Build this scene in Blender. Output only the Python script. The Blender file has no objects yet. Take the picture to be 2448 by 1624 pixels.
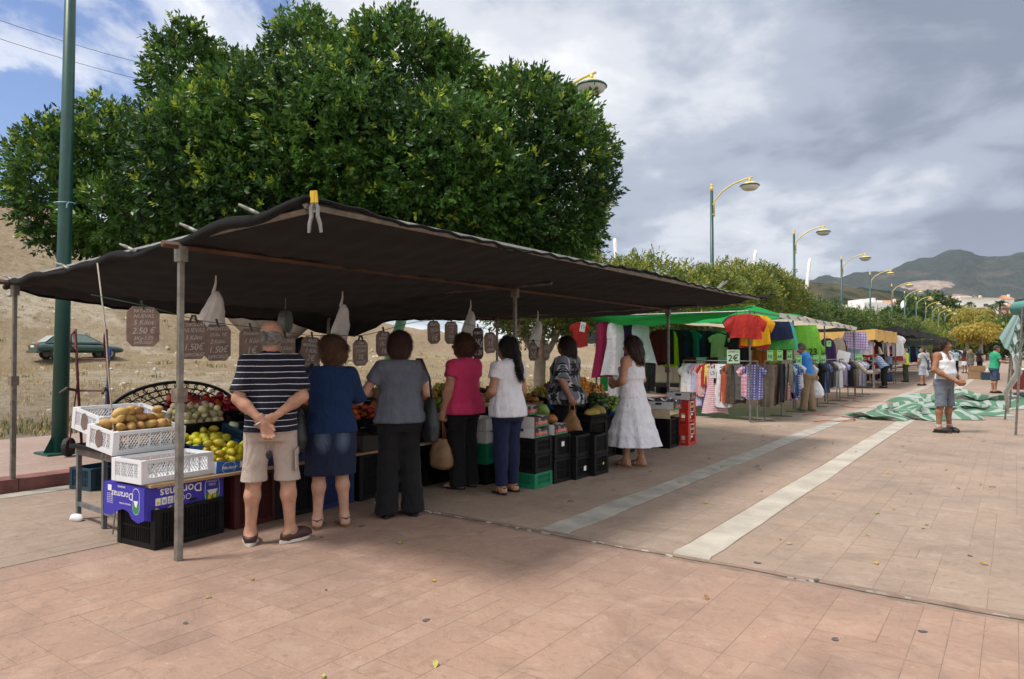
import bpy, bmesh, math, random
import numpy as np
from mathutils import Vector, Matrix, Euler
R = math.radians
S = bpy.context.scene
C = S.collection

# ---------------------------------------------------------------- camera
cam_d = bpy.data.cameras.new('camera')
cam_d.sensor_width = 36.0
cam_d.lens = 36.0 * 1667 / 2448
cam_d.clip_start = 0.05
cam_d.clip_end = 20000
cam = bpy.data.objects.new('camera', cam_d)
cam.location = (0, 0, 1.5)
cam.rotation_euler = (R(91.031), 0, R(35.794))
C.objects.link(cam)
S.camera = cam

# ---------------------------------------------------------------- sky
SUN_DIR = Vector((-0.30, -0.40, 0.90)).normalized()      # towards the sun
W = bpy.data.worlds.new('World')
S.world = W
W.use_nodes = True
wt = W.node_tree
wn, wl = wt.nodes, wt.links
wn.clear()
def N(tree, kind, **kw):
    n = tree.nodes.new(kind)
    for k, v in kw.items():
        if k.startswith('i_'):
            key = k[2:]
            n.inputs[int(key) if key.isdigit() else key.replace('_', ' ')].default_value = v
        else:
            setattr(n, k, v)
    return n
def M2(tree, op, a, b=None, c=None, clamp=False):
    n = tree.nodes.new('ShaderNodeMath'); n.operation = op; n.use_clamp = clamp
    for i, v in enumerate((a, b, c)):
        if v is None: continue
        if hasattr(v, 'is_linked'): tree.links.new(v, n.inputs[i])
        else: n.inputs[i].default_value = v
    return n.outputs[0]
def RAMP(tree, fac, stops, interp='LINEAR'):
    n = tree.nodes.new('ShaderNodeValToRGB'); n.color_ramp.interpolation = interp
    e = n.color_ramp.elements
    while len(e) > 1: e.remove(e[-1])
    for i, (p, c) in enumerate(stops):
        el = e[0] if i == 0 else e.new(p)
        el.position = p
        el.color = tuple(c) + (1,) if hasattr(c, '__len__') else (c, c, c, 1)
    tree.links.new(fac, n.inputs[0])
    return n.outputs[0]
def MIX(tree, fac, a, b, mode='MIX'):
    n = tree.nodes.new('ShaderNodeMix'); n.data_type = 'RGBA'; n.blend_type = mode
    for s, v in ((n.inputs[0], fac), (n.inputs[6], a), (n.inputs[7], b)):
        if hasattr(v, 'is_linked'): tree.links.new(v, s)
        elif hasattr(v, '__len__'): s.default_value = tuple(v)[:3] + (1,)
        else: s.default_value = v
    return n.outputs[2]
sky = N(wt, 'ShaderNodeTexSky', sky_type='NISHITA', sun_disc=False)
sky.sun_elevation = math.asin(SUN_DIR.z)
sky.sun_rotation = math.atan2(SUN_DIR.x, SUN_DIR.y)
sky.air_density = 1.0; sky.dust_density = 0.6; sky.ozone_density = 1.2
tc = N(wt, 'ShaderNodeTexCoord')
sep = N(wt, 'ShaderNodeSeparateXYZ'); wl.new(tc.outputs['Generated'], sep.inputs[0])
zz = M2(wt, 'ADD', M2(wt, 'MAXIMUM', sep.outputs[2], 0.0), 0.24)
cmb = N(wt, 'ShaderNodeCombineXYZ')
wl.new(M2(wt, 'DIVIDE', sep.outputs[0], zz), cmb.inputs[0])
wl.new(M2(wt, 'DIVIDE', sep.outputs[1], zz), cmb.inputs[1])
def wnoise(scale, off, detail=7.0, rough=0.55, dist=0.0):
    mp = N(wt, 'ShaderNodeMapping'); mp.inputs['Location'].default_value = off
    wl.new(cmb.outputs[0], mp.inputs[0])
    n = N(wt, 'ShaderNodeTexNoise', i_Scale=scale, i_Detail=detail, i_Roughness=rough, i_Distortion=dist)
    wl.new(mp.outputs[0], n.inputs['Vector'])
    return n.outputs[0]
def toward(x, y):                                         # how far the view turns to a direction
    d = N(wt, 'ShaderNodeVectorMath', operation='DOT_PRODUCT')
    wl.new(tc.outputs['Generated'], d.inputs[0])
    d.inputs[1].default_value = Vector((x, y, 0.25)).normalized()
    return d.outputs['Value']
west = toward(-0.99, 0.10)                                # the sky opens over the field
east = toward(-0.02, 1.0)                                 # and thickens over the mountains
def bell(v, lo, hi): return M2(wt, 'MULTIPLY', M2(wt, 'SUBTRACT', v, lo), 1.0 / (hi - lo), None, True)
cov = wnoise(1.6, (3.35, 7.25, 0.0), 9.0, 0.58, 0.35)
cov = M2(wt, 'ADD', cov, M2(wt, 'MULTIPLY', bell(west, 0.70, 0.93), -0.33))
low = M2(wt, 'SUBTRACT', 1.0, bell(sep.outputs[2], 0.05, 0.17))
cov = M2(wt, 'ADD', cov, 0.17)
cov = M2(wt, 'SUBTRACT', cov, M2(wt, 'MULTIPLY', low, M2(wt, 'MULTIPLY', M2(wt, 'SUBTRACT', 1.0, bell(east, 0.93, 0.99)), 0.13)))
mask = RAMP(wt, cov, [(0.40, 0.0), (0.47, 0.55), (0.56, 1.0)], 'EASE')
tone = M2(wt, 'ADD', wnoise(1.05, (1.9, 0.7, 0.0), 7.0, 0.52, 0.4), M2(wt, 'MULTIPLY', bell(east, 0.74, 1.0), -0.45))
tone = M2(wt, 'ADD', tone, M2(wt, 'MULTIPLY', M2(wt, 'SUBTRACT', wnoise(3.4, (0.2, 5.0, 0.0), 6.0, 0.55, 0.3), 0.5), 0.46))
tone = M2(wt, 'ADD', tone, 0.16)
tone = M2(wt, 'ADD', tone, M2(wt, 'MULTIPLY', M2(wt, 'MULTIPLY', low, M2(wt, 'SUBTRACT', 1.0, bell(east, 0.95, 0.995))), 0.24))
cloud = RAMP(wt, tone, [(0.18, (0.25, 0.29, 0.39)), (0.33, (0.43, 0.48, 0.59)), (0.46, (0.72, 0.75, 0.82)), (0.57, (0.96, 0.97, 0.99)), (0.70, (1.10, 1.10, 1.10))], 'EASE')
SKY_K = 0.10
vs = N(wt, 'ShaderNodeVectorMath', operation='SCALE'); wl.new(cloud, vs.inputs[0]); vs.inputs['Scale'].default_value = .98 / SKY_K
skyblue = MIX(wt, 1.0, sky.outputs[0], (1.0, 1.08, 1.35), 'MULTIPLY')
col = MIX(wt, mask, skyblue, vs.outputs[0])
bg = N(wt, 'ShaderNodeBackground', i_Strength=SKY_K); wl.new(col, bg.inputs[0])
out = N(wt, 'ShaderNodeOutputWorld'); wl.new(bg.outputs[0], out.inputs[0])
W.cycles.sampling_method = 'MANUAL'; W.cycles.sample_map_resolution = 512

# ---------------------------------------------------------------- sun (veiled by cloud) and exposure
sl = bpy.data.lights.new('sun', 'SUN'); sl.energy = 3.9; sl.angle = R(12); sl.color = (1.0, 0.95, 0.87)
so = bpy.data.objects.new('sun', sl); so.rotation_euler = (-SUN_DIR).to_track_quat('-Z', 'Y').to_euler()
C.objects.link(so)
S.view_settings.view_transform = 'Standard'; S.view_settings.look = 'None'
S.view_settings.exposure = 0.15; S.view_settings.gamma = 1.0; S.view_settings.use_curve_mapping = False
S.render.engine = 'CYCLES'
S.cycles.max_bounces = 6; S.cycles.transparent_max_bounces = 12; S.cycles.volume_bounces = 0
S.cycles.caustics_reflective = False; S.cycles.caustics_refractive = False

# ---------------------------------------------------------------- helpers
rng = random.Random(7)
nrg = np.random.default_rng(7)
def tag(o, label=None, cat=None, group=None, kind=None):
    if label: o['label'] = label
    if cat: o['category'] = cat
    if group: o['group'] = group
    if kind: o['kind'] = kind
    return o
def link(name, data, parent=None, loc=None, rot=None, scl=None):
    o = bpy.data.objects.new(name, data); C.objects.link(o)
    if parent is not None: o.parent = parent
    if loc is not None: o.location = loc
    if rot is not None: o.rotation_euler = rot if hasattr(rot, '__len__') else (0, 0, rot)
    if scl is not None: o.scale = scl if hasattr(scl, '__len__') else (scl,) * 3
    return o
def empty(name, loc=(0, 0, 0), rot=0, label=None, cat=None, group=None):
    o = link(name, None, None, loc, rot); o.empty_display_size = 0.1
    return tag(o, label, cat, group)
def copy_tree(o, parent=None, mats=None):
    c = o.copy(); C.objects.link(c)
    if parent is not None: c.parent = parent
    for ch in o.children: copy_tree(ch, c)
    return c
class MB:
    """collects shapes into one mesh"""
    def __init__(s): s.v = []; s.f = []; s.m = []; s.mi = 0
    def add(s, vs, fs):
        b = len(s.v); s.v.extend([tuple(p) for p in vs]); s.f.extend([tuple(i + b for i in f) for f in fs]); s.m.extend([s.mi] * len(fs)); return s
    def box(s, c, d, rot=None, taper=1.0):
        x, y, z = d[0] / 2, d[1] / 2, d[2] / 2
        P = [Vector((sx * x * (taper if sz > 0 else 1), sy * y * (taper if sz > 0 else 1), sz * z)) for sz in (-1, 1) for sx, sy in ((-1, -1), (1, -1), (1, 1), (-1, 1))]
        if rot is not None:
            m = rot if isinstance(rot, Matrix) else Euler(rot).to_matrix()
            P = [m @ p for p in P]
        c = Vector(c)
        return s.add([p + c for p in P], [(3, 2, 1, 0), (4, 5, 6, 7), (0, 1, 5, 4), (1, 2, 6, 5), (2, 3, 7, 6), (3, 0, 4, 7)])
    def tube(s, pts, r, n=6, cap=True, flat=1.0):
        pts = [Vector(p) for p in pts]; k = len(pts)
        rs = r if hasattr(r, '__len__') else [r] * k
        rings = []
        up = None
        for i, p in enumerate(pts):
            t = (pts[min(i + 1, k - 1)] - pts[max(i - 1, 0)]).normalized()
            if up is None: up = Vector((0, 0, 1)) if abs(t.z) < 0.9 else Vector((1, 0, 0))
            a = t.cross(up).normalized(); b = a.cross(t).normalized(); up = b
            rings.append([p + a * (rs[i] * math.cos(2 * math.pi * j / n)) + b * (rs[i] * flat * math.sin(2 * math.pi * j / n)) for j in range(n)])
        vs = [q for rg in rings for q in rg]
        fs = [(i * n + j, i * n + (j + 1) % n, (i + 1) * n + (j + 1) % n, (i + 1) * n + j) for i in range(k - 1) for j in range(n)]
        if cap: fs += [tuple(range(n))[::-1], tuple((k - 1) * n + j for j in range(n))]
        return s.add(vs, fs)
    def lathe(s, prof, n=16, c=(0, 0, 0), cap=True):
        vs = [(c[0] + r * math.cos(2 * math.pi * j / n), c[1] + r * math.sin(2 * math.pi * j / n), c[2] + z) for r, z in prof for j in range(n)]
        k = len(prof)
        fs = [(i * n + j, i * n + (j + 1) % n, (i + 1) * n + (j + 1) % n, (i + 1) * n + j) for i in range(k - 1) for j in range(n)]
        if cap: fs += [tuple(range(n))[::-1], tuple((k - 1) * n + j for j in range(n))]
        return s.add(vs, fs)
    def prism(s, poly, z0, z1, xf=None):
        n = len(poly)
        vs = [Vector((x, y, z)) for z in (z0, z1) for x, y in poly]
        if xf is not None: vs = [xf @ v for v in vs]
        return s.add(vs, [tuple(range(n))[::-1], tuple(range(n, 2 * n))] + [(i, (i + 1) % n, n + (i + 1) % n, n + i) for i in range(n)])
    def grid(s, fn, nu, nv):
        vs = [fn(i / nu, j / nv) for j in range(nv + 1) for i in range(nu + 1)]
        return s.add(vs, [(j * (nu + 1) + i, j * (nu + 1) + i + 1, (j + 1) * (nu + 1) + i + 1, (j + 1) * (nu + 1) + i) for j in range(nv) for i in range(nu)])
    def mesh(s, name, mat, smooth=False):
        me = bpy.data.meshes.new(name); me.from_pydata(s.v, [], s.f)
        for m in (mat if isinstance(mat, (list, tuple)) else [mat]): me.materials.append(m)
        if isinstance(mat, (list, tuple)) and len(mat) > 1: me.polygons.foreach_set('material_index', s.m)
        if smooth: me.polygons.foreach_set('use_smooth', [True] * len(s.f))
        me.update(); return me
    def build(s, name, mat, parent=None, loc=None, rot=None, smooth=False, bevel=0, solid=0):
        o = link(name, s.mesh(name, mat, smooth), parent, loc, rot)
        if solid:
            m = o.modifiers.new('s', 'SOLIDIFY'); m.thickness = solid; m.offset = 0
        if bevel:
            m = o.modifiers.new('b', 'BEVEL'); m.width = bevel; m.segments = 2; m.limit_method = 'ANGLE'
        return o
def npmesh(name, V, F, mat, smooth=True):
    """V (n,3), F (m,3 or 4) arrays -> mesh, fast"""
    me = bpy.data.meshes.new(name)
    V = np.ascontiguousarray(V, np.float32); F = np.ascontiguousarray(F, np.int32); k = F.shape[1]
    me.vertices.add(len(V)); me.vertices.foreach_set('co', V.ravel())
    me.loops.add(F.size); me.loops.foreach_set('vertex_index', F.ravel())
    me.polygons.add(len(F)); me.polygons.foreach_set('loop_start', np.arange(0, F.size, k, dtype=np.int32))
    if smooth: me.polygons.foreach_set('use_smooth', np.ones(len(F), bool))
    for m in (mat if isinstance(mat, (list, tuple)) else [mat]): me.materials.append(m)
    me.update(calc_edges=True); return me

# ---------------------------------------------------------------- materials
MATS = {}
def mat(name, col, rough=0.7, var=0.12, scale=8.0, metal=0.0, bump=0.0, bscale=60.0, spec=0.4, col2=None, obj_rand=0.0, coord='Object', detail=4.0, sheen=0.0):
    """plain surface: base colour broken up by noise, optional relief and per-object tint"""
    if name in MATS: return MATS[name]
    m = bpy.data.materials.new(name); m.use_nodes = True; t = m.node_tree
    b = t.nodes['Principled BSDF']; b.inputs['Roughness'].default_value = rough; b.inputs['Metallic'].default_value = metal
    b.inputs['Specular IOR Level'].default_value = spec
    if sheen: b.inputs['Sheen Weight'].default_value = sheen
    tcx = t.nodes.new('ShaderNodeTexCoord')
    nz = N(t, 'ShaderNodeTexNoise', i_Scale=scale, i_Detail=detail, i_Roughness=0.6)
    if coord == 'World':
        g = t.nodes.new('ShaderNodeNewGeometry'); t.links.new(g.outputs['Position'], nz.inputs['Vector']); vec = g.outputs['Position']
    else:
        t.links.new(tcx.outputs[coord], nz.inputs['Vector']); vec = tcx.outputs[coord]
    c2 = col2 or tuple(min(1, x * (1 + 1.6 * var)) for x in col)
    c1 = tuple(x * (1 - 1.2 * var) for x in col) if not col2 else col
    c = RAMP(t, nz.outputs[0], [(0.3, c1), (0.7, c2)])
    if obj_rand:
        oi = t.nodes.new('ShaderNodeObjectInfo')
        h = N(t, 'ShaderNodeHueSaturation'); t.links.new(c, h.inputs['Color'])
        t.links.new(M2(t, 'ADD', M2(t, 'MULTIPLY', oi.outputs['Random'], 2 * obj_rand), 1 - obj_rand), h.inputs['Value'])
        t.links.new(M2(t, 'ADD', M2(t, 'MULTIPLY', oi.outputs['Random'], obj_rand * 0.12), 0.5 - obj_rand * 0.06), h.inputs['Hue'])
        c = h.outputs[0]
    t.links.new(c, b.inputs['Base Color'])
    if bump:
        n2 = N(t, 'ShaderNodeTexNoise', i_Scale=bscale, i_Detail=5.0, i_Roughness=0.65); t.links.new(vec, n2.inputs['Vector'])
        bp = N(t, 'ShaderNodeBump', i_Strength=min(1, bump), i_Distance=0.02); t.links.new(n2.outputs[0], bp.inputs['Height']); t.links.new(bp.outputs[0], b.inputs['Normal'])
    MATS[name] = m
    return m
def bsdf(m): return m.node_tree.nodes['Principled BSDF']
def srgb(r, g, b):
    f = lambda c: (c / 255 / 12.92) if c <= 10 else ((c / 255 + 0.055) / 1.055) ** 2.4
    return (f(r), f(g), f(b))
metal_post = mat('galvanised_steel', (0.20, 0.19, 0.17), 0.5, 0.25, 14, 0.55, 0.2, 40)
# ================================================================ the square: slabs, joints, strips, kerb
SEAM = 4.9
def paving_mat(name, ca, cb, cc):
    m = bpy.data.materials.new(name); m.use_nodes = True; t = m.node_tree; b = bsdf(m)
    g = N(t, 'ShaderNodeNewGeometry'); oi = N(t, 'ShaderNodeObjectInfo'); P = g.outputs['Position']
    def nz(sc, det=5.0, ro=0.6, dist=0.0):
        n = N(t, 'ShaderNodeTexNoise', i_Scale=sc, i_Detail=det, i_Roughness=ro, i_Distortion=dist); t.links.new(P, n.inputs['Vector']); return n.outputs[0]
    c = MIX(t, RAMP(t, nz(0.55), [(.38, 0), (.60, 1)]), ca, cb)
    c = MIX(t, M2(t, 'MULTIPLY', RAMP(t, nz(3.3, 6, .65, 1.2), [(.50, 0), (.72, 1)]), .50), c, cc)
    c = MIX(t, M2(t, 'MULTIPLY', RAMP(t, nz(6.0, 8, .74, 2.6), [(.52, 0), (.64, 1)]), .50), c, tuple(x * .60 for x in ca))
    c = MIX(t, M2(t, 'MULTIPLY', RAMP(t, nz(26, 5, .7), [(.58, 0), (.72, 1)]), .35), c, tuple(min(1, x * 1.35) for x in cc))
    c = MIX(t, M2(t, 'MULTIPLY', RAMP(t, nz(1.1, 9, .72, 1.0), [(.50, 0), (.63, 1)]), .45), c, tuple(x * .68 for x in cb))
    v = M2(t, 'FRACT', M2(t, 'ADD', oi.outputs['Random'], g.outputs['Random Per Island']))
    h = N(t, 'ShaderNodeHueSaturation'); t.links.new(c, h.inputs['Color'])
    t.links.new(M2(t, 'ADD', M2(t, 'MULTIPLY', v, .10), .95), h.inputs['Value'])
    t.links.new(h.outputs[0], b.inputs['Base Color'])
    b.inputs['Roughness'].default_value = .72; b.inputs['Specular IOR Level'].default_value = .35
    hh = M2(t, 'ADD', M2(t, 'MULTIPLY', nz(5.5, 8, .68, 1.5), 1.0), M2(t, 'MULTIPLY', nz(45, 4, .6), .22))
    bp = N(t, 'ShaderNodeBump', i_Strength=.55, i_Distance=.02); t.links.new(hh, bp.inputs['Height']); t.links.new(bp.outputs[0], b.inputs['Normal'])
    return m
PINK = paving_mat('stamped_concrete_pink', (.325, .205, .150), (.270, .178, .138), (.39, .285, .222))
BROWN = paving_mat('stamped_concrete_brown', (.305, .222, .170), (.262, .195, .152), (.365, .292, .238))
SIDE = paving_mat('sidewalk_concrete', (.30, .205, .165), (.33, .24, .20), (.40, .31, .26))
LIGHT = mat('strip_concrete', (.37, .335, .285), .8, .16, 2.2, 0, .3, 30, .3, coord='World')
LIGHT2 = mat('strip_concrete_worn', (.31, .285, .25), .8, .2, 3.0, 0, .3, 30, .3, coord='World')
DIRTM = mat('joint_dirt', (.10, .075, .055), .95, .3, 12, coord='World')
def sheet(name, x0, x1, y0, y1, z, m, parent=None, kind=None, n=1):
    mb = MB(); mb.add([(x0, y0, z), (x1, y0, z), (x1, y1, z), (x0, y1, z)], [(0, 1, 2, 3)])
    o = mb.build(name, m, parent)
    if kind: tag(o, kind=kind)
    return o
ground = sheet('ground', -6500, 6500, -6500, 6500, -0.9, mat('dry_earth', (.33, .26, .165), .95, .2, .05, coord='World'), kind='structure')
pave = sheet('pavement', -8.7, 40, -14, 330, -0.0016, mat('pavement_base', (.205, .143, .110), .9, .2, 6, 0, .4, 40, coord='World'), kind='structure')
sheet('far_paving', -8.69, 40, 24.0, 330, -0.0004, BROWN, pave)
CAMR = (Vector((.8112, .5848, 0)), Vector((-.5848, .8112, 0)))
def in_view(x, y):
    d = x * CAMR[1].x + y * CAMR[1].y; r = x * CAMR[0].x + y * CAMR[0].y
    return d > 2.5 and abs(r / d) < .80 and 1.5 / d < .52
U = 0.15
def lay(x0, x1, y0, y1, seed):
    r = random.Random(seed); nx, ny = int(round((x1 - x0) / U)), int(round((y1 - y0) / U))
    occ = [[False] * ny for _ in range(nx)]; res = []
    for j in range(ny):
        for i in range(nx):
            if occ[i][j]: continue
            opts = [(2, 2), (2, 2), (3, 2), (2, 3), (2, 1), (1, 2), (3, 3), (4, 2), (2, 4), (3, 1)]; r.shuffle(opts)
            for w, h in opts + [(2, 1), (1, 2), (1, 1)]:
                if i + w <= nx and j + h <= ny and all(not occ[a][b] for a in range(i, i + w) for b in range(j, j + h)): break
            for a in range(i, i + w):
                for b in range(j, j + h): occ[a][b] = True
            res.append((x0 + (i + w / 2) * U, y0 + (j + h / 2) * U, w, h))
    return res
def slab_geo(w, h, zt=0.0, gap=.0018, ch=.004):
    a, b = w * U / 2 - gap, h * U / 2 - gap; c, d = a - ch, b - ch
    vs = [(-a, -b, zt - .011), (a, -b, zt - .011), (a, b, zt - .011), (-a, b, zt - .011), (-a, -b, zt - .0008), (a, -b, zt - .0008), (a, b, zt - .0008), (-a, b, zt - .0008), (-c, -d, zt), (c, -d, zt), (c, d, zt), (-c, d, zt)]
    return vs, [(8, 9, 10, 11)] + [(i, (i + 1) % 4, 4 + (i + 1) % 4, 4 + i) for i in range(4)] + [(4 + i, 4 + (i + 1) % 4, 8 + (i + 1) % 4, 8 + i) for i in range(4)]
zones = [(lay(-5.7, 4.95, -0.9, 4.8, 1), PINK), (lay(-8.4, -5.7, -0.9, 24.0, 2), BROWN), (lay(-5.7, -3.30, 4.95, 24.0, 3), BROWN), (lay(-3.0, -2.1, 4.95, 24, 4), BROWN), (lay(-1.80, 6.0, 4.95, 24, 5), BROWN)]
allsl = [(x, y, w, h, m) for zs, m in zones for x, y, w, h in zs]
allsl.sort(key=lambda q: (not in_view(q[0], q[1]), q[0] ** 2 + q[1] ** 2))
cache = {}
for x, y, w, h, m in allsl[:300]:
    gp = rng.choice((.0012, .0018, .0026)); key = (w, h, m.name, gp)
    if key not in cache:
        mb = MB(); mb.add(*slab_geo(w, h, 0, gp, .003)); cache[key] = mb.mesh('paving_slab', m)
    link('paving_slab', cache[key], pave, (x, y, rng.uniform(-.0004, .0004)), (rng.uniform(-.0008, .0008), rng.uniform(-.0008, .0008), 0))
for m in (PINK, BROWN):
    mb = MB()
    for x, y, w, h, mm in allsl[300:]:
        if mm is m:
            vs, fs = slab_geo(w, h, 0, .0018, .003); dz = rng.uniform(-.0004, .0004); mb.add([(x + p[0], y + p[1], p[2] + dz) for p in vs], fs)
    tag(mb.build('paving_slabs', m, pave), kind='stuff')
# the poured light strips, with ragged ends at the seam
def strip(x0, x1, y0, y1, m, seed):
    r = random.Random(seed); mb = MB(); n = 60; L = []; Rr = []
    for i in range(n + 1):
        y = y0 + (y1 - y0) * (i / n) ** 2
        L.append((x0 + r.uniform(-.012, .012), y)); Rr.append((x1 + r.uniform(-.012, .012), y))
    vs = [(x, y, .003) for x, y in L] + [(x, y, .003) for x, y in Rr] + [(x, y, -.011) for x, y in L] + [(x, y, -.011) for x, y in Rr]; k = n + 1
    fs = []
    for i in range(n): fs += [(i, k + i, k + i + 1, i + 1), (2 * k + i, i, i + 1, 2 * k + i + 1), (k + i, 3 * k + i, 3 * k + i + 1, k + i + 1)]
    fs.append((0, 2 * k, 3 * k, k)); mb.add(vs, fs)
    return mb.build('concrete_strip', m, pave)
strip(-3.29, -3.01, SEAM + .06, 300, LIGHT2, 1); strip(-2.09, -1.81, SEAM + .03, 300, LIGHT, 2); strip(-8.68, -8.42, -14, 300, LIGHT2, 3)
# seam crack: crumbled edges standing proud here and there
mb = MB(); x = -5.7
while x < 6:
    w = rng.uniform(.03, .10); hgt = rng.choice((0, 0, 0, .004, .007)) if x < -2.1 else rng.choice((0, 0, 0, 0, .004))
    if hgt: mb.box((x + w / 2, 4.875 + rng.uniform(-.018, .01), hgt / 2 - .004), (w, rng.uniform(.012, .035), hgt + .008), (0, 0, rng.uniform(-.3, .3)), .7)
    x += w
tag(mb.build('crumbled_joint', LIGHT2, pave), kind='stuff')
mb = MB(); n = 90
for i in range(n):
    xa = -5.7 + 11.7 * i / n; xb = xa + 11.7 / n
    ya, yb = [4.865 + .012 * math.sin(q * 3.1) + .008 * math.sin(q * 11) for q in (xa, xb)]
    mb.add([(xa, ya - .007, .0016), (xb, yb - .007, .0016), (xb, yb + .007, .0016), (xa, ya + .007, .0016)], [(0, 1, 2, 3)])
mb.build('joint', DIRTM, pave)
mb = MB(); mb.add([(-5.725 + .01 * math.sin(q * 2), q, .0016) for q in np.linspace(-.9, 4.8, 40)] + [(-5.712 + .010 * math.sin(q * 2.3), q, .0016) for q in np.linspace(-.9, 4.8, 40)], [(i, 40 + i, 41 + i, i + 1) for i in range(39)])
mb.build('joint', DIRTM, pave)
# gum spots and stains trodden into the paving
GUM = mat('gum_stain', (.085, .08, .08), .9, .2, 30)
for i in range(46):
    y = rng.uniform(1.6, 13); x = rng.uniform(-4.6, 2.0)
    if not in_view(x, y): continue
    mb = MB(); n = 9; rr = rng.uniform(.012, .034); a = rng.uniform(0, 6)
    mb.add([(rr * (1 + .3 * math.sin(3 * t + a)) * math.cos(t), rr * (.7 + .2 * math.sin(2 * t)) * math.sin(t), .0) for t in [2 * math.pi * k / n for k in range(n)]], [tuple(range(n))])
    mb.build('gum_stain', GUM, pave, (x, y, .0045), a)
# kerb and sidewalk
KERB = mat('kerb_red', (.20, .085, .075), .8, .22, 5, 0, .3, 40, coord='World', obj_rand=.12)
kerb = MB(); kerb.box((-8.86, 120, -.02), (.20, 300, .1)); kerb = tag(kerb.build('kerb', KERB), kind='structure')
ks = MB(); ks.box((0, 0, .055), (.28, .992, .17)); ksm = ks.mesh('kerb_stone', KERB)
for i in range(44): 
    o = link('kerb_stone', ksm, kerb, (-8.84 + rng.uniform(-.004, .004), -3.5 + i, rng.uniform(-.004, .004)))
mb = MB(); mb.box((-8.84, 183, .055), (.28, 285, .17)); tag(mb.build('kerb_run', KERB, kerb), kind='stuff')
walk = MB(); walk.box((-10.95, 140, .045), (3.94, 330, .16)); walk = tag(walk.build('sidewalk', SIDE), kind='structure')
# ================================================================ the field and the bank behind it
def vnoise(seed, n=64):
    r = np.random.default_rng(seed); g = r.random((n, n))
    def f(x, y):
        x = np.asarray(x, float); y = np.asarray(y, float); xi = np.floor(x).astype(int); yi = np.floor(y).astype(int); u = x - xi; v = y - yi
        u = u * u * (3 - 2 * u); v = v * v * (3 - 2 * v)
        G = lambda a, b: g[a % n, b % n]
        return (G(xi, yi) * (1 - u) + G(xi + 1, yi) * u) * (1 - v) + (G(xi, yi + 1) * (1 - u) + G(xi + 1, yi + 1) * u) * v - .5
    return f
VN = [vnoise(11 + i) for i in range(5)]
def fbm(x, y, sc, o=4):
    a = 0; w = 1
    for i in range(o): a = a + w * VN[i % 5](x * sc * 2 ** i + 7.3 * i, y * sc * 2 ** i + 3.1 * i); w *= .5
    return a
def sstep(a, b, x): t = np.clip((x - a) / (b - a), 0, 1); return t * t * (3 - 2 * t)
def field_z(x, y):
    d = -12.85 - np.asarray(x, float); y = np.asarray(y, float)
    z = .10 + .75 * sstep(3, 24, d) + .6 * sstep(24, 34, d)
    hill = 13.5 * sstep(23, 56, d) ** 1.1 + 3.0 * sstep(52, 110, d)
    fade = 1 - sstep(26, 75, y + .10 * d)
    z = z + hill * (.12 + .88 * fade) + fbm(x, y, .045) * 1.6 * sstep(8, 40, d) + fbm(x, y, .35) * .30 * sstep(1, 8, d) * (1 + 2 * sstep(18, 40, d))
    return z
xs = np.concatenate([np.linspace(-12.85, -70, 150), np.linspace(-72, -260, 60)]); ys = np.concatenate([np.linspace(-60, 60, 190), np.linspace(62, 330, 70)])
XX, YY = np.meshgrid(xs, ys, indexing='ij'); ZZ = field_z(XX, YY)
idx = np.arange(XX.size).reshape(XX.shape)
FQ = np.stack([idx[:-1, :-1], idx[:-1, 1:], idx[1:, 1:], idx[1:, :-1]], -1).reshape(-1, 4)
m = bpy.data.materials.new('dry_field'); m.use_nodes = True; t = m.node_tree; b = bsdf(m); g = N(t, 'ShaderNodeNewGeometry'); P = g.outputs['Position']
def fn_(sc, det=6, ro=.6, dist=0.0):
    n = N(t, 'ShaderNodeTexNoise', i_Scale=sc, i_Detail=float(det), i_Roughness=ro, i_Distortion=dist); t.links.new(P, n.inputs['Vector']); return n.outputs[0]
c = MIX(t, RAMP(t, fn_(.10), [(.36, 0), (.62, 1)]), (.36, .29, .195), (.32, .24, .165))
c = MIX(t, RAMP(t, fn_(.07, 7, .62, .6), [(.56, 0), (.64, 1)]), c, (.47, .41, .32))
c = MIX(t, M2(t, 'MULTIPLY', RAMP(t, fn_(.35, 8, .7), [(.56, 0), (.68, 1)]), .6), c, (.155, .165, .062))
c = MIX(t, M2(t, 'MULTIPLY', RAMP(t, fn_(2.2, 9, .8), [(.46, 0), (.62, 1)]), .65), c, (.21, .155, .095))
c = MIX(t, RAMP(t, fn_(6.0, 3, .5), [(.68, 0), (.74, 1)]), c, (.52, .47, .40))
t.links.new(c, b.inputs['Base Color']); b.inputs['Roughness'].default_value = .95; b.inputs['Specular IOR Level'].default_value = .1
bp = N(t, 'ShaderNodeBump', i_Strength=1.0, i_Distance=.30); t.links.new(fn_(3.0, 9, .8), bp.inputs['Height']); t.links.new(bp.outputs[0], b.inputs['Normal'])
FIELD = m
tag(link('dry_field', npmesh('dry_field', np.stack([XX, YY, ZZ], -1).reshape(-1, 3), FQ, FIELD)), kind='structure')
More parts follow.
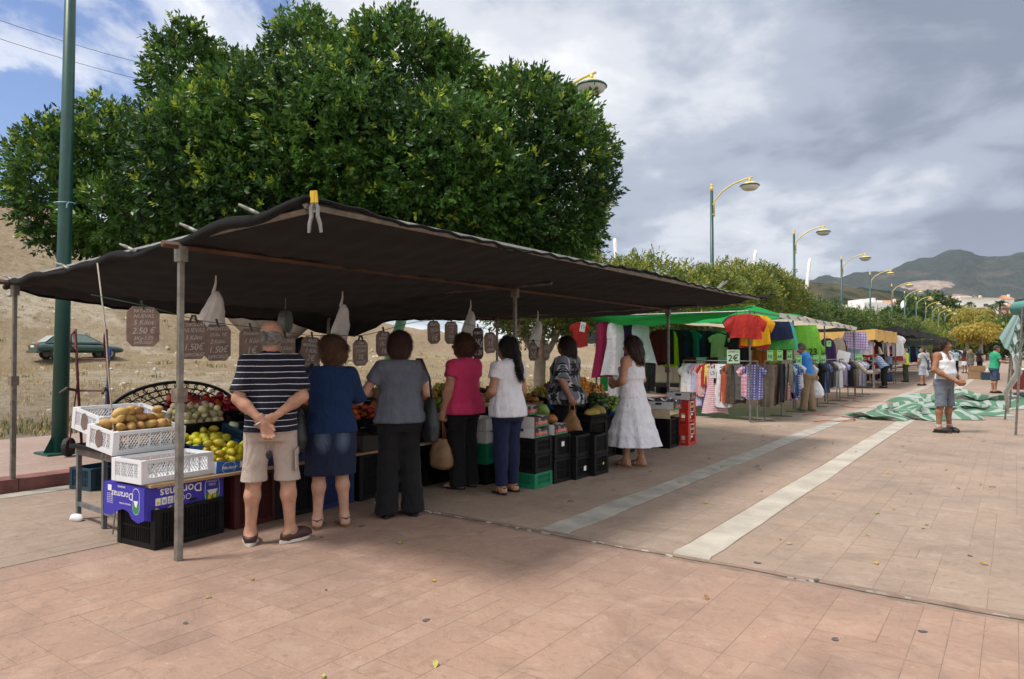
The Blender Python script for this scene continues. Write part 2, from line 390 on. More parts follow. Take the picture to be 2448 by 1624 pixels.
# dry grass and weeds, too many to count
def tufts(name, label, n, xr, yr, hgt, cols, seed, blades=7, clump=None, wid=.007):
    r = np.random.default_rng(seed); x = r.uniform(*xr, n); y = r.uniform(*yr, n)
    if clump is not None:
        keep = fbm(x, y, clump) + r.normal(0, .08, n) > .06; x, y = x[keep], y[keep]
    z = field_z(x, y); k = len(x)
    B = np.repeat(np.stack([x, y, z], -1), blades, 0) + np.concatenate([r.normal(0, .09, (k * blades, 2)), np.zeros((k * blades, 1))], 1)
    L = np.repeat(r.uniform(*hgt, k), blades) * r.uniform(.5, 1.1, k * blades)
    az = r.uniform(0, 6.28, k * blades); le = r.normal(0, .45, k * blades)
    d = np.stack([np.sin(le) * np.cos(az), np.sin(le) * np.sin(az), np.cos(le)], -1); sd = np.stack([-np.sin(az), np.cos(az), 0 * az], -1) * (wid * (.5 + L / max(hgt)))[:, None]
    mid = B + d * (L * .55)[:, None]; tip = B + d * L[:, None] + np.stack([0 * L, 0 * L, -.12 * L], -1)
    V = np.stack([B - sd * .6, B + sd * .6, mid + sd, tip, mid - sd], 1).reshape(-1, 3); nB = k * blades
    i = np.arange(nB) * 5; F = np.concatenate([np.stack([i, i + 1, i + 2, i + 4], -1), np.stack([i + 4, i + 2, i + 3, i + 3], -1)])
    me = bpy.data.meshes.new(name); me.from_pydata([], [], [])
    F2 = np.concatenate([np.stack([i, i + 1, i + 2], -1), np.stack([i, i + 2, i + 4], -1), np.stack([i + 4, i + 2, i + 3], -1)])
    mm = mat(name + '_blades', cols[0], .9, .2, .6, 0, 0, 1, .1, cols[1], coord='World')
    return tag(link(name, npmesh(name, V, F2, mm, False)), label, 'grass', kind='stuff')
tufts('dry_grass', 'straw coloured dry grass standing over the field and bank', 9000, (-48, -13.2), (-12, 40), (.05, .20), [(.38, .28, .13), (.46, .36, .19)], 21, 7)
tufts('green_weeds', 'green weeds growing in clumps on the dry bank', 2600, (-58, -14), (-16, 44), (.06, .26), [(.09, .12, .035), (.16, .18, .05)], 22, 12, .16, .012)
tufts('kerb_weeds', 'low green weeds along the edge of the sidewalk', 900, (-16, -12.95), (0, 24), (.06, .18), [(.10, .13, .04), (.20, .21, .08)], 23, 8)
# pale stones on the bank
mb = MB(); r = random.Random(5)
for i in range(420):
    x = r.uniform(-60, -14); y = r.uniform(-14, 40); q = r.uniform(.05, .16) * (1 + .02 * abs(x)); mb.box((x, y, float(field_z(x, y)) + q * .2), (q, q * r.uniform(.6, 1.2), q * .6), (r.uniform(-.4, .4), r.uniform(-.4, .4), r.uniform(0, 3)), .6)
tag(mb.build('stones', mat('pale_stone', (.45, .40, .32), .9, .15, 5)), 'pale stones scattered over the dry bank', 'stone', kind='stuff')
# ================================================================ trees
def leaf_mat(name, rough=.42, trans=.22):
    m = bpy.data.materials.new(name); m.use_nodes = True; t = m.node_tree; b = bsdf(m); at = N(t, 'ShaderNodeAttribute', attribute_name='leaf')
    t.links.new(at.outputs['Color'], b.inputs['Base Color']); b.inputs['Roughness'].default_value = rough; b.inputs['Specular IOR Level'].default_value = .35
    tr = N(t, 'ShaderNodeBsdfTranslucent'); hs = N(t, 'ShaderNodeHueSaturation', i_Value=1.7, i_Hue=.48); t.links.new(at.outputs['Color'], hs.inputs['Color']); t.links.new(hs.outputs[0], tr.inputs[0])
    mx = N(t, 'ShaderNodeMixShader', i_Fac=trans); t.links.new(b.outputs[0], mx.inputs[1]); t.links.new(tr.outputs[0], mx.inputs[2]); t.links.new(mx.outputs[0], t.nodes['Material Output'].inputs[0])
    return m
LEAF = leaf_mat('ficus_leaf'); BARK = mat('bark_grey', (.25, .205, .165), .9, .25, 5, 0, .7, 24)
def crown(name, lobes, n, leaf, per, cols, seed, parent, shell=(.72, 1.03), young=.12, width=.36, sprig=.26, center=None, m=None, drop=0.0):
    """lobes (cx,cy,cz,rx,ry,rz); n sprigs of `per` leaves spread through the outer shell of the lobes"""
    r = np.random.default_rng(seed); Lb = np.array(lobes, float); Lb[:, 3:] = np.maximum(Lb[:, 3:] * .90 - sprig * .80, .25)
    area = (Lb[:, 3] * Lb[:, 4] + Lb[:, 3] * Lb[:, 5] + Lb[:, 4] * Lb[:, 5]); pick = r.choice(len(Lb), int(n * 1.8), p=area / area.sum())
    D = r.normal(size=(len(pick), 3)); D /= np.linalg.norm(D, axis=1)[:, None]
    bump = 1 + .10 * np.sin(D[:, 0] * 9 + pick) * np.sin(D[:, 1] * 8 + 2 * pick) + .05 * np.sin(D[:, 2] * 13 + pick * 3)
    rad = (shell[1] - (shell[1] - shell[0]) * r.random(len(pick)) ** 1.7) * bump
    P = Lb[pick, :3] + D * Lb[pick, 3:] * rad[:, None]
    keep = np.ones(len(P), bool)
    for j in range(len(Lb)):
        q = (((P - Lb[j, :3]) / Lb[j, 3:]) ** 2).sum(1); keep &= ~((q < .55) & (pick != j))
    P, D, pick = P[keep][:n], D[keep][:n], pick[keep][:n]; k = len(P)
    nrm = D / Lb[pick, 3:]; nrm /= np.linalg.norm(nrm, axis=1)[:, None]
    ax = nrm * .8 + r.normal(0, .45, (k, 3)) + np.array([0, 0, .35 - drop]); ax /= np.linalg.norm(ax, axis=1)[:, None]
    t = np.tile((np.arange(per) + .5) / per, k); A = np.repeat(ax, per, 0); P0 = np.repeat(P, per, 0) + A * (t * sprig)[:, None] * np.repeat(r.uniform(.6, 1.2, k), per)[:, None]
    u = np.cross(A, r.normal(size=A.shape)); u /= np.linalg.norm(u, axis=1)[:, None]
    ld = u * (.9 - .35 * t)[:, None] + A * (.45 + .5 * t)[:, None] + np.array([0, 0, -.10 - drop]); ld /= np.linalg.norm(ld, axis=1)[:, None]
    w = np.cross(ld, A + .6 * r.normal(size=A.shape)); w /= np.linalg.norm(w, axis=1)[:, None] + 1e-9
    up = np.cross(w, ld); L = leaf * r.uniform(.65, 1.15, len(ld))
    b0 = P0; sd = w * (L * width / 2)[:, None]; mid = b0 + ld * (L * .5)[:, None] - up * (L * .07)[:, None]
    V = np.stack([b0, mid + sd, b0 + ld * L[:, None] + up * (L * .05)[:, None], mid - sd], 1).reshape(-1, 3)
    F = np.arange(len(V)).reshape(-1, 4)
    me = npmesh(name, V, F, m or LEAF, False)
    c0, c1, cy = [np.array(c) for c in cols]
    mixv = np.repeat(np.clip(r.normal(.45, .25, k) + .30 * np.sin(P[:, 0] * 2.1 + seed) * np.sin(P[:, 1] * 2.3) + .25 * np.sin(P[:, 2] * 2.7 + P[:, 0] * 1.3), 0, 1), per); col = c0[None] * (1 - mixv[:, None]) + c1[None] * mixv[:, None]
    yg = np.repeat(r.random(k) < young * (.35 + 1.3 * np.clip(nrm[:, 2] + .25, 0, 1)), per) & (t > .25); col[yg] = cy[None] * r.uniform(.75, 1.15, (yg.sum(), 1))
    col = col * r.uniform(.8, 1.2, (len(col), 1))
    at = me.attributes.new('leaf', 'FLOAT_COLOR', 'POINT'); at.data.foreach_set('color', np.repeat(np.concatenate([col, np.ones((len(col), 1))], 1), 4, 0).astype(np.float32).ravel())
    return tag(link(name, me, parent), kind='stuff')
def limbs(root, base, trunk_h, r0, tips, seed, m=BARK):
    rr = random.Random(seed); mb = MB(); top = Vector((base[0] * 0, 0, trunk_h))
    mb.tube([(0, 0, -.1), (0, 0, .12), (.03, .02, trunk_h * .5), top], [r0 * 1.45, r0 * 1.1, r0, r0 * .95], 12); mb.build('trunk', m, root, smooth=True)
    for tp_ in tips:
        mb = MB(); tp_ = Vector(tp_); mid = top.lerp(tp_, .45) + Vector((rr.uniform(-.15, .15), rr.uniform(-.15, .15), -.10)); a = Vector((0, 0, trunk_h - .25))
        mb.tube([a, a.lerp(mid, .5) + Vector((0, 0, -.05)), mid, mid.lerp(tp_, .5) + Vector((0, 0, .12)), tp_], [r0 * .62, r0 * .52, r0 * .40, r0 * .25, r0 * .06], 8)
        for q in range(3):
            s0 = mid.lerp(tp_, .15 + .25 * q); e = s0 + Vector((rr.uniform(-1, 1), rr.uniform(-1, 1), rr.uniform(.3, 1.1)))
            mb.tube([s0, s0.lerp(e, .5) + Vector((0, 0, .1)), e], [r0 * .22, r0 * .14, r0 * .03], 6)
        mb.build('limb', m, root, smooth=True)
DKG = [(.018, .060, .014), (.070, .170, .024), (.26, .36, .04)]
# the big clipped ficus behind the stall
big = empty('ficus_tree', (-10.5, 7.4, .12), 0, 'huge clipped ficus tree with dense dark green crown behind the fruit stall', 'tree')
cx = CAMR[0]; fw_ = CAMR[1]
def Lc(r_, f_, z, a, b, c): v = cx * r_ + fw_ * f_; return (v.x, v.y, z, a, b, c)
def LP(x, y, rx, ry, f=0.0):                               # lobe given by its outline as seen from the square
    D = 12.05 + f; k = D / 1667; return Lc((x - 1224) * k + 5.02 * D / 12.05 - (5.02 * D / 12.05 - 4.19), f, 1.38 + (842 - y) * k, rx * k, rx * k, ry * k)
LOBES = [LP(*q) for q in ((128, 435, 140, 190, -.2), (245, 430, 165, 225, .3), (430, 180, 112, 165, .1), (475, 410, 200, 235, -.7), (620, 335, 185, 235, -.6), (730, 140, 130, 140, .3), (800, 340, 225, 255, -.9), (950, 185, 190, 180, 0), (1075, 220, 120, 160, -.2), (1050, 410, 235, 225, -.8), (1240, 335, 180, 205, 0), (1310, 300, 110, 130, .2), (1345, 405, 155, 220, .3), (1325, 520, 150, 140, .2), (960, 525, 260, 125, -.3), (650, 505, 270, 135, -.3), (330, 525, 210, 115, 0), (1150, 470, 200, 180, -.6), (560, 280, 130, 190, .2), (880, 260, 140, 200, .2), (720, 400, 270, 210, 1.9), (1050, 410, 260, 200, 1.8), (430, 430, 220, 160, 1.7))]
limbs(big, (0, 0, 0), 1.75, .33, [Lc(-2.6, .2, 3.9, 0, 0, 0)[:3], Lc(-1.2, .6, 4.8, 0, 0, 0)[:3], Lc(.2, -.4, 5.0, 0, 0, 0)[:3], Lc(1.6, .2, 4.8, 0, 0, 0)[:3], Lc(3.2, .3, 4.3, 0, 0, 0)[:3]], 3)
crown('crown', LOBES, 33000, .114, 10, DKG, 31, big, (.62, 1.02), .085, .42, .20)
# the row along the sidewalk
LTG = [(.07, .115, .018), (.14, .185, .03), (.30, .31, .05)]
MDG = [(.026, .064, .014), (.065, .12, .024), (.16, .20, .04)]
row = [(15.9, 4.75, 1.75, LTG, 'second'), (22.0, 4.5, 1.75, LTG, 'third'), (26.6, 4.55, 1.7, LTG, 'fourth'), (31.0, 5.2, 1.75, LTG, 'fifth'), (35.3, 5.5, 1.7, LTG, 'sixth'), (40.5, 4.4, 1.85, MDG, 'seventh'), (45.6, 4.5, 2.0, MDG, 'eighth'), (51.5, 4.5, 2.0, MDG, 'ninth'), (58.5, 4.5, 2.1, MDG, 'tenth'), (66, 4.9, 2.2, MDG, 'eleventh'), (75, 5.0, 2.3, MDG, 'twelfth'), (85, 5.1, 2.4, MDG, 'thirteenth'), (97, 5.2, 2.6, LTG, 'fourteenth'), (111, 5.3, 2.8, LTG, 'fifteenth')]
for i, (y, top, rad, cols, nth) in enumerate(row):
    r = random.Random(40 + i)
    t_ = empty('street_tree', (-10.5 + (.2 if i else 0), y, .12), r.uniform(0, 6), '%s round tree counted from the fruit stall along the sidewalk row' % nth if i else 'pale limbed clipped tree whose branches show between fruit and clothes stalls', 'tree', 'trees along the sidewalk')
    rad *= 1.3; lob = [(0, 0, top - rad * .62, rad * .95, rad * .95, rad * .85)] + [(rad * .55 * math.cos(a + i), rad * .55 * math.sin(a + i), top - rad * (.40 + .45 * r.random()), rad * .62, rad * .62, rad * .55) for a in (0, 1.25, 2.5, 3.8, 5.0)]
    limbs(t_, (0, 0, 0), 1.35 if not i else 1.5, .16, [(rad * .5 * math.cos(a), rad * .5 * math.sin(a), top - rad * .8) for a in (0.4, 1.7, 2.9, 4.1, 5.3)], 50 + i, mat('bark_pale', (.34, .28, .22), .9, .2, 5, 0, .5, 24))
    far = y / 16
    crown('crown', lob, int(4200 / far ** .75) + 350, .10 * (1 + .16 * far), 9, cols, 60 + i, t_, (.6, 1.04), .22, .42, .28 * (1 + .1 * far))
# ================================================================ street lamps
LG = mat('lamp_green', (.012, .060, .050), .38, .15, 4, 0, 0); LY = mat('lamp_yellow', (.60, .49, .15), .45, .1); LW = mat('lamp_glass', (.62, .64, .64), .15, .05)
def lamp_meshes():
    a = MB(); a.tube([(0, 0, 0), (0, 0, 2.2), (0, 0, 8.3)], [.115, .10, .062], 12)
    bs = MB(); bs.box((0, 0, .012), (.50, .50, .024))
    for q in range(4):
        c, s_ = math.cos(q * math.pi / 2), math.sin(q * math.pi / 2); bs.prism([(0.09, 0), (.22, 0), (.10, .22)], -.006, .006, Matrix.Rotation(q * math.pi / 2, 4, 'Z') @ Matrix.Rotation(math.pi / 2, 4, 'X') @ Matrix.Translation((0, .024, 0)))
    bd = MB(); bd.tube([(0, 0, 8.3), (0, 0, 8.5)], .066, 10); bd.lathe([(.0, 8.62), (.05, 8.60), (.07, 8.55), (.05, 8.48)][::-1], 10)
    ar = MB(); ar.tube([(.10, 0, 7.2), (.10, 0, 7.75), (.13, 0, 7.88), (.45, 0, 8.22), (.9, 0, 8.47), (1.35, 0, 8.60), (1.75, 0, 8.66)], .036, 7); ar.tube([(0, 0, 7.72), (.12, 0, 7.72)], .05, 6); ar.tube([(0, 0, 7.28), (.12, 0, 7.28)], .05, 6); ar.tube([(1.62, 0, 8.63), (1.62, 0, 8.48)], .05, 7)
    hd = MB(); hd.lathe([(.0, 8.50), (.16, 8.47), (.30, 8.40), (.36, 8.36)][::-1], 20, (1.62, 0, 0), False)
    rg = MB(); rg.lathe([(.36, 8.365), (.40, 8.33), (.41, 8.30), (.38, 8.29)][::-1], 20, (1.62, 0, 0), False)
    gl = MB(); gl.lathe([(.375, 8.295), (.33, 8.20), (.22, 8.13), (.0, 8.10)][::-1], 20, (1.62, 0, 0), False)
    return [('base_plate', bs, LG, False), ('pole', a, LG, True), ('finial', bd, LY, True), ('arm', ar, LY, True), ('lamp_hood', hd, LY, True), ('lamp_ring', rg, LG, True), ('lamp_glass', gl, LW, True)]
lm = [(n, mb.mesh(n, m_, s_)) for n, mb, m_, s_ in lamp_meshes()]
nths = ['second', 'third', 'fourth', 'fifth', 'sixth', 'seventh', 'eighth', 'ninth', 'tenth', 'eleventh', 'twelfth', 'thirteenth']
for i, y in enumerate([4.1, 15.9, 29.3, 43.1, 57, 69.8, 83.4, 94, 106, 118, 128, 139, 152]):
    lab = 'tall dark green lamp post standing at the left beside the fruit stall' if i == 0 else ('lamp head just showing over the edge of the huge ficus crown' if i == 1 else 'green lamp post with curved yellow arm, %s of the row from the left' % nths[i - 1])
    o = empty('street_lamp', (-10.52, y, .125), 0, lab, 'street lamp', 'street lamps along the sidewalk')
    if i == 0: o.rotation_euler = (R(-.35), R(.75), 0); o.scale = (.90, .90, 1.05)
    for n, me in lm: link(n, me, o)
# cable tie round the near pole
mb = MB(); mb.tube([(.125 * math.cos(t), .125 * math.sin(t), .01 * math.sin(t)) for t in np.linspace(0, 6.3, 18)] + [(.2, -.05, -.05), (.22, -.06, -.10)], .008, 5)
tag(mb.build('cable_tie', mat('tie_blue', (.16, .30, .34), .5), None, (-10.45, 4.10, 3.52)), 'pale blue tie knotted round the near lamp post', 'cord')
# ================================================================ far things: mountains, houses, masts, palms
def ridge(name, x0, x1, D0, D1, hfun, nx, ny, m):
    """heightfield laid out along camera-right (x) and depth (y), in world metres"""
    xs = np.linspace(x0, x1, nx); ds = np.linspace(D0, D1, ny); A, B = np.meshgrid(xs, ds, indexing='ij'); Z = hfun(A, B)
    V = np.stack([A * .8112 - B * .5848, A * .5848 + B * .8112, Z], -1).reshape(-1, 3); i = np.arange(A.size).reshape(A.shape)
    return tag(link(name, npmesh(name, V, np.stack([i[:-1, :-1], i[1:, :-1], i[1:, 1:], i[:-1, 1:]], -1).reshape(-1, 4), m)), kind='structure')
def mount_mat(name, forest, rock, scars):
    m = bpy.data.materials.new(name); m.use_nodes = True; t = m.node_tree; b = bsdf(m); g = N(t, 'ShaderNodeNewGeometry'); P = g.outputs['Position']
    def q(sc, det=6.0, ro=.6, di=0.0):
        n = N(t, 'ShaderNodeTexNoise', i_Scale=sc, i_Detail=det, i_Roughness=ro, i_Distortion=di); t.links.new(P, n.inputs['Vector']); return n.outputs[0]
    c = MIX(t, RAMP(t, q(.05, 8, .75), [(.42, 0), (.60, 1)]), forest, tuple(x * 2.2 for x in forest))
    c = MIX(t, RAMP(t, q(.006, 8, .65, .5), [(.52, 0), (.64, 1)]), c, rock)
    for (sx, sy, sz, rx, rz) in scars:
        d = N(t, 'ShaderNodeVectorMath', operation='SUBTRACT'); t.links.new(P, d.inputs[0]); d.inputs[1].default_value = (sx, sy, sz)
        s_ = N(t, 'ShaderNodeVectorMath', operation='MULTIPLY'); t.links.new(d.outputs[0], s_.inputs[0]); s_.inputs[1].default_value = (1 / rx, 0, 1 / rz)
        l = N(t, 'ShaderNodeVectorMath', operation='LENGTH'); t.links.new(s_.outputs[0], l.inputs[0])
        v = M2(t, 'ADD', l.outputs['Value'], M2(t, 'MULTIPLY', M2(t, 'SUBTRACT', q(.018, 7, .65), .5), 1.5))
        c = MIX(t, RAMP(t, v, [(.85, 1), (1.0, 0)]), c, MIX(t, RAMP(t, q(.03, 6), [(.4, 0), (.6, 1)]), (.26, .19, .155), (.36, .29, .25)))
    t.links.new(c, b.inputs['Base Color']); b.inputs['Roughness'].default_value = 1; b.inputs['Specular IOR Level'].default_value = 0
    bp = N(t, 'ShaderNodeBump', i_Strength=1.0, i_Distance=9.0); t.links.new(q(.035, 9, .75), bp.inputs['Height']); t.links.new(bp.outputs[0], b.inputs['Normal'])
    return m
def h_back(a, d):
    px = 1224 + 1667 * a / d; prof = np.interp(px, [1500, 1750, 1845, 1960, 2050, 2100, 2160, 2220, 2262, 2300, 2330, 2365, 2400, 2448, 2600, 2800, 3200, 4000], [200, 270, 318, 368, 378, 388, 404, 420, 458, 478, 466, 456, 468, 482, 520, 540, 460, 330])
    t = (d - 2300) / 1100
    return np.where(t < 1, prof * np.clip(sstep(0, 1.0, t), 0, 1), prof * (1 - .3 * (t - 1))) + fbm(a, d, .0035, 5) * 70 * np.clip(sstep(0, .8, t), .1, 1) + fbm(a, d, .02, 3) * 14 - 5
def h_front(a, d):
    px = 1224 + 1667 * a / d; prof = np.interp(px, [1500, 1760, 1850, 1930, 2010, 2090, 2150, 2250, 2330, 2448, 2700, 3300], [60, 88, 104, 112, 116, 110, 96, 72, 66, 92, 110, 90]) 
    t = (d - 650) / 500
    return prof * sstep(0, 1, t) * (1 - .35 * np.clip(t - 1, 0, 2)) + fbm(a, d, .009, 5) * 22 * sstep(0, .6, t) + fbm(a, d, .06, 3) * 5 - 5
ridge('mountain', 250, 4200, 2200, 4600, h_back, 190, 110, mount_mat('mountain_scrub', (.018, .025, .022), (.085, .072, .062), [(-300, 3150, 285, 95, 26), (-190, 3000, 215, 75, 20)]))
ridge('wooded_hill', 120, 2200, 640, 2100, h_front, 260, 120, mount_mat('pine_wood', (.013, .022, .012), (.10, .085, .055), []))
WW = mat('white_render', (.72, .72, .70), .9, .06, .5); TILE = mat('roof_tile', (.42, .20, .11), .9, .2, 1.5); CREAM = mat('cream_render', (.55, .45, .33), .9, .06, .5); GLS = mat('window_dark', (.06, .065, .07), .2, .1); ORW = mat('orange_render', (.50, .30, .20), .9, .08, .6)
def at_px(x, y, D):
    a = (x - 1224) / 1667 * D; u = -(y - 842) / 1667 * D
    return Vector((a * .8112 - D * .5848, a * .5848 + D * .8112, 1.5 + u))
def house(label, x0, x1, ytop, D, depth, roof=None, wm=None, wins=(), yaw=6, blocks=(), zb=-1):
    p0, p1 = at_px(x0, ytop, D), at_px(x1, ytop, D); w = (p1 - p0).length; H = p0.z - zb; c = (p0 + p1) / 2; ang = math.atan2(p1.y - p0.y, p1.x - p0.x) + R(yaw)
    root = empty('house', (c.x, c.y, zb), ang, label, 'house')
    mb = MB(); mb.box((0, depth / 2, H / 2), (w, depth, H))
    for bx, bw, bh in blocks: mb.box((bx * w, depth * .45, H + bh / 2), (bw * w, depth * .6, bh))
    wl_ = mb.build('wall', wm or WW, root)
    if roof:
        mb = MB(); mb.add([(-w / 2 - .4, -.4, H), (w / 2 + .4, -.4, H), (w / 2 + .4, depth + .4, H), (-w / 2 - .4, depth + .4, H), (-w / 2 * .7, depth / 2, H + roof), (w / 2 * .7, depth / 2, H + roof)], [(0, 1, 5, 4), (1, 2, 5), (2, 3, 4, 5), (3, 0, 4), (3, 2, 1, 0)]); rf = mb.build('roof', TILE, root)
        mb = MB(); mb.box((w * .2, depth * .3, H + roof * .8), (.9, .9, 1.6)); mb.build('chimney', wm or WW, rf)
    for wx, wz, ww, wh in wins:
        mb = MB(); mb.box((wx * w, -.02, wz * H), (ww, .10, wh)); o = mb.build('window', GLS, root)
        mb = MB(); mb.box((wx * w, -.05, wz * H - wh / 2 - .1), (ww + .3, .3, .12)); mb.build('sill', wm or WW, o)
    return root
house('tall white block with two dark windows behind the dark hedge trees', 2066, 2128, 723, 250, 16, None, None, [(.22, .72, 1.1, 2.6), (.22, .42, 1.1, 2.6)], 4, [(-.30, .25, 1.4), (.28, .20, .9), (.05, .12, 1.8)])
house('low white wing left of the tall white block', 2036, 2068, 742, 256, 12, None, None, [(.1, .7, 1, 1.6)], 4, [(.1, .2, .8)])
house('cream tiled house right of the tall white block', 2126, 2168, 728, 285, 14, 2.2, WW, [(-.2, .75, 1.2, 1.5), (.2, .75, 1.2, 1.5)])
house('large white villa stepping up the slope under the mountain', 2296, 2396, 712, 330, 20, 1.0, None, [(.12, .86, 2.2, 1.3), (.30, .86, 1.2, 1.2), (-.15, .84, 1.2, 1.2), (.42, .60, 1.2, 1.2)], 2, [(-.25, .28, 1.0)], 2)
house('white house lower left of the large villa', 2284, 2312, 731, 325, 14, None, None, [(.2, .8, 1, 1.2)], 2, (), 2)
house('cream house with tiled roof left of the large villa', 2248, 2296, 728, 345, 12, 2.6, CREAM, [(-.2, .9, 1.2, 1.2), (.25, .9, 1.2, 1.2)], 2, (), 2)
house('small white house with pyramid roof right of the villa', 2408, 2426, 716, 350, 8, 2.4, None, [(0, .9, 1, 1)], 2, (), 2)
house('orange house with tiled eaves at the right edge', 2438, 2500, 733, 190, 8, 1.2, ORW, [(-.3, .8, 1.2, 1.4)], 2, (), 1)
house('low tiled house behind the green tarpaulin trees', 1838, 1888, 716, 120, 6, 1.4, CREAM, [(0, .8, 1, 1)], 2)
# white slanting masts of the footbridge
WP = mat('mast_white', (.74, .75, .76), .5, .06, 2)
def mast(label, x0, y0, x1, y1, D, r0, leg=None):
    a = at_px(x0, y0, D); b = at_px(x1, y1, D); d = (a - b); base = b - d * ((b.z + .5) / d.z)
    root = empty('mast', base, 0, label, 'mast', 'white slanting masts')
    mb = MB(); mb.tube([(0, 0, 0), (a - base) * .5, (a - base) * .97, a - base], [r0, r0, r0 * .85, r0 * .5], 8); mb.build('shaft', WP, root, smooth=True)
    if leg is not None:
        q = at_px(*leg, D); s0 = base.lerp(a, (at_px(x0, leg[2] if len(leg) > 2 else (y0 + y1) / 2, D).z - base.z) / (a.z - base.z))
    mb = MB(); k = (a - base) * .62; mb.tube([k, Vector((k.x * .3 + 2.2, k.y * .3 + 1.4, 0))], r0 * .6, 6); mb.build('strut', WP, root, smooth=True)
mast('white slanting mast showing through beside the ficus crown', 1470, 570, 1480, 690, 70, .26)
mast('weathered white mast rising behind the round trees', 1808, 598, 1796, 700, 90, .28)
mast('bright white mast with strut left of the mountain', 1938, 618, 1926, 712, 105, .30)
mast('short white mast leaning beside the tall white block', 2162, 720, 2150, 772, 200, .8)
# lattice mast on the bank and the two overhead wires
root = empty('lattice_mast', (-150.0, 51.0, 12.0), 0, 'thin lattice power mast far behind the bank at the left', 'mast'); mb = MB()
for sx in (-1, 1):
    for sy in (-1, 1): mb.tube([(sx * 1.5, sy * 1.5, 0), (sx * .35, sy * .35, 26)], .09, 4)
for k in range(9):
    z0, z1 = k * 2.9, (k + 1) * 2.9; w0, w1 = 1.5 - 1.15 * z0 / 26, 1.5 - 1.15 * z1 / 26
    for sx in (-1, 1): mb.tube([(-w0, sx * w0, z0), (w1, sx * w1, z1)], .05, 4); mb.tube([(sx * w0, -w0, z0), (sx * w1, w1, z1)], .05, 4)
mb.build('lattice', mat('mast_grey', (.35, .37, .40), .7), root)
for k, (za, zb, lab) in enumerate(((0, 0, 'upper of the two overhead wires crossing the blue sky'), (1, 1, 'lower of the two overhead wires crossing the blue sky'))):
    a = at_px(-300, (-60, -12)[k] + 0, 26); b = at_px(520, (190, 228)[k], 40)
    pts = [a.lerp(b, i / 16) - Vector((0, 0, .35 * math.sin(math.pi * i / 16))) for i in range(17)]
    c0 = pts[0].copy(); mb = MB(); mb.tube([p - c0 for p in pts], .012, 5); o = mb.build('overhead_wire', mat('wire_dark', (.05, .05, .06), .6), None, c0); tag(o, lab, 'wire', 'overhead wires')
# palms, yellow weeping trees and dark hedge trees at the end of the square
PALM = [(.05, .075, .03), (.08, .105, .045), (.11, .12, .05)]
def palm(label, x, ytop, D, r_, tr, cols, droop=.5, n=26, zb=0, crown_only=False, width=.05):
    p = at_px(x, ytop, D); root = empty('palm_tree', (p.x, p.y, zb), rng.uniform(0, 6), label, 'palm'); H = p.z - zb
    mb = MB(); mb.tube([(0, 0, 0), (.05, 0, H * .5), (0, 0, H)], [tr * 1.3, tr, tr * .9], 8); mb.build('trunk', BARK, root, smooth=True)
    r = np.random.default_rng(int(x)); Vs = []; 
    for i in range(n):
        az = 6.283 * i / n * 2.4 + r.uniform(0, .3); el = r.uniform(-.2, 1.3); L = r_ * r.uniform(.8, 1.15)
        pts = []; 
        for k in range(9):
            t_ = k / 8; rr = L * t_ * math.cos(el) * (1 - .1 * t_); zz_ = H + L * t_ * math.sin(el) - droop * L * t_ * t_ * 1.3; pts.append(np.array([rr * math.cos(az), rr * math.sin(az), zz_]))
        for k in range(1, 9):
            for q in range(3):
                b0 = pts[k - 1] + (pts[k] - pts[k - 1]) * q / 3; tn = (pts[k] - pts[k - 1]); tn = tn / np.linalg.norm(tn); sd = np.array([-math.sin(az), math.cos(az), 0])
                for s_ in (-1, 1):
                    dr = sd * s_ * .75 + tn * .55 + np.array([0, 0, -.35 - droop * .5]); dr /= np.linalg.norm(dr); l = L * .24 * (1 - .45 * abs(k / 8 - .4)); w_ = tn * width * L * .5
                    Vs.append([b0 - w_, b0 + w_, b0 + dr * l + w_ * .2, b0 + dr * l - w_ * .2])
    V = np.array(Vs).reshape(-1, 3); me = npmesh('fronds', V, np.arange(len(V)).reshape(-1, 4), LEAF, False)
    col = np.array([np.array(cols[0]) * (1 - u) + np.array(cols[1]) * u for u in r.random(len(Vs))]); at = me.attributes.new('leaf', 'FLOAT_COLOR', 'POINT'); at.data.foreach_set('color', np.repeat(np.concatenate([col, np.ones((len(col), 1))], 1), 4, 0).astype(np.float32).ravel())
    tag(link('fronds', me, root), kind='stuff')
palm('small dark palm in front of the large white villa', 2318, 727, 190, 1.9, .22, PALM)
palm('broad palm second from the orange house', 2392, 728, 170, 2.6, .28, PALM)
palm('leafy palm beside the broad palm', 2372, 735, 175, 2.2, .25, PALM)
palm('grey palm between the villa and the yellow trees', 2346, 742, 180, 2.2, .25, PALM)
YEL = [(.30, .24, .03), (.40, .31, .05), (.42, .34, .06)]
def far_tree(label, x, ytop, D, rad, cols, seed, rz=None, zb=0, drop=0.0):
    p = at_px(x, ytop, D); root = empty('broad_tree', (p.x, p.y, zb), 0, label, 'tree', 'trees at the far end'); H = p.z - zb; r = random.Random(seed); rz = rz or rad
    lob = [(0, 0, H - rz, rad * .9, rad * .9, rz * .95)] + [(rad * .6 * math.cos(a), rad * .6 * math.sin(a), H - rz * (.6 + .7 * r.random()), rad * .55, rad * .55, rz * .5) for a in (0, 1, 2, 3.1, 4.2, 5.3)]
    mb = MB(); mb.tube([(0, 0, 0), (0, 0, H - rz)], [.3, .2], 7); mb.build('trunk', BARK, root)
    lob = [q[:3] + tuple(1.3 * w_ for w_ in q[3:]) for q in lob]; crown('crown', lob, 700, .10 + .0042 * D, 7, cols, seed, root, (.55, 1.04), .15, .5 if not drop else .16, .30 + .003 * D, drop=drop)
OLV = [(.075, .095, .035), (.11, .125, .045), (.14, .14, .05)]
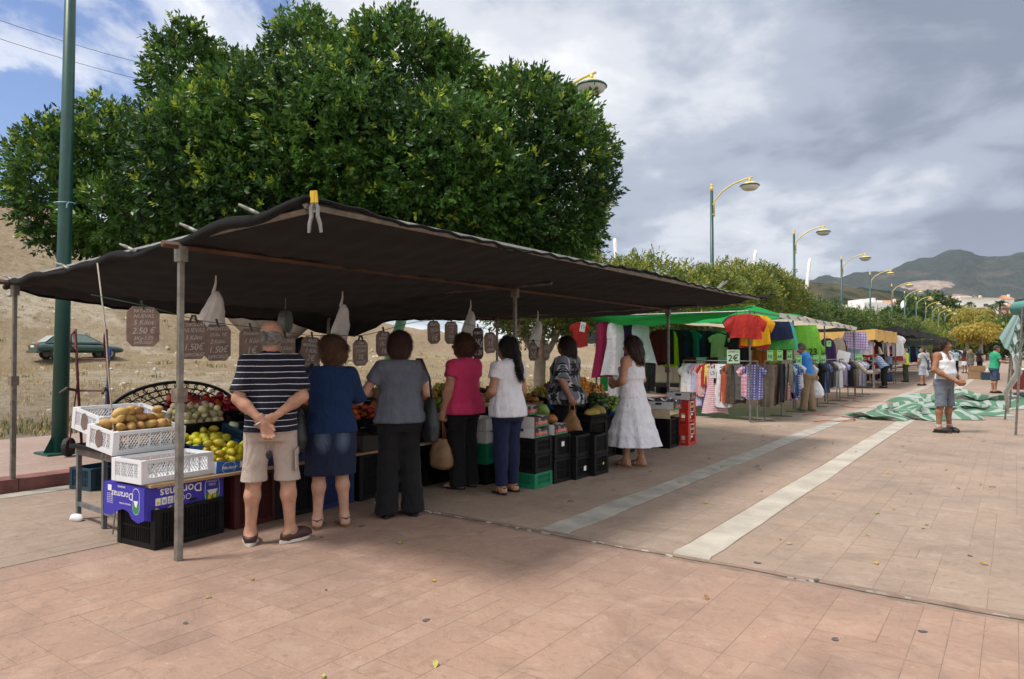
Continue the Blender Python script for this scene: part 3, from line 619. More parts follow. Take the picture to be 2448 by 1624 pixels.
for i, a in enumerate([('tall dark tree behind the lamp arms, left of centre', 2182, 712, 215, 5.5, MDG), ('tallest broad tree behind the lamp arms', 2226, 703, 225, 6.5, MDG), ('olive tree right of the tallest broad tree', 2262, 722, 225, 5.0, OLV), ('dark round tree below the tallest broad tree', 2208, 735, 200, 4.5, MDG), ('small dark tree beside the tall white block', 2140, 737, 200, 4.0, MDG),
      ('light green tree under the lamp arms', 2268, 742, 170, 4.2, LTG), ('olive tree under the villa right of the yellow trees', 2372, 755, 150, 4.0, OLV), ('green tree below the palms', 2398, 762, 130, 3.6, MDG), ('light green tree below the broad palm', 2360, 765, 125, 3.0, LTG), ('olive tree at the right end under the orange house', 2428, 748, 140, 4.0, OLV), ('olive tree below the villa', 2335, 752, 190, 4.0, OLV), ('yellow green tree low between lamp posts and weeping trees', 2285, 778, 120, 3.0, LTG), ('light tree far down the lamp row', 2240, 770, 130, 3.2, LTG)]):
    far_tree(*a, 90 + i)
YG = [(.24, .215, .03), (.32, .28, .045), (.36, .30, .05)]
far_tree('yellow weeping feathery tree lower right, nearest the square', 2345, 762, 105, 2.3, YEL, 120, 1.7, 0, 1.1); far_tree('yellow weeping feathery tree left half of the near pair', 2312, 770, 106, 2.0, YEL, 121, 1.5, 0, 1.1)
far_tree('yellow feathery tree higher up behind the near pair', 2312, 732, 140, 2.6, YG, 122, 2.4, 0, .8); far_tree('second yellow feathery tree higher up, toward the palms', 2342, 735, 142, 2.5, YG, 123, 2.4, 0, .8)
# ================================================================ people: implicit bodies turned into one continuous surface
def surf_nets(d, lo, h):
    nx, ny, nz = d.shape
    s = d < 0
    c = np.zeros((nx - 1, ny - 1, nz - 1), np.int8)
    for i in (0, 1):
        for j in (0, 1):
            for k in (0, 1): c += s[i:nx - 1 + i, j:ny - 1 + j, k:nz - 1 + k]
    act = (c > 0) & (c < 8)
    I = np.argwhere(act)
    if len(I) == 0: return np.zeros((0, 3)), np.zeros((0, 4), int)
    idx = -np.ones(act.shape, np.int64); idx[act] = np.arange(len(I))
    P = np.zeros((len(I), 3)); n = np.zeros(len(I))
    corners = [(i, j, k) for i in (0, 1) for j in (0, 1) for k in (0, 1)]
    val = {q: d[I[:, 0] + q[0], I[:, 1] + q[1], I[:, 2] + q[2]] for q in corners}
    for q in corners:
        for ax in range(3):
            if q[ax] == 0:
                r = list(q); r[ax] = 1; r = tuple(r)
                a, b = val[q], val[r]; cr = (a < 0) != (b < 0)
                t = np.where(cr, a / np.where(np.abs(a - b) < 1e-12, 1e-12, a - b), 0)
                p = np.array(q, float)[None, :] + 0 * P; p[:, ax] = t
                P[cr] += p[cr]; n += cr
    P = P / n[:, None] + I
    V = np.array(lo)[None, :] + P * h
    Fs = []
    for ax in range(3):
        u, v = (ax + 1) % 3, (ax + 2) % 3
        sl0 = [slice(1, -1)] * 3; sl1 = [slice(1, -1)] * 3
        sl0[ax] = slice(0, -1); sl1[ax] = slice(1, None)
        a, b = s[tuple(sl0)], s[tuple(sl1)]
        for flip in (False, True):
            E = np.argwhere((a & ~b) if not flip else (~a & b))
            if len(E) == 0: continue
            E = E.copy(); E[:, u] += 1; E[:, v] += 1
            def cell(du, dv):
                q = E.copy(); q[:, u] -= du; q[:, v] -= dv
                return idx[q[:, 0], q[:, 1], q[:, 2]]
            quad = np.stack([cell(1, 1), cell(0, 1), cell(0, 0), cell(1, 0)], 1)
            Fs.append(quad if not flip else quad[:, ::-1])
    F = np.concatenate(Fs); F = F[(F >= 0).all(1)]
    return V, F

class Field:
    """smooth union of shapes sampled on a grid"""
    def __init__(s, h, k=75.0): s.h = h; s.k = k; s.items = []; s.cuts = []; s.disp = None
    def add(s, fn, lo, hi): s.items.append((fn, np.minimum(lo, hi), np.maximum(lo, hi))); return s
    def cone(s, a, b, ra, rb):
        a = np.array(a, float); b = np.array(b, float); ba = b - a; l2 = max(ba @ ba, 1e-9)
        def fn(X, Y, Z):
            x, y, z = X - a[0], Y - a[1], Z - a[2]
            t = np.clip((x * ba[0] + y * ba[1] + z * ba[2]) / l2, 0, 1)
            return np.sqrt((x - t * ba[0]) ** 2 + (y - t * ba[1]) ** 2 + (z - t * ba[2]) ** 2) - (ra + (rb - ra) * t)
        m = max(ra, rb); return s.add(fn, np.minimum(a, b) - m, np.maximum(a, b) + m)
    def path(s, pts, rs):
        for i in range(len(pts) - 1): s.cone(pts[i], pts[i + 1], rs[i], rs[i + 1])
        return s
    def ell(s, c, r, rot=None):
        c = np.array(c, float); r = np.array(r, float); Rm = np.array(rot) if rot is not None else np.eye(3)
        def fn(X, Y, Z):
            x, y, z = X - c[0], Y - c[1], Z - c[2]
            q = [x * Rm[0, i] + y * Rm[1, i] + z * Rm[2, i] for i in range(3)]
            k0 = np.sqrt(sum((q[i] / r[i]) ** 2 for i in range(3))); k1 = np.sqrt(sum((q[i] / r[i] ** 2) ** 2 for i in range(3))) + 1e-6
            return k0 * (k0 - 1) / k1
        m = r.max(); return s.add(fn, c - m, c + m)
    def prof(s, rows, T=None, fold=None, p=2.3):
        """rows (z, cx, cy, a, b) along the axis of frame T=(origin, rot)"""
        rows = np.array(rows, float); o = np.zeros(3) if T is None else np.array(T[0]); Rm = np.eye(3) if T is None else np.array(T[1])
        def fn(X, Y, Z):
            x, y, z = X - o[0], Y - o[1], Z - o[2]
            q = [x * Rm[0, i] + y * Rm[1, i] + z * Rm[2, i] for i in range(3)]
            zc = np.clip(q[2], rows[0, 0], rows[-1, 0])
            cx, cy, a, b = (np.interp(zc, rows[:, 0], rows[:, i]) for i in (1, 2, 3, 4))
            ux, uy = (q[0] - cx) / a, (q[1] - cy) / b
            rr = (np.abs(ux) ** p + np.abs(uy) ** p) ** (1 / p)
            if fold is not None: rr = rr / fold(np.arctan2(uy, ux), zc)
            dr = (rr - 1) * np.minimum(a, b)
            dz = np.abs(q[2] - zc)
            return np.where(dz > 0, np.sqrt(np.maximum(dr, 0) ** 2 + dz ** 2), dr)
        L = []
        for zr, cx, cy, a, b in rows:
            for sx in (-1.15, 1.15):
                for sy in (-1.15, 1.15): L.append(o + Rm @ np.array([cx + sx * a, cy + sy * b, zr]))
        L = np.array(L); return s.add(fn, L.min(0), L.max(0))
    def cut(s, point, normal):
        """keep the side the normal points away from"""
        s.cuts.append((np.array(point, float), np.array(normal, float) / np.linalg.norm(normal))); return s
    def run(s, inflate=0.0, disp=None):
        mg = 0.05 + inflate
        lo = np.min([i[1] for i in s.items], 0) - mg; hi = np.max([i[2] for i in s.items], 0) + mg
        n = np.ceil((hi - lo) / s.h).astype(int) + 1
        ax = [lo[i] + s.h * np.arange(n[i]) for i in range(3)]
        acc = np.zeros(tuple(n), np.float64)
        for fn, a, b in s.items:
            i0 = np.maximum(((a - mg - lo) / s.h).astype(int), 0); i1 = np.minimum(((b + mg - lo) / s.h).astype(int) + 2, n)
            X, Y, Z = ax[0][i0[0]:i1[0], None, None], ax[1][None, i0[1]:i1[1], None], ax[2][None, None, i0[2]:i1[2]]
            acc[i0[0]:i1[0], i0[1]:i1[1], i0[2]:i1[2]] += np.exp(-s.k * np.clip(fn(X, Y, Z), -0.3, 0.3))
        d = -np.log(acc + 1e-12) / s.k - inflate
        X, Y, Z = ax[0][:, None, None], ax[1][None, :, None], ax[2][None, None, :]
        if disp is not None: d = d + disp(X, Y, Z)
        for p, nn in s.cuts: d = np.maximum(d, (X - p[0]) * nn[0] + (Y - p[1]) * nn[1] + (Z - p[2]) * nn[2])
        return surf_nets(d, lo, s.h)

def wrinkle(seed, amp, fx=(14, 9, 22), n=4):
    r = np.random.default_rng(seed)
    w = [(r.normal(size=3) * np.array(fx), r.uniform(0, 6.28), r.uniform(0.5, 1)) for _ in range(n)]
    def f(X, Y, Z):
        a = 0
        for k, ph, g in w: a = a + g * np.sin(k[0] * X + k[1] * Y + k[2] * Z + ph + 1.5 * np.sin(7 * Z + ph) )
        return amp * a / n
    return f
def rotm(rx=0, ry=0, rz=0): return np.array(Euler((R(rx), R(ry), R(rz))).to_matrix())

skins = {}
def skin_mat(c):
    if c not in skins:
        m = mat('skin_%d' % len(skins), c, 0.6, 0.14, 16, 0, 0.25, 90, 0.25)
        bsdf(m).inputs['Subsurface Weight'].default_value = 0.05; bsdf(m).inputs['Subsurface Radius'].default_value = (0.02, 0.008, 0.005)
        skins[c] = m
    return skins[c]
FEM = [(-0.12, 0, -.005, .150, .112), (-0.05, 0, -.018, .182, .128), (0.04, 0, -.01, .172, .118), (0.15, 0, .005, .142, .102), (0.27, 0, .008, .148, .103), (0.36, 0, .018, .158, .116), (0.44, 0, 0, .150, .092), (0.49, 0, -.01, .125, .072), (0.53, 0, -.015, .065, .055)]
MAL = [(-0.12, 0, -.005, .150, .110), (-0.05, 0, -.015, .170, .122), (0.04, 0, .0, .164, .118), (0.15, 0, .02, .160, .120), (0.27, 0, .015, .168, .116), (0.37, 0, .005, .178, .116), (0.45, 0, -.008, .170, .092), (0.50, 0, -.015, .135, .070), (0.54, 0, -.018, .066, .058)]
_pid = [0]
def hand(side, w, d, n, curl=35, spread=6, h=0.0045, s=1.0, grip=None):
    """palm, four fingers of unequal length with a knuckle bend, thumb from the side near the wrist"""
    w = np.array(w); d = np.array(d) / np.linalg.norm(d); n = np.array(n, float); n = n - d * (n @ d); n /= np.linalg.norm(n)
    a = np.cross(d, n) * side                                 # towards the thumb
    f = Field(h, 130)
    f.cone(w - d * 0.05, w + d * 0.01, .024 * s, .026 * s)
    kn = []
    for i, (off, L) in enumerate(((.030, .068), (.010, .076), (-.010, .070), (-.029, .054))):
        k = w + d * (.092 - .004 * abs(i - 1.3)) * s + a * off * s
        f.cone(w + d * .018 + a * off * .5 * s, k, .017 * s, .0125 * s)
        ang = R(curl * (0.8 + 0.12 * i)); sp = R(spread * (1.4 - i) / 1.4)
        d1 = d * math.cos(ang) + n * math.sin(ang) + a * math.sin(sp); d1 /= np.linalg.norm(d1)
        ang2 = R(curl * (2.0 + 0.1 * i)); d2 = d * math.cos(ang2) + n * math.sin(ang2) + a * math.sin(sp) * .6; d2 /= np.linalg.norm(d2)
        m = k + d1 * L * .55 * s
        f.cone(k, m, .0098 * s, .0088 * s); f.cone(m, m + d2 * L * .5 * s, .0088 * s, .007 * s)
    t0 = w + d * .025 * s + a * .022 * s; t1 = t0 + (d * .7 + a * .65 + n * .35) * .040 * s; t2 = t1 + (d * .9 + a * .05 + n * .55) * .034 * s
    f.cone(t0, t1, .0155 * s, .0115 * s); f.cone(t1, t2, .0112 * s, .0085 * s)
    return f.run()

def person(label, loc, rot, H=1.66, sex='f', wide=1.0, deep=1.0, lean=0, skin=(0.42, 0.23, 0.15), head=(0, 0), arms=None, legs=None, hands=None,
           hair=None, haircol=(0.03, 0.018, 0.012), clothes=(), shoes=None, h=0.0115, group=None, belly=0.0, sway=0.0, calf=1.0, arm=1.0, face=False, name='person'):
    _pid[0] += 1; pid = _pid[0]
    s = H / 1.70
    root = empty(name, loc, R(rot), label, 'person', group)
    hz = 0.92 * s
    T = (np.array([0, 0, hz]), rotm(-lean, sway, 0))
    tp = lambda x, y, z: T[0] + T[1] @ (np.array([x, y, z]) * s)
    base = FEM if sex == 'f' else MAL
    rows = [(z * s, cx, cy * s + belly * s * max(0, 1 - abs(z - .14) / .2) , a * s * wide, b * s * deep + belly * s * max(0, 1 - abs(z - .14) / .2)) for z, cx, cy, a, b in base]
    sw = (.152 if sex == 'f' else .168) * (0.5 + 0.5 * wide)
    sh = {-1: tp(-sw, -.012, .468), 1: tp(sw, -.012, .468)}
    A = {}
    for sd in (-1, 1):
        e, w = (arms or {}).get(sd, ((.225 * sd * (.6 + .4 * wide), -.03, 1.11), (.235 * sd * (.6 + .4 * wide), .04, .87)))
        A[sd] = (sh[sd], np.array(e) * s, np.array(w) * s)
    L = {}
    for sd in (-1, 1):
        k, a, fd = (legs or {}).get(sd, ((.095 * sd, .015, .49), (.10 * sd, -.02, .085), 8 * sd))
        L[sd] = (tp(.088 * sd * (0.6 + 0.4 * wide), 0, -.03), np.array(k) * s, np.array(a) * s, fd)
    hc = tp(0, .012, .662) if not lean else tp(0, .03, .655)
    nk = tp(0, -.02, .50)
    HR = T[1] @ rotm(0, 0, head[0]) @ rotm(head[1] + lean * 0.6, 0, 0)
    hp = lambda x, y, z: hc + HR @ (np.array([x, y, z]) * s * 1.06)
    def torso(f, z0=None, z1=None, grow=0.0, fold=None):
        rr = rows
        if z0 is not None or z1 is not None:
            zs = [r[0] for r in rows]; lo = zs[0] if z0 is None else z0; hi = zs[-1] if z1 is None else z1
            pts = sorted(set([lo, hi] + [z for z in zs if lo < z < hi]))
            ar = np.array(rows)
            rr = [(z,) + tuple(np.interp(z, ar[:, 0], ar[:, i]) for i in range(1, 5)) for z in pts]
        f.prof([(z, cx, cy, a + grow, b + grow) for z, cx, cy, a, b in rr], T, fold)
        return f
    # --- body
    f = Field(h)
    torso(f)
    for sd in (-1, 1):
        a0, e, w = A[sd]; hp0, k, an, fd = L[sd]
        f.ell(a0 + np.array([0, 0, -.01]), (.056 * s * arm, .058 * s * arm, .062 * s))
        f.cone(a0, e, .050 * s * arm, .038 * s * arm); f.cone(e, e + (w - e) * .3, .038 * s * arm, .040 * s * arm); f.cone(e + (w - e) * .3, w, .038 * s * arm, .026 * s)
        f.cone(hp0, k, .086 * s * (.5 + .5 * wide), .056 * s * calf)
        m = k + (an - k) * .3 + np.array([0, -.018, 0]); f.cone(k, m, .053 * s * calf, .057 * s * calf); f.cone(m, an, .055 * s * calf, .036 * s * calf)
        c, sn = math.cos(R(fd)), math.sin(R(fd)); fw = np.array([sn, c, 0])
        hl = an + np.array([0, 0, -.045 * s]) - fw * .035; f.cone(an, hl, .037 * s, .034 * s)
        ball = an + fw * .11 * s + np.array([0, 0, -.060 * s]); f.cone(hl, ball, .032 * s, .028 * s); f.cone(an + fw * .02, ball, .036 * s, .026 * s)
        rt = np.array([c, -sn, 0])
        for q in (-1, 0, 1): f.cone(ball + rt * .022 * q, ball + rt * .027 * q + fw * .062 * s + np.array([0, 0, -.006]), .022 * s, .016 * s)
    f.cone(nk, hp(0, -.012, -.09), (.052 if sex == 'f' else .060) * s, (.048 if sex == 'f' else .056) * s)
    f.cut((0, 0, 0.012), (0, 0, -1))
    V, F = f.run()
    parts = [(V, F)]
    # --- head
    f = Field(min(.0062, h * .7), 110)
    f.cone(nk, hp(0, -.012, -.08), .048 * s, .046 * s)
    f.ell(hp(0, -.012, .028), np.array((.080, .099, .096)) * s, HR); f.ell(hp(0, .028, -.045), np.array((.060, .066, .075)) * s, HR)
    f.cone(hp(0, .062, -.088), hp(0, .050, -.095), .018 * s, .024 * s)
    f.cone(hp(0, .088, .008), hp(0, .106, -.026), .008 * s, .0125 * s); f.cone(hp(-.013, .092, -.03), hp(.013, .092, -.03), .008 * s, .008 * s)
    f.cone(hp(-.035, .072, .026), hp(.035, .072, .026), .012 * s, .012 * s)
    f.cone(hp(-.018, .082, -.060), hp(.018, .082, -.060), .008 * s, .008 * s); f.cone(hp(-.015, .080, -.071), hp(.015, .080, -.071), .009 * s, .009 * s)
    for sd in (-1, 1):
        f.ell(hp(.076 * sd, -.012, -.005), np.array((.010, .020, .032)) * s, HR @ rotm(0, 0, 20 * sd)); f.ell(hp(.040 * sd, .062, -.022), np.array((.020, .018, .022)) * s, HR)
    parts.append(f.run())
    # --- hands
    if h < 0.02:
        for sd in (-1, 1):
            a0, e, w = A[sd]; hd = (hands or {}).get(sd, {})
            parts.append(hand(sd, w, hd.get('d', (w - e)), hd.get('n', (-sd, .1, 0)), hd.get('curl', 32), s=s))
    off = 0; VV = []; FF = []
    for v, ff in parts: VV.append(v); FF.append(ff + off); off += len(v)
    body = link('body', npmesh('body', np.concatenate(VV), np.concatenate(FF), skin_mat(skin)), root)
    if face:
        for sd in (-1, 1):
            mb = MB(); c = hp(.031 * sd, .080, .004)
            n = 8; vs = [Vector(c) + Vector(HR @ np.array([math.cos(t) * .013, .004, math.sin(t) * .006])) for t in [2 * math.pi * i / n for i in range(n)]] + [Vector(c) + Vector(HR @ np.array([0, .010, 0]))]
            mb.add(vs, [(i, (i + 1) % n, n) for i in range(n)]); mb.build('eye', mat('eye', (.02, .014, .012), .2), root, smooth=True)
    # --- hair
    if hair:
        hm = mat('hair_%.3f_%.3f_%.3f' % haircol, haircol, 0.42, 0.45, 34, 0, 0.9, 120, 0.5)
        f = Field(.0075 if h < .02 else h * .8, 90)
        st = lambda X, Y, Z: .0035 * np.sin(190 * X + 60 * Y + 7 * np.sin(30 * Z)) + .004 * np.sin(75 * (X - Y) + 25 * Z) 
        if hair == 'rim':
            f.ell(hp(0, -.030, .000), np.array((.082, .084, .058)) * s, HR); f.cut(hp(0, .025, 0), HR @ np.array([0, 1, .15]))
            f.cut(hp(0, -.09, .045), HR @ np.array([0, .38, 1]))
        elif hair == 'short':
            f.ell(hp(0, -.020, .040), np.array((.084, .100, .092)) * s, HR); f.ell(hp(0, -.04, -.01), np.array((.080, .070, .07)) * s, HR); f.cut(hp(0, .062, .05), HR @ np.array([0, 1, -.75]))
        elif hair == 'bob':
            f.ell(hp(0, -.018, .040), np.array((.092, .106, .100)) * s, HR); f.ell(hp(0, -.050, -.03), np.array((.094, .076, .105)) * s, HR)
            for sd in (-1, 1): f.cone(hp(.072 * sd, -.005, .02), hp(.082 * sd, .005, -.105), .030 * s, .026 * s)
            f.cut(hp(0, .050, .05), HR @ np.array([0, 1, -.55])); f.cut(hp(0, 0, -.135), HR @ np.array([0, .15, -1]))
        elif hair == 'curl':
            r = np.random.default_rng(pid)
            f.ell(hp(0, -.02, .040), np.array((.094, .108, .104)) * s, HR); f.ell(hp(0, -.05, -.02), np.array((.090, .075, .09)) * s, HR)
            for i in range(46):
                v = r.normal(size=3); v /= np.linalg.norm(v)
                if v[1] > .55 and v[2] < .5: continue
                f.ell(hp(.09 * v[0], -.02 + .10 * v[1], .02 + .105 * v[2]), np.array((.026, .026, .024)) * s * r.uniform(.75, 1.15))
            f.cut(hp(0, .066, .05), HR @ np.array([0, 1, -.62]))
        elif hair in ('long', 'pony', 'shag'):
            f.ell(hp(0, -.016, .040), np.array((.090, .106, .098)) * s, HR); f.ell(hp(0, -.045, -.02), np.array((.085, .07, .085)) * s, HR)
            if hair == 'pony':
                f.path([hp(0, -.10, .03), hp(0.01, -.125, -.05), hp(.03, -.15, -.20), hp(.05, -.14, -.36), hp(.07, -.13, -.45)], [.034, .040, .042, .034, .008])
            elif hair == 'long':
                for i in range(9):
                    a = R(-125 + i * 31.25); x, y = .082 * math.sin(a), -.02 - .085 * math.cos(a) * .9
                    f.path([hp(x * .9, y, .03), hp(x * 1.15, y * 1.05 - .01, -.09), hp(x * 1.3, y * 1.15 - .02, -.20 - .02 * (i % 3))], [.034 * s, .036 * s, .016 * s])
            else:
                for i in range(9):
                    a = R(-118 + i * 29.5); x, y = .084 * math.sin(a), -.02 - .09 * math.cos(a)
                    f.path([hp(x * .9, y, .05), hp(x * 1.2, y * 1.1, -.05), hp(x * 1.28, y * 1.2, -.105 - .015 * (i % 2))], [.036 * s, .036 * s, .018 * s])
            f.cut(hp(0, .052, .055), HR @ np.array([0, 1, -.6]))
        V, F = f.run(0, st)
        if hair != 'rim' or True:                             # loose strands over the mass of hair
            r = np.random.default_rng(pid); ns = int(4000 if h < .013 else (900 if h < .018 else 0))
            if ns and len(V):
                P0 = V[r.integers(0, len(V), ns)]; cc = np.array(hp(0, -.02, .0)); nn = P0 - cc; nn /= np.linalg.norm(nn, axis=1)[:, None] + 1e-6
                dn = np.array([0, 0, -1.0]) + r.normal(0, .28 if hair != 'curl' else .9, (ns, 3)) + np.array([0, .0, 0]); dn -= nn * (dn * nn).sum(1)[:, None] * .85; dn /= np.linalg.norm(dn, axis=1)[:, None] + 1e-6
                Ls = r.uniform(.025, .075, (ns, 1)) * (.35 if hair in ('rim', 'short') else 1.0); sd_ = np.cross(dn, nn) * .0024
                a_ = P0 + nn * .001; m_ = a_ + dn * Ls * .5 + nn * .005; e_ = a_ + dn * Ls + nn * r.uniform(-.002, .016, (ns, 1))
                SV = np.stack([a_ - sd_, a_ + sd_, m_ + sd_, m_ - sd_, e_ + sd_ * .3, e_ - sd_ * .3], 1).reshape(-1, 3); q = np.arange(ns) * 6 + len(V)
                F = np.concatenate([F, np.stack([q, q + 1, q + 2, q + 3], -1), np.stack([q + 3, q + 2, q + 4, q + 5], -1)]); V = np.concatenate([V, SV])
        link('hair', npmesh('hair', V, F, hm), root)
    # --- clothes
    for ci, c in enumerate(clothes):
        kind = c['kind']; inf = c.get('inf', .010); f = Field(c.get('h', h))
        if kind == 'top':
            z0 = c.get('hem', -.05) * s
            ar = np.array(rows); torso(f, z0, c.get('neck', .54) * s, c.get('grow', 0.0))
            if c.get('flare'):
                rz = [z0, z0 + .12 * s, z0 + .26 * s]; bb = [tuple(np.interp(z, ar[:, 0], ar[:, i]) for i in range(1, 5)) for z in rz]
                f.prof([(z, b[0], b[1], b[2] + c['flare'] * k * s, b[3] + c['flare'] * k * s) for z, b, k in zip(rz, bb, (1.0, .6, .1))], T, (lambda th, z: 1 + .035 * np.sin(7 * th + 2) + .02 * np.sin(13 * th)))
            sl = c.get('sleeve', .6)
            for sd in (-1, 1):
                a0, e, w = A[sd]
                if sl > 0:
                    f.ell(a0 + np.array([0, 0, -.012]), (.056 * s * arm, .060 * s * arm, .060 * s))
                    pe = a0 + (e - a0) * min(sl, 1); lo = c.get('loose', .012)
                    g = Field(h); r0 = .050 * s * arm; r1 = (.044 + lo) * s * arm
                    dv = (e - a0) / np.linalg.norm(e - a0)
                    a_, b_ = np.array(a0), np.array(pe); ba = b_ - a_; l2 = ba @ ba
                    def fn(X, Y, Z, a_=a_, ba=ba, l2=l2, r0=r0, r1=r1, b_=b_, dv=dv):
                        x, y, z = X - a_[0], Y - a_[1], Z - a_[2]
                        t = np.clip((x * ba[0] + y * ba[1] + z * ba[2]) / l2, 0, 1)
                        dd = np.sqrt((x - t * ba[0]) ** 2 + (y - t * ba[1]) ** 2 + (z - t * ba[2]) ** 2) - (r0 + (r1 - r0) * t)
                        return np.maximum(dd, (X - b_[0]) * dv[0] + (Y - b_[1]) * dv[1] + (Z - b_[2]) * dv[2] - .0)
                    f.add(fn, np.minimum(a_, b_) - .08, np.maximum(a_, b_) + .08)
                    if sl > 1: f.cone(e, e + (w - e) * (sl - 1), .048 * s, .044 * s)
            if sl > 0: f.path([tp(-.125, -.015, .462), tp(0, -.018, .492), tp(.125, -.015, .462)], [.046 * s, .046 * s, .046 * s])
            zc = (z0 + c.get('dip', 0)); f.cut(T[0] + T[1] @ np.array([0, 0, z0 + .004]), T[1] @ np.array([0, c.get('hemtilt', 0), -1]))
            f.cut(tp(0, .02, c.get('neckcut', .515)), T[1] @ np.array([0, c.get('neckslope', .35), 1]))
            if c.get('tank'):
                for sd in (-1, 1): f.cut(tp(.118 * sd, 0, .50), T[1] @ np.array([sd, 0, .12])) if False else None
        elif kind == 'tank':
            torso(f, c.get('hem', -.05) * s, .36 * s)
            for sd in (-1, 1): f.path([tp(.085 * sd, .075, .34), tp(.088 * sd, .05, .45), tp(.088 * sd, -.01, .503), tp(.088 * sd, -.06, .45), tp(.085 * sd, -.075, .33)], [.05 * s, .034 * s, .031 * s, .034 * s, .05 * s]) if c.get('strap', 1) == 1 else f.path([tp(.080 * sd, .09, .36), tp(.086 * sd, .035, .47), tp(.088 * sd, -.02, .512), tp(.082 * sd, -.075, .43), tp(.078 * sd, -.09, .33)], [.010, .007, .007, .007, .010])
            f.prof([(.24 * s, 0, 0.004, rows[5][3] * .99, rows[5][4] * .98), (c.get('bust', .40) * s, 0, .012 * s, rows[5][3] * .96, rows[5][4] * .99)], T)
            f.cut(T[0] + T[1] @ np.array([0, 0, c.get('hem', -.05) * s + .004]), T[1] @ np.array([0, 0, -1]))
        elif kind == 'bottom':
            torso(f, -.12 * s, c.get('waist', .06) * s)
            for sd in (-1, 1):
                hp0, k, an, fd = L[sd]; hem = c.get('hem', .05) * s; lo = c.get('loose', .012)
                k2 = k + (an - k) * .5
                if hem > k[2]:
                    t = (hp0[2] - hem) / (hp0[2] - k[2]); e = hp0 + (k - hp0) * t
                    f.cone(hp0, e + (k - hp0) * .06, .092 * s * (.5 + .5 * wide), (c.get('hemr', .092)) * s)
                else:
                    f.cone(hp0, k, .092 * s * (.5 + .5 * wide), (.060 + lo) * s)
                    t = (k[2] - hem) / max(k[2] - an[2], 1e-3); e = k + (an - k) * min(t, 1.25)
                    f.cone(k, e - np.array([0, 0, .04]), (.060 + lo) * s, c.get('hemr', .070) * s); mc = k + (an - k) * .3 + np.array([0, -.018, 0]); f.ell(mc, (.060 * s * calf, .060 * s * calf, .12)); f.ell(k, (.060 * s * calf,) * 3)
            f.cut((0, 0, c.get('hem', .05) * s), (0, 0, -1))
            f.cut(T[0] + T[1] @ np.array([0, 0, c.get('waist', .06) * s - .005]), T[1] @ np.array([0, 0, 1]))
        elif kind == 'skirt':
            zt, zb = c.get('top', .10) * s, c['hem'] * s - hz
            nf = c.get('folds', 9); am = c.get('amp', .04); ph = pid
            ar = np.array(rows); at = lambda z: tuple(np.interp(z, ar[:, 0], ar[:, i]) for i in range(1, 5))
            rr = []
            for i in range(9):
                z = zb + (zt - zb) * i / 8
                if z > -.06 * s: q = at(z); rr.append((z, q[0], q[1], q[2] + .006, q[3] + .006))
                else:
                    t = (-.06 * s - z) / (-.06 * s - zb); q = at(-.06 * s); fl = c.get('flarew', .05) * s
                    rr.append((z, q[0], q[1] + .01 * t, q[2] + .01 + fl * t, q[3] + .008 + (fl + c.get('fl2', .02) * s) * t))
            f.prof(rr, (T[0], np.eye(3)), lambda th, z: 1 + am * np.clip((zt - .12 - z) / (zt - zb), 0, 1) * (np.sin(nf * th + ph + 3 * z) + .5 * np.sin((nf * 2 + 1) * th + 2 * ph)), 2.0)
            for zz2 in c.get('tiers', ()):
                q = [(r[0], r[1], r[2], r[3] + .002, r[4] + .002) for r in [(zz2 * s - hz + dz,) + tuple(np.interp(zz2 * s - hz + dz, np.array(rr)[:, 0], np.array(rr)[:, i]) for i in range(1, 5)) for dz in (-.012, .012)]]
                f.prof(q, (T[0], np.eye(3)), lambda th, z: 1 + .6 * am * np.sin(nf * th + ph + 3 * z), 2.0)
            f.cut((0, 0, c['hem'] * s + .004), (0, 0, -1))
        elif kind == 'collar':
            f.cone(tp(-.03, -.045, .515), tp(.03, -.045, .515), .042 * s, .042 * s); f.cone(tp(-.03, .0, .51), tp(.03, .0, .51), .040 * s, .040 * s)
            f.cut(tp(0, -.02, .555), T[1] @ np.array([0, .25, 1]))
        V, F = f.run(inf, wrinkle(pid * 7 + ci, c.get('wr', .006), c.get('wf', (16, 12, 26))))
        link(c['name'], npmesh(c['name'], V, F, c['mat']), root)
    # --- shoes
    for sd in (-1, 1):
        if not shoes: break
        hp0, k, an, fd = L[sd]; c, sn = math.cos(R(fd)), math.sin(R(fd)); fw = np.array([sn, c, 0]); rt = np.array([c, -sn, 0])
        o = np.array([an[0], an[1], 0]); P = lambda x, y, z: o + rt * x + fw * y + np.array([0, 0, z])
        def outline(g=0, n=24):
            pts = []
            for i in range(n):
                t = 2 * math.pi * i / n; y = .05 + .145 * s * math.cos(t); wdt = (.046 if math.cos(t) > 0 else .036) * s
                pts.append((wdt * math.sin(t) * (1 + .25 * abs(math.sin(t))) + g * math.sin(t), y + g * math.cos(t)))
            return pts
        z0 = an[2] - .085 * s
        sole = MB(); n = 24; o1 = outline(.004); vs = [P(x, y, z0 + .002) for x, y in o1] + [P(x, y, z0 + .024) for x, y in o1]
        sole.add(vs, [tuple(range(n))[::-1], tuple(range(n, 2 * n))] + [(i, (i + 1) % n, n + (i + 1) % n, n + i) for i in range(n)])
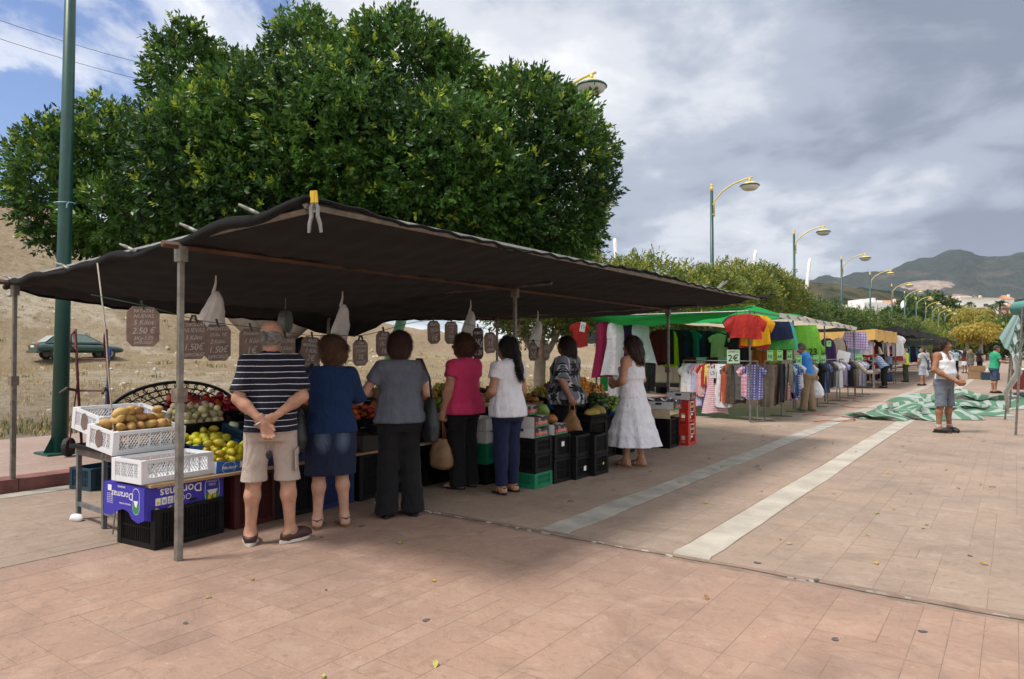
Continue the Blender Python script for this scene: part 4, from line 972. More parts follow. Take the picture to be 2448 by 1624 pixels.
        if shoes['kind'] == 'sandal':
            so_ = sole.build('sandal', shoes['sole'], root)
            for (y0, zt, wd) in ((.125, .052, .047), (.02, .085, .040), (.075, .070, .043)):
                mb = MB(); mb.tube([P(-wd, y0, z0 + .02), P(-wd * .8, y0, z0 + zt * .8), P(0, y0, z0 + zt), P(wd * .8, y0, z0 + zt * .8), P(wd, y0, z0 + .02)], .0075, 5); mb.build('strap', shoes['mat'], so_)
            mb = MB(); mb.tube([P(-.040, .02, z0 + .075), P(-.034, -.035, z0 + .075), P(0, -.072, z0 + .072), P(.034, -.035, z0 + .075), P(.040, .02, z0 + .075)], .007, 5); mb.build('strap', shoes['mat'], so_)
        else:
            f = Field(max(.0085, h * .75), 90)
            f.cone(P(0, -.035, z0 + .05), P(0, .11 * s, z0 + .045), .044 * s, .045 * s); f.cone(P(0, .06, z0 + .05), P(0, .165 * s, z0 + .036), .046 * s, .038 * s)
            if shoes.get('high'): f.cone(P(0, -.01, z0 + .05), P(0, -.015, z0 + .105), .045 * s, .043 * s); f.cut(P(0, 0, z0 + .105), (0, 0, 1))
            else: f.cut(P(0, -.02, z0 + .080), fw * -.22 + np.array([0, 0, 1]))
            f.cut((0, 0, z0 + .015), (0, 0, -1))
            V, F = f.run(.005); so_ = link('shoe', npmesh('shoe', V, F, shoes['mat']), root)
            sole.build('shoe_sole', shoes['sole'], so_)
    return root, dict(hp=hp, tp=tp, A=A, L=L, s=s, T=T)

def fabric(name, col, rough=0.85, bump=0.25, var=0.06, col2=None, stripes=None, sheen=0.04):
    """cloth; stripes = list of (ramp stops, axis, period)"""
    if name in MATS: return MATS[name]
    m = mat(name, col, rough, var, 7, 0, bump, 220, 0.2, col2, sheen=sheen)
    t = m.node_tree; b = bsdf(m); bn = b.inputs['Normal'].links[0].from_node if b.inputs['Normal'].links else None
    if bn:
        tcx = N(t, 'ShaderNodeTexCoord'); mp = N(t, 'ShaderNodeMapping'); mp.inputs['Scale'].default_value = (1, 1, .55); mp.inputs['Rotation'].default_value = (.5, .3, .4); t.links.new(tcx.outputs['Object'], mp.inputs[0])
        fz = N(t, 'ShaderNodeTexNoise', i_Scale=11.0, i_Detail=2.5, i_Roughness=.5, i_Distortion=1.2); t.links.new(mp.outputs[0], fz.inputs['Vector'])
        b2 = N(t, 'ShaderNodeBump', i_Strength=.75, i_Distance=.035); t.links.new(fz.outputs[0], b2.inputs['Height']); t.links.new(b2.outputs[0], bn.inputs['Normal'])
    if stripes:
        t = m.node_tree; b = bsdf(m); tcx = N(t, 'ShaderNodeTexCoord'); sp = N(t, 'ShaderNodeSeparateXYZ'); t.links.new(tcx.outputs['Object'], sp.inputs[0])
        nz = N(t, 'ShaderNodeTexNoise', i_Scale=5.0, i_Detail=2.0); t.links.new(tcx.outputs['Object'], nz.inputs['Vector'])
        c = b.inputs['Base Color'].links[0].from_socket
        for ax, per, fr, colr in stripes:
            v = M2(t, 'FRACT', M2(t, 'DIVIDE', M2(t, 'ADD', sp.outputs[ax], M2(t, 'MULTIPLY', nz.outputs[0], 0.012)), per))
            c = MIX(t, M2(t, 'LESS_THAN', v, fr), c, colr)
        t.links.new(c, b.inputs['Base Color'])
    return m
# ================================================================ fruit stall: frame, net, cards
_fontc = {}
def text(s_, size, m, parent, mtx, shear=0.0, name='lettering', align='CENTER', ext=.0006, bold=0.0):
    key = (s_, size, shear, align, bold, m.name)
    if key not in _fontc:
        cu = bpy.data.curves.new('t', 'FONT'); cu.body = s_; cu.size = size; cu.align_x = align; cu.align_y = 'CENTER'; cu.shear = shear; cu.extrude = ext; cu.offset = bold; cu.resolution_u = 3
        ob = bpy.data.objects.new('t', cu); C.objects.link(ob); bpy.context.view_layer.update()
        me = bpy.data.meshes.new_from_object(ob.evaluated_get(bpy.context.evaluated_depsgraph_get())); me.name = name; me.materials.clear(); me.materials.append(m)
        bpy.data.objects.remove(ob); _fontc[key] = me
    o = link(name, _fontc[key], parent); o.matrix_local = mtx
    return o
def face_mtx(p, normal, up=(0, 0, 1), roll=0):
    n = Vector(normal).normalized(); u = Vector(up); r_ = u.cross(n).normalized(); u = n.cross(r_)
    return Matrix.Translation(Vector(p)) @ Matrix((r_, u, n)).transposed().to_4x4() @ Matrix.Rotation(roll, 4, 'Z')
WOODM = mat('wood_beam', (.085, .048, .032), .8, .25, 3, 0, .4, 30); PLY = mat('plywood', (.34, .22, .12), .75, .2, 4, 0, .2, 40)
stall = empty('market_stall', (-6.9, 7.0, 0), 0, 'fruit stall frame of steel posts under a black shade net', 'stall')
S0 = Vector((-6.9, 7.0, 0))
def sl_(p): return Vector(p) - S0
for (x, y, zt) in ((-4.90, 2.69, 2.24), (-8.75, 2.96, 2.20), (-4.93, 6.90, 2.25), (-4.93, 11.52, 2.22), (-8.75, 7.2, 2.10), (-8.75, 11.6, 2.2)):
    mb = MB(); mb.box(sl_((x, y, .60)), (.046, .046, 1.20)); mb.box(sl_((x, y, (zt + .9) / 2)), (.038, .038, zt - .9)); p = mb.build('post', metal_post, stall, bevel=.003)
    mb = MB(); mb.box(sl_((x - .005, y, 1.19)), (.085, .075, .10)); mb.build('clamp_collar', mat('rusty_plate', (.17, .14, .11), .7, .3, 20, .3), p)
    mb = MB(); mb.box(sl_((x, y, zt - .03)), (.085, .06, .11)); mb.build('bracket', metal_post, p)
for a, b, m_ in (((-4.90, 2.55, 2.27), (-4.93, 11.9, 2.25), WOODM), ((-8.78, 2.8, 2.25), (-8.78, 12.2, 2.20), WOODM), ((-4.4, 6.9, 2.31), (-8.8, 6.95, 2.27), metal_post), ((-4.4, 11.55, 2.29), (-8.8, 11.6, 2.24), metal_post), ((-3.45, 2.68, 2.36), (-8.9, 2.95, 2.27), metal_post), ((-3.40, 2.62, 2.375), (-3.25, 11.1, 2.335), metal_post)):
    mb = MB(); a, b = sl_(a), sl_(b); mb.tube([a, b], .026, 4); mb.build('rail', m_, stall)
# the shade net
m = bpy.data.materials.new('shade_net'); m.use_nodes = True; t = m.node_tree; b = bsdf(m); tcx = N(t, 'ShaderNodeTexCoord')
nz = N(t, 'ShaderNodeTexNoise', i_Scale=3.0, i_Detail=6.0, i_Roughness=.7); t.links.new(tcx.outputs['Object'], nz.inputs['Vector'])
mp = N(t, 'ShaderNodeMapping'); mp.inputs['Scale'].default_value = (60, 7, 60); t.links.new(tcx.outputs['Object'], mp.inputs[0]); n2 = N(t, 'ShaderNodeTexNoise', i_Scale=6.0, i_Detail=3.0); t.links.new(mp.outputs[0], n2.inputs['Vector'])
t.links.new(MIX(t, RAMP(t, n2.outputs[0], [(.40, 0), (.75, 1)]), RAMP(t, nz.outputs[0], [(.3, (.0030, .0034, .0040)), (.7, (.0065, .0072, .0082))]), (.016, .0165, .018)), b.inputs['Base Color'])
b.inputs['Roughness'].default_value = .95; b.inputs['Specular IOR Level'].default_value = .08; b.inputs['Sheen Weight'].default_value = .06; b.inputs['Sheen Roughness'].default_value = .5
bp = N(t, 'ShaderNodeBump', i_Strength=.5, i_Distance=.01); t.links.new(n2.outputs[0], bp.inputs['Height']); t.links.new(bp.outputs[0], b.inputs['Normal'])
tl = N(t, 'ShaderNodeBsdfTranslucent'); tl.inputs[0].default_value = (.05, .042, .038, 1); tp_ = N(t, 'ShaderNodeBsdfTransparent')
mx = N(t, 'ShaderNodeMixShader', i_Fac=.03); t.links.new(b.outputs[0], mx.inputs[1]); t.links.new(tl.outputs[0], mx.inputs[2])
mx2 = N(t, 'ShaderNodeMixShader'); t.links.new(M2(t, 'MULTIPLY', RAMP(t, n2.outputs[0], [(.45, 0), (.62, 1)]), .0), mx2.inputs[0]); t.links.new(mx.outputs[0], mx2.inputs[1]); t.links.new(tp_.outputs[0], mx2.inputs[2]); t.links.new(mx2.outputs[0], t.nodes['Material Output'].inputs[0])
NET = m
def net_pt(u, v):
    """u 0 back .. 1 front overhang, v 0 near end .. 1 far end"""
    y = 2.62 + 9.3 * v + (.34 * (1 - u)) * (1 - v) + .5 * v * (1 - u)
    x = -8.98 + 5.62 * u + .14 * v * u
    bk = np.interp(y, [2.8, 3.0, 3.7, 4.4, 5.2, 6.0, 6.7, 7.2, 7.9, 8.7, 9.6, 10.6, 12.5], [2.30, 2.20, 2.10, 2.02, 2.02, 1.99, 1.97, 1.82, 1.76, 2.06, 2.12, 2.14, 2.22])
    mid = 2.315 - .05 * math.sin(math.pi * ((y - 2.6) % 4.4) / 4.4)
    fr = 2.405 - .02 * v - .05 * abs(math.sin(math.pi * (y - 2.6) / 4.6)) * 1.0
    ua = .725
    if u < .05: z = bk + (2.30 - bk) * (u / .05) * .45
    elif u < ua:
        q = (u - .05) / (ua - .05); z0 = bk + (2.30 - bk) * .45; z = z0 + (mid - z0) * (1 - (1 - q) ** 1.7) - .10 * math.sin(math.pi * q) * abs(math.sin(math.pi * (y - 2.62) / 4.3)) ** .7
    else: q = (u - ua) / (1 - ua); z = mid + (fr - mid) * q - .035 * math.sin(math.pi * q) * abs(math.sin(math.pi * (y - 2.7) / 4.4))
    if v > .97 and u > .9: z += .06
    z += .012 * math.sin(9 * x + 2 * y) * math.sin(7 * y) + .010 * math.sin(23 * y + 5 * x)
    return Vector((x, y, z))
mb = MB(); mb.grid(lambda u, v: sl_(net_pt(u, v)), 60, 110); mb.build('shade_net', NET, stall, smooth=True)
# rolled hem along the near end and along the front
hem = MB(); hem.tube([sl_(net_pt(u, 0) + Vector((0, -.01, .012 * math.sin(40 * u) - .005))) for u in np.linspace(0, 1, 60)], [.032 + .010 * math.sin(17 * u) for u in np.linspace(0, 1, 60)], 8); hem.build('net_hem', NET, stall, smooth=True)
hem = MB(); hem.tube([sl_(net_pt(1, v)) for v in np.linspace(0, 1, 70)], .013, 6); hem.build('net_hem', NET, stall, smooth=True)
hem = MB(); hem.tube([sl_(net_pt(0, v)) for v in np.linspace(0, 1, 60)], .02, 6); hem.build('net_hem', NET, stall, smooth=True)
# spring clamps holding the net
CL = mat('clamp_grey', (.22, .22, .21), .45, .15, 20, .4); CLY = mat('clamp_yellow', (.65, .42, .03), .5, .1)
def clamp(p, direction, s_=1.0, label='', ym=None, nrm=(0, 0, 1)):
    root = empty('spring_clamp', p, 0, label, 'clamp', 'spring clamps on the shade net'); d = Vector(direction).normalized(); side = d.cross(Vector(nrm)).normalized()
    for sg in (-1, 1):
        mb = MB(); o = side * sg
        mb.tube([d * -.055 + o * .006, d * -.02 + o * .02, d * .03 + o * .018, d * .07 + o * .030, d * .125 + o * .036], [.009, .011, .011, .010, .008], 6, True, 1.5); q = mb.build('jaw', CL, root)
        if ym: mb = MB(); mb.tube([d * -.12 + o * .004, d * -.05 + o * .008], .014, 6, True, 1.5); mb.build('grip', ym, q)
    mb = MB(); mb.tube([side * -.026, side * .026], .008, 6); mb.build('spring', CL, root); root.scale = (s_,) * 3
c0 = net_pt(1, 0)
clamp(c0 + Vector((.02, .02, -.07)), (.0, .05, -1), 1.0, 'large clamp with yellow grip hanging at the raised net corner', CLY, (-.6, .8, 0))
for u, lab in ((.90, 'first clamp left of the raised net corner'), (.76, 'second clamp left of the raised net corner, over the near post'), (.58, 'third clamp left of the raised corner'), (.33, 'clamp beside the dark green lamp post'), (.045, 'black clamp at the far left post')):
    clamp(net_pt(u, 0) + Vector((0, -.03, .035)), (-.72, -.45, .40), .75, lab)
clamp(net_pt(1, .72) + Vector((.02, 0, .04)), (.35, .6, .55), 1.0, 'clamp on the front edge far along the net')
# cords: guy rope at the left end, string that carries the cards
ROPE = mat('rope', (.34, .31, .26), .9, .2, 60); STR = mat('string_green', (.04, .09, .06), .8)
ta, tb = Vector((-6.35, 2.75, 2.26)), Vector((-5.96, 2.72, .86))
mb = MB(); mb.tube([ta - tb, (ta - tb) * .6 + Vector((.03, 0, 0)), (ta - tb) * .3, Vector((0, 0, 0)), Vector((.03, .0, -.25)), Vector((.02, .01, -.62)), Vector((.0, .0, -.84))], .0065, 5); o = mb.build('guy_rope', ROPE, None, tb, smooth=True); tag(o, 'pale rope tied from the net down past the potato crate', 'rope')
mb = MB(); mb.tube([(.0, -.02, 0), (-.10, -.03, -.10), (-.13, -.03, -.22), (-.08, -.03, -.24), (-.03, -.02, -.10), (.02, -.02, .01), (.06, -.03, -.12), (.03, -.03, -.24)], .0065, 5); mb.build('rope_loop', ROPE, o, smooth=True)
SX = -5.52
def str_z(y): return float(np.interp(y, [2.3, 2.73, 3.2, 3.7, 4.3, 5.0, 5.7, 6.1, 6.4, 7.1, 7.9, 9, 10.5], [1.93, 1.865, 1.76, 1.72, 1.66, 1.67, 1.83, 1.88, 1.88, 1.80, 1.66, 1.66, 1.72]))
mb = MB(); y0 = 2.35; pts = [Vector((SX, y, str_z(y))) for y in np.linspace(y0, 10.5, 60)]; mb.tube([p - pts[0] for p in pts], .0035, 5); tag(mb.build('card_string', STR, None, pts[0]), 'dark string stretched along the stall holding the price cards', 'string')
CARD = mat('card_brown', (.225, .160, .130), .75, .18, 9, 0, .1, 60, obj_rand=.12); CHALK = mat('chalk_white', (.52, .47, .45), .9, .15, 40); PEG = mat('peg_dark', (.035, .04, .04), .5)
def card(y, w, h_, lines, label, tilt=0.0, dz=0.0, round_=False, x=SX, pegs=1, m_=None, sc=1.0):
    top = str_z(y) + dz - .012; root = empty('price_card', (x, y, top - h_ / 2), 0, label, 'price card', 'price cards on the string'); root.rotation_euler = (R(tilt), 0, R(rng.uniform(-4, 4)))
    a, b_, k = w / 2, h_ / 2, .045 * sc; poly = [(-a + k, -b_), (a - k, -b_), (a, -b_ + k), (a, b_ - k), (a - k, b_), (-a + k, b_), (-a, b_ - k), (-a, -b_ + k)]
    xf = Matrix(((0, 0, 1, 0), (1, 0, 0, 0), (0, 1, 0, 0), (0, 0, 0, 1)))
    mb = MB(); mb.prism(poly, -.003, .003, xf); mb.build('board', m_ or CARD, root, bevel=.002)
    n = len(lines); tot = sum(q[1] for q in lines); z = b_ - .015 * sc
    for s_, hh in lines:
        lh = (h_ - .03 * sc) * hh / tot; z -= lh / 2
        size = min(lh * .98, (w - .03) / max(1, .56 * len(s_)))
        text(s_, size, CHALK, root, face_mtx((.0042, 0, z), (1, 0, 0), roll=R(3)), .28, bold=.0003); z -= lh / 2
    for q in range(pegs):
        yy = 0 if pegs == 1 else (-.03 + .06 * q); t_ = R(20 if pegs == 1 else -22 + 44 * q)
        mb = MB(); mb.box((0, yy + .02 * math.sin(-t_), b_ + .012), (.010, .012, .075), (t_, 0, 0)); mb.box((.008, yy + .02 * math.sin(-t_), b_ + .014), (.006, .010, .07), (t_, .12, 0)); mb.build('clothes_peg', PEG, root)
card(2.73, .25, .31, [('PATATAS', .8), ('NUEVAS', .9), ('5 Kilos', 1.2), ('2.50 €', 1.6), ('3Kg-1.75', .9), ('ESPECIALES', .6)], 'leftmost brown price card reading patatas nuevas, rounder than the rest', 0, 0)
card(3.14, .24, .32, [('CEBOLLAS', .7), ('NUEVAS', .9), ('3 Kilos', 1.2), ('1.50€', 1.5), ('ESPECIALES', .7)], 'price card half behind the near post reading cebollas', 0, 0, pegs=2)
card(3.36, .24, .31, [('PIMIENTOS', .8), ('1Kilo. 1€', 1.), ('2 Kilos.', 1.1), ('1.50€', 1.4), ('ESPECIALES', .7)], 'price card for pimientos right of the near post')
card(3.68, .23, .30, [('Pimiento', .9), ('1 Kilo', 1.2), ('1€', 1.4), ('VERDE', .7)], 'price card mostly hidden by the grey haired man at its right')
card(4.04, .23, .30, [('MELONES', .8), ('2 Kilos', 1.2), ('1.50€', 1.3), ('DULCES', .7)], 'price card behind the right shoulder of the striped man', dz=-.03)
card(4.33, .23, .30, [('AJOS', .9), ('MORADOS', .8), ('1 Kilo', 1.2), ('2€', 1.5), ('4Kilos-1.5', .7)], 'price card for ajos between striped man and navy woman', -7)
card(4.96, .22, .27, [('Coles', .7), ('CASTELLANAS', .7), ('3 Kilos', 1.1), ('2€', 1.4), ('1Kilo 1€', .8)], 'price card right of the curly haired navy woman', 0, -.03, pegs=2)
card(5.29, .23, .27, [('AJOS', .7), ('TIERNOS', .7), ('1Kilo', 1.2), ('1€', 1.4)], 'price card at the left of the grey shirted woman')
card(6.09, .21, .27, [('Melon', .7), ('1Kilo', 1.2), ('1€', 1.4)], 'higher card just right of the grey shirted woman', 3)
card(6.40, .24, .27, [('MANZANAS', .7), ('Golden', .7), ('1€', 1.3), ('1Kilo', 1.), ('1.50', 1.)], 'higher card beside the green leaning pole')
card(6.92, .23, .40, [('TOMATES', .8), ('1Kg', 1.), ('1.20', 1.)], 'tall darker card behind the curls of the pink woman', 0, 0, m_=mat('card_dark', (.055, .032, .028), .8, .15, 9))
card(7.17, .24, .27, [('1Kg', 1.), ('1€', 1.4), ('PERAS', .7)], 'card hanging left of the white bloused woman', 4, -.02)
card(7.62, .20, .26, [('1Kg', 1.), ('2€', 1.3)], 'card half behind the head of the dark pony tail')
card(8.16, .20, .25, [('1Kilo', 1.), ('2€', 1.3)], 'left one of two small cards under the rightmost bag', 0, -.02, pegs=2)
card(8.50, .18, .25, [('1Kg', 1.), ('1.50', 1.3)], 'right one of two small cards under the rightmost bag', 0, -.02, pegs=2)
card(9.3, .19, .25, [('1Kilo', 1.), ('1€', 1.3)], 'small card beside the face of the floral woman')
# bundles of thin carrier bags hung from the net
BAGM = mat('bag_white_film', (.76, .74, .72), .45, .08, 6, 0, .5, 14); bsdf(BAGM).inputs['Transmission Weight'].default_value = .0
def bag_bundle(x, y, z, w, h_, seed, label):
    root = empty('bag_bundle', (x, y, z), R(8), label, 'plastic bags', 'bundles of carrier bags hung under the net'); r = random.Random(seed); ph = r.uniform(0, 6)
    f = Field(.014, 60)
    f.prof([(-h_, 0, .10 * w, w * .42, .035), (-h_ * .75, 0, .04, w * .50, .05), (-h_ * .45, 0, 0, w * .40, .055), (-h_ * .15, 0, -.02, w * .20, .05), (0, 0, -.02, .025, .025)], (np.zeros(3), rotm(0, 0, 90)), lambda th, zc: 1 + .12 * np.sin(3 * th + ph + 6 * zc) + .06 * np.sin(9 * th + 2 * ph))
    V, F = f.run(0, wrinkle(seed, .012, (22, 22, 16))); link('bags', npmesh('bags', V, F, BAGM), root)
    mb = MB(); mb.tube([(0, -.02, -.02), (.01, 0, .08), (0, .01, .16)], [.018, .010, .006], 6); mb.build('handle_knot', BAGM, root)
bag_bundle(-6.0, 3.62, 2.06, .30, .42, 1, 'largest white bag bundle hanging beside the near post'); bag_bundle(-6.0, 5.12, 2.02, .26, .44, 2, 'white bag bundle hanging above the navy woman')
bag_bundle(-6.0, 7.35, 2.05, .30, .42, 3, 'white bag bundle hanging above the pink woman'); bag_bundle(-6.0, 9.0, 1.98, .30, .40, 4, 'white bag bundle above two small cards')
# hanging scales
def scale(p, label):
    root = empty('hanging_scale', p, R(-55), label, 'scale', 'hanging dial scales'); GR = mat('scale_grey', (.20, .23, .22), .45, .1, 10, .2)
    mb = MB(); mb.lathe([(0, -.05), (.12, -.05), (.135, -.03), (.135, .03), (.12, .05), (0, .05)], 22); b_ = mb.build('dial_case', GR, root, (0, 0, 0), (math.pi / 2, 0, 0), smooth=False)
    mb = MB(); mb.lathe([(.115, .0515), (0, .0515)], 22, cap=True); mb.build('dial', mat('dial_white', (.55, .56, .55), .4), b_)
    mb = MB(); mb.tube([(0, 0, .13), (0, 0, .34)], .006, 5); mb.build('hook', metal_post, root)
    for k in (-1, 0, 1): mb = MB(); mb.tube([(0, 0, -.13), (.14 * k, .08 * (1 - abs(k)), -.52)], .004, 4); mb.build('chain', metal_post, root)
    mb = MB(); mb.lathe([(.03, -.57), (.13, -.555), (.20, -.52), (.205, -.515), (.13, -.545), (.0, -.558)], 20); mb.build('pan', mat('pan_steel', (.35, .35, .34), .3, .1, 10, .9), root, smooth=True)
scale((-6.9, 5.05, 1.86), 'dial scale hanging behind the grey haired man'); scale((-6.6, 7.95, 1.62), 'green dial scale hanging between pink and white women')
# ================================================================ crates, boxes and produce
CRATES = {}
def crate_mesh(kind, w, d, h_, m_):
    """open plastic crate, origin at bottom centre, long side along y"""
    key = (kind, w, d, h_, m_.name)
    if key in CRATES: return CRATES[key]
    mb = MB(); t_ = .012
    mb.box((0, 0, .008), (w, d, .016))
    for sx in (-1, 1):
        for sy in (-1, 1): mb.box((sx * (w / 2 - .02), sy * (d / 2 - .02), h_ / 2), (.05, .05, h_ - .004))
    for z, hh in ((h_ - .014, .028), (.022, .040)):
        for s_ in (-1, 1): mb.box((s_ * (w / 2 - t_ / 2), 0, z), (t_ * 1.4, d - .06, hh)); mb.box((0, s_ * (d / 2 - t_ / 2), z), (w - .06, t_ * 1.4, hh))
    def side(L, P):                                          # P(u, z) -> centre, builder for bars in the plane
        if kind == 'diamond':
            npan = max(2, round(L / .105)); pw = (L - .05) / npan; z0, z1 = .045, h_ - .03
            for k in range(npan):
                a, b_ = -L / 2 + .025 + k * pw + .006, -L / 2 + .025 + (k + 1) * pw - .006
                P(a - .006, (z0 + z1) / 2, .011, z1 - z0, 0)
                H_ = z1 - z0; c = -H_
                while c < (b_ - a):
                    for sg in (1, -1):
                        ua, ub = max(a, a + c), min(b_, a + c + H_ * .62)
                        if ub - ua > .006:
                            za, zb_ = z0 + (ua - a - c) / .62, z0 + (ub - a - c) / .62
                            if sg < 0: za, zb_ = z0 + z1 - za, z0 + z1 - zb_
                            L_ = math.hypot(ub - ua, zb_ - za); P((ua + ub) / 2, (za + zb_) / 2, .0036, L_, math.atan2(ub - ua, zb_ - za))
                    c += .025
        else:
            n = int(L / (.030 if kind == 'slot' else .045)); rows = 2 if kind == 'slot' else 4
            for k in range(n + 1): P(-L / 2 + .03 + (L - .06) * k / n, h_ / 2, .010 if kind == 'slot' else .007, h_ - .04, 0)
            for r_ in range(1, rows): P(0, .04 + (h_ - .07) * r_ / rows, L - .06, .012 if kind == 'slot' else .007, 0)
    for s_ in (-1, 1):
        side(d, lambda u, z, a, b_, rot, s_=s_: mb.box((s_ * (w / 2 - .005), u, z), (.006, a, b_), (-rot, 0, 0)))
        side(w, lambda u, z, a, b_, rot, s_=s_: mb.box((u, s_ * (d / 2 - .005), z), (a, .006, b_), (0, rot, 0)))
    if kind == 'solid':
        pass
    CRATES[key] = mb.mesh('crate_body', m_); return CRATES[key]
PW = mat('plastic_white', (.66, .67, .70), .4, .05, 5); PK = mat('plastic_black', (.007, .007, .008), .5, .25, 10, 0, .15, 30, .2); PB = mat('plastic_blue', (.008, .019, .10), .4, .15, 8); PG = mat('plastic_green', (.01, .17, .085), .4, .12, 8); PR = mat('plastic_red', (.55, .03, .02), .4, .1, 8); PD = mat('plastic_dark_red', (.05, .006, .006), .45, .1, 8); PDB = mat('plastic_teal', (.018, .05, .075), .45, .1)
def crate(kind, p, dims, m_, label, rot=0, tilt=0, group=None, inner=None, cat='crate'):
    root = empty('plastic_crate', p, 0, label, cat, group); root.rotation_euler = (0, R(tilt), R(rot))
    link('lattice_walls', crate_mesh(kind, *dims, m_), root)
    if inner is not False and kind != 'diamond':
        w, d, h_ = dims; mb = MB()
        for s_ in (-1, 1): mb.box((s_ * (w / 2 - .022), 0, h_ * .48), (.004, d - .08, h_ * .84)); mb.box((0, s_ * (d / 2 - .022), h_ * .48), (w - .08, .004, h_ * .84))
        mb.build('liner', m_, root)
    return root
def carton(p, dims, m_, label, rot=0, tilt=0, group=None, side=None, cut=.4, cat='box', ml=None):
    """open cardboard tray with raised corners"""
    w, d, h_ = dims; root = empty('cardboard_box', p, 0, label, cat, group); root.rotation_euler = (0, R(tilt), R(rot)); t_ = .006
    mb = MB(); mb.box((0, 0, .004), (w - .002, d - .002, .008)); mb.build('base', ml or m_, root)
    for s_ in (-1, 1):
        xf = Matrix.Translation((s_ * (w / 2 - t_ / 2), 0, 0)) @ Matrix(((0, 0, 1, 0), (1, 0, 0, 0), (0, 1, 0, 0), (0, 0, 0, 1)))
        mb = MB(); e = d / 2; mb.prism([(-e, .0), (e, .0), (e, h_), (e - .09, h_), (e - .12, h_ * (1 - cut * .55)), (-e + .12, h_ * (1 - cut * .55)), (-e + .09, h_), (-e, h_)], -t_ / 2, t_ / 2, xf); mb.build('panel', m_, root)
        xf = Matrix.Translation((0, s_ * (d / 2 - t_ / 2), 0)) @ Matrix(((1, 0, 0, 0), (0, 0, 1, 0), (0, 1, 0, 0), (0, 0, 0, 1))); e = w / 2 - t_ - .0005
        mb = MB(); mb.prism([(-e, .0), (e, .0), (e, h_), (-e, h_)], -t_ / 2, t_ / 2, xf); mb.build('panel', side or m_, root)
    return root
def print_on(root, s_, size, m_, p, n, roll=0, shear=0, bold=0.0, name='printed_name', align='CENTER'):
    return text(s_, size, m_, root, face_mtx(p, n, roll=roll), shear, name, align, .0004, bold)
def patch(root, name, poly, m_, p, n, z=.0010, th=.0006):
    mb = MB(); mb.prism(poly, z, z + th, face_mtx(p, n)); return mb.build(name, m_, root)
def rect(w, h_, k=0, n=4):
    if not k: return [(-w / 2, -h_ / 2), (w / 2, -h_ / 2), (w / 2, h_ / 2), (-w / 2, h_ / 2)]
    o = []
    for cx_, cy_, a0 in ((w / 2 - k, -h_ / 2 + k, -90), (w / 2 - k, h_ / 2 - k, 0), (-w / 2 + k, h_ / 2 - k, 90), (-w / 2 + k, -h_ / 2 + k, 180)):
        for i in range(n + 1): a = R(a0 + 90 * i / n); o.append((cx_ + k * math.cos(a), cy_ + k * math.sin(a)))
    return o
WHITEP = mat('print_white', (.72, .72, .72), .6, .04); BLUEC = mat('carton_blue', (.028, .12, .45), .6, .06, 6); PURP = mat('carton_violet', (.040, .032, .34), .55, .07, 6); WCART = mat('carton_white', (.62, .62, .63), .7, .06, 6); DCART = mat('carton_dark', (.030, .022, .022), .55, .1, 6); KRAFT = mat('kraft', (.30, .19, .10), .8, .12, 8); PRED = mat('print_red', (.60, .05, .04), .6, .05); PYEL = mat('print_yellow', (.68, .45, .03), .6, .05); PGRN = mat('print_green', (.03, .22, .07), .6, .05); PBLK = mat('print_black', (.012, .012, .012), .6)
# ---- produce shapes
def blob(rx, ry, rz, seed=0, nu=14, nv=9, noise=.06, fn=None):
    r = random.Random(seed); ph = [r.uniform(0, 6) for _ in range(6)]; mb = MB(); vs = [(0, 0, -rz)]
    for j in range(1, nv):
        th = math.pi * j / nv - math.pi / 2
        for i in range(nu):
            a = 2 * math.pi * i / nu; k = 1 + noise * (math.sin(2 * a + ph[0] + 2 * th) + .6 * math.sin(3 * a + ph[1]) * math.cos(2 * th + ph[2]))
            q = (math.cos(th) * math.cos(a), math.cos(th) * math.sin(a), math.sin(th)); 
            if fn: q = fn(q, a, th)
            vs.append((rx * q[0] * k, ry * q[1] * k, rz * q[2]))
    vs.append((0, 0, rz)); n = len(vs) - 1
    if fn: vs[0] = (0, 0, rz * fn((0, 0, -1), 0, -math.pi / 2)[2]); vs[n] = (0, 0, rz * fn((0, 0, 1), 0, math.pi / 2)[2])
    fs = [(0, 1 + (i + 1) % nu, 1 + i) for i in range(nu)] + [(1 + j * nu + i, 1 + j * nu + (i + 1) % nu, 1 + (j + 1) * nu + (i + 1) % nu, 1 + (j + 1) * nu + i) for j in range(nv - 2) for i in range(nu)] + [(n, 1 + (nv - 2) * nu + i, 1 + (nv - 2) * nu + (i + 1) % nu) for i in range(nu)]
    mb.add(vs, fs); return mb
def pmat(name, c, c2, rough=.45, rand=.25, scale=14, bump=.12): return mat(name, c, rough, .1, scale, 0, bump, 60, .4, c2, rand)
lemonf = lambda q, a, th: (q[0], q[1], q[2] * (1 + .22 * abs(q[2]) ** 6))
onionf = lambda q, a, th: (q[0], q[1], q[2] * (.92 + .38 * max(0, q[2]) ** 8))
pepf = lambda q, a, th: (q[0] * (1 + .16 * math.cos(4 * a)) * (1.08 - .18 * q[2]), q[1] * (1 + .16 * math.cos(4 * a)) * (1.08 - .18 * q[2]), q[2] * (1 - .35 * max(0, q[2]) ** 4))
tomf = lambda q, a, th: (q[0] * (1 + .05 * math.cos(5 * a)), q[1] * (1 + .05 * math.cos(5 * a)), q[2] * (.82 - .12 * max(0, q[2]) ** 6))
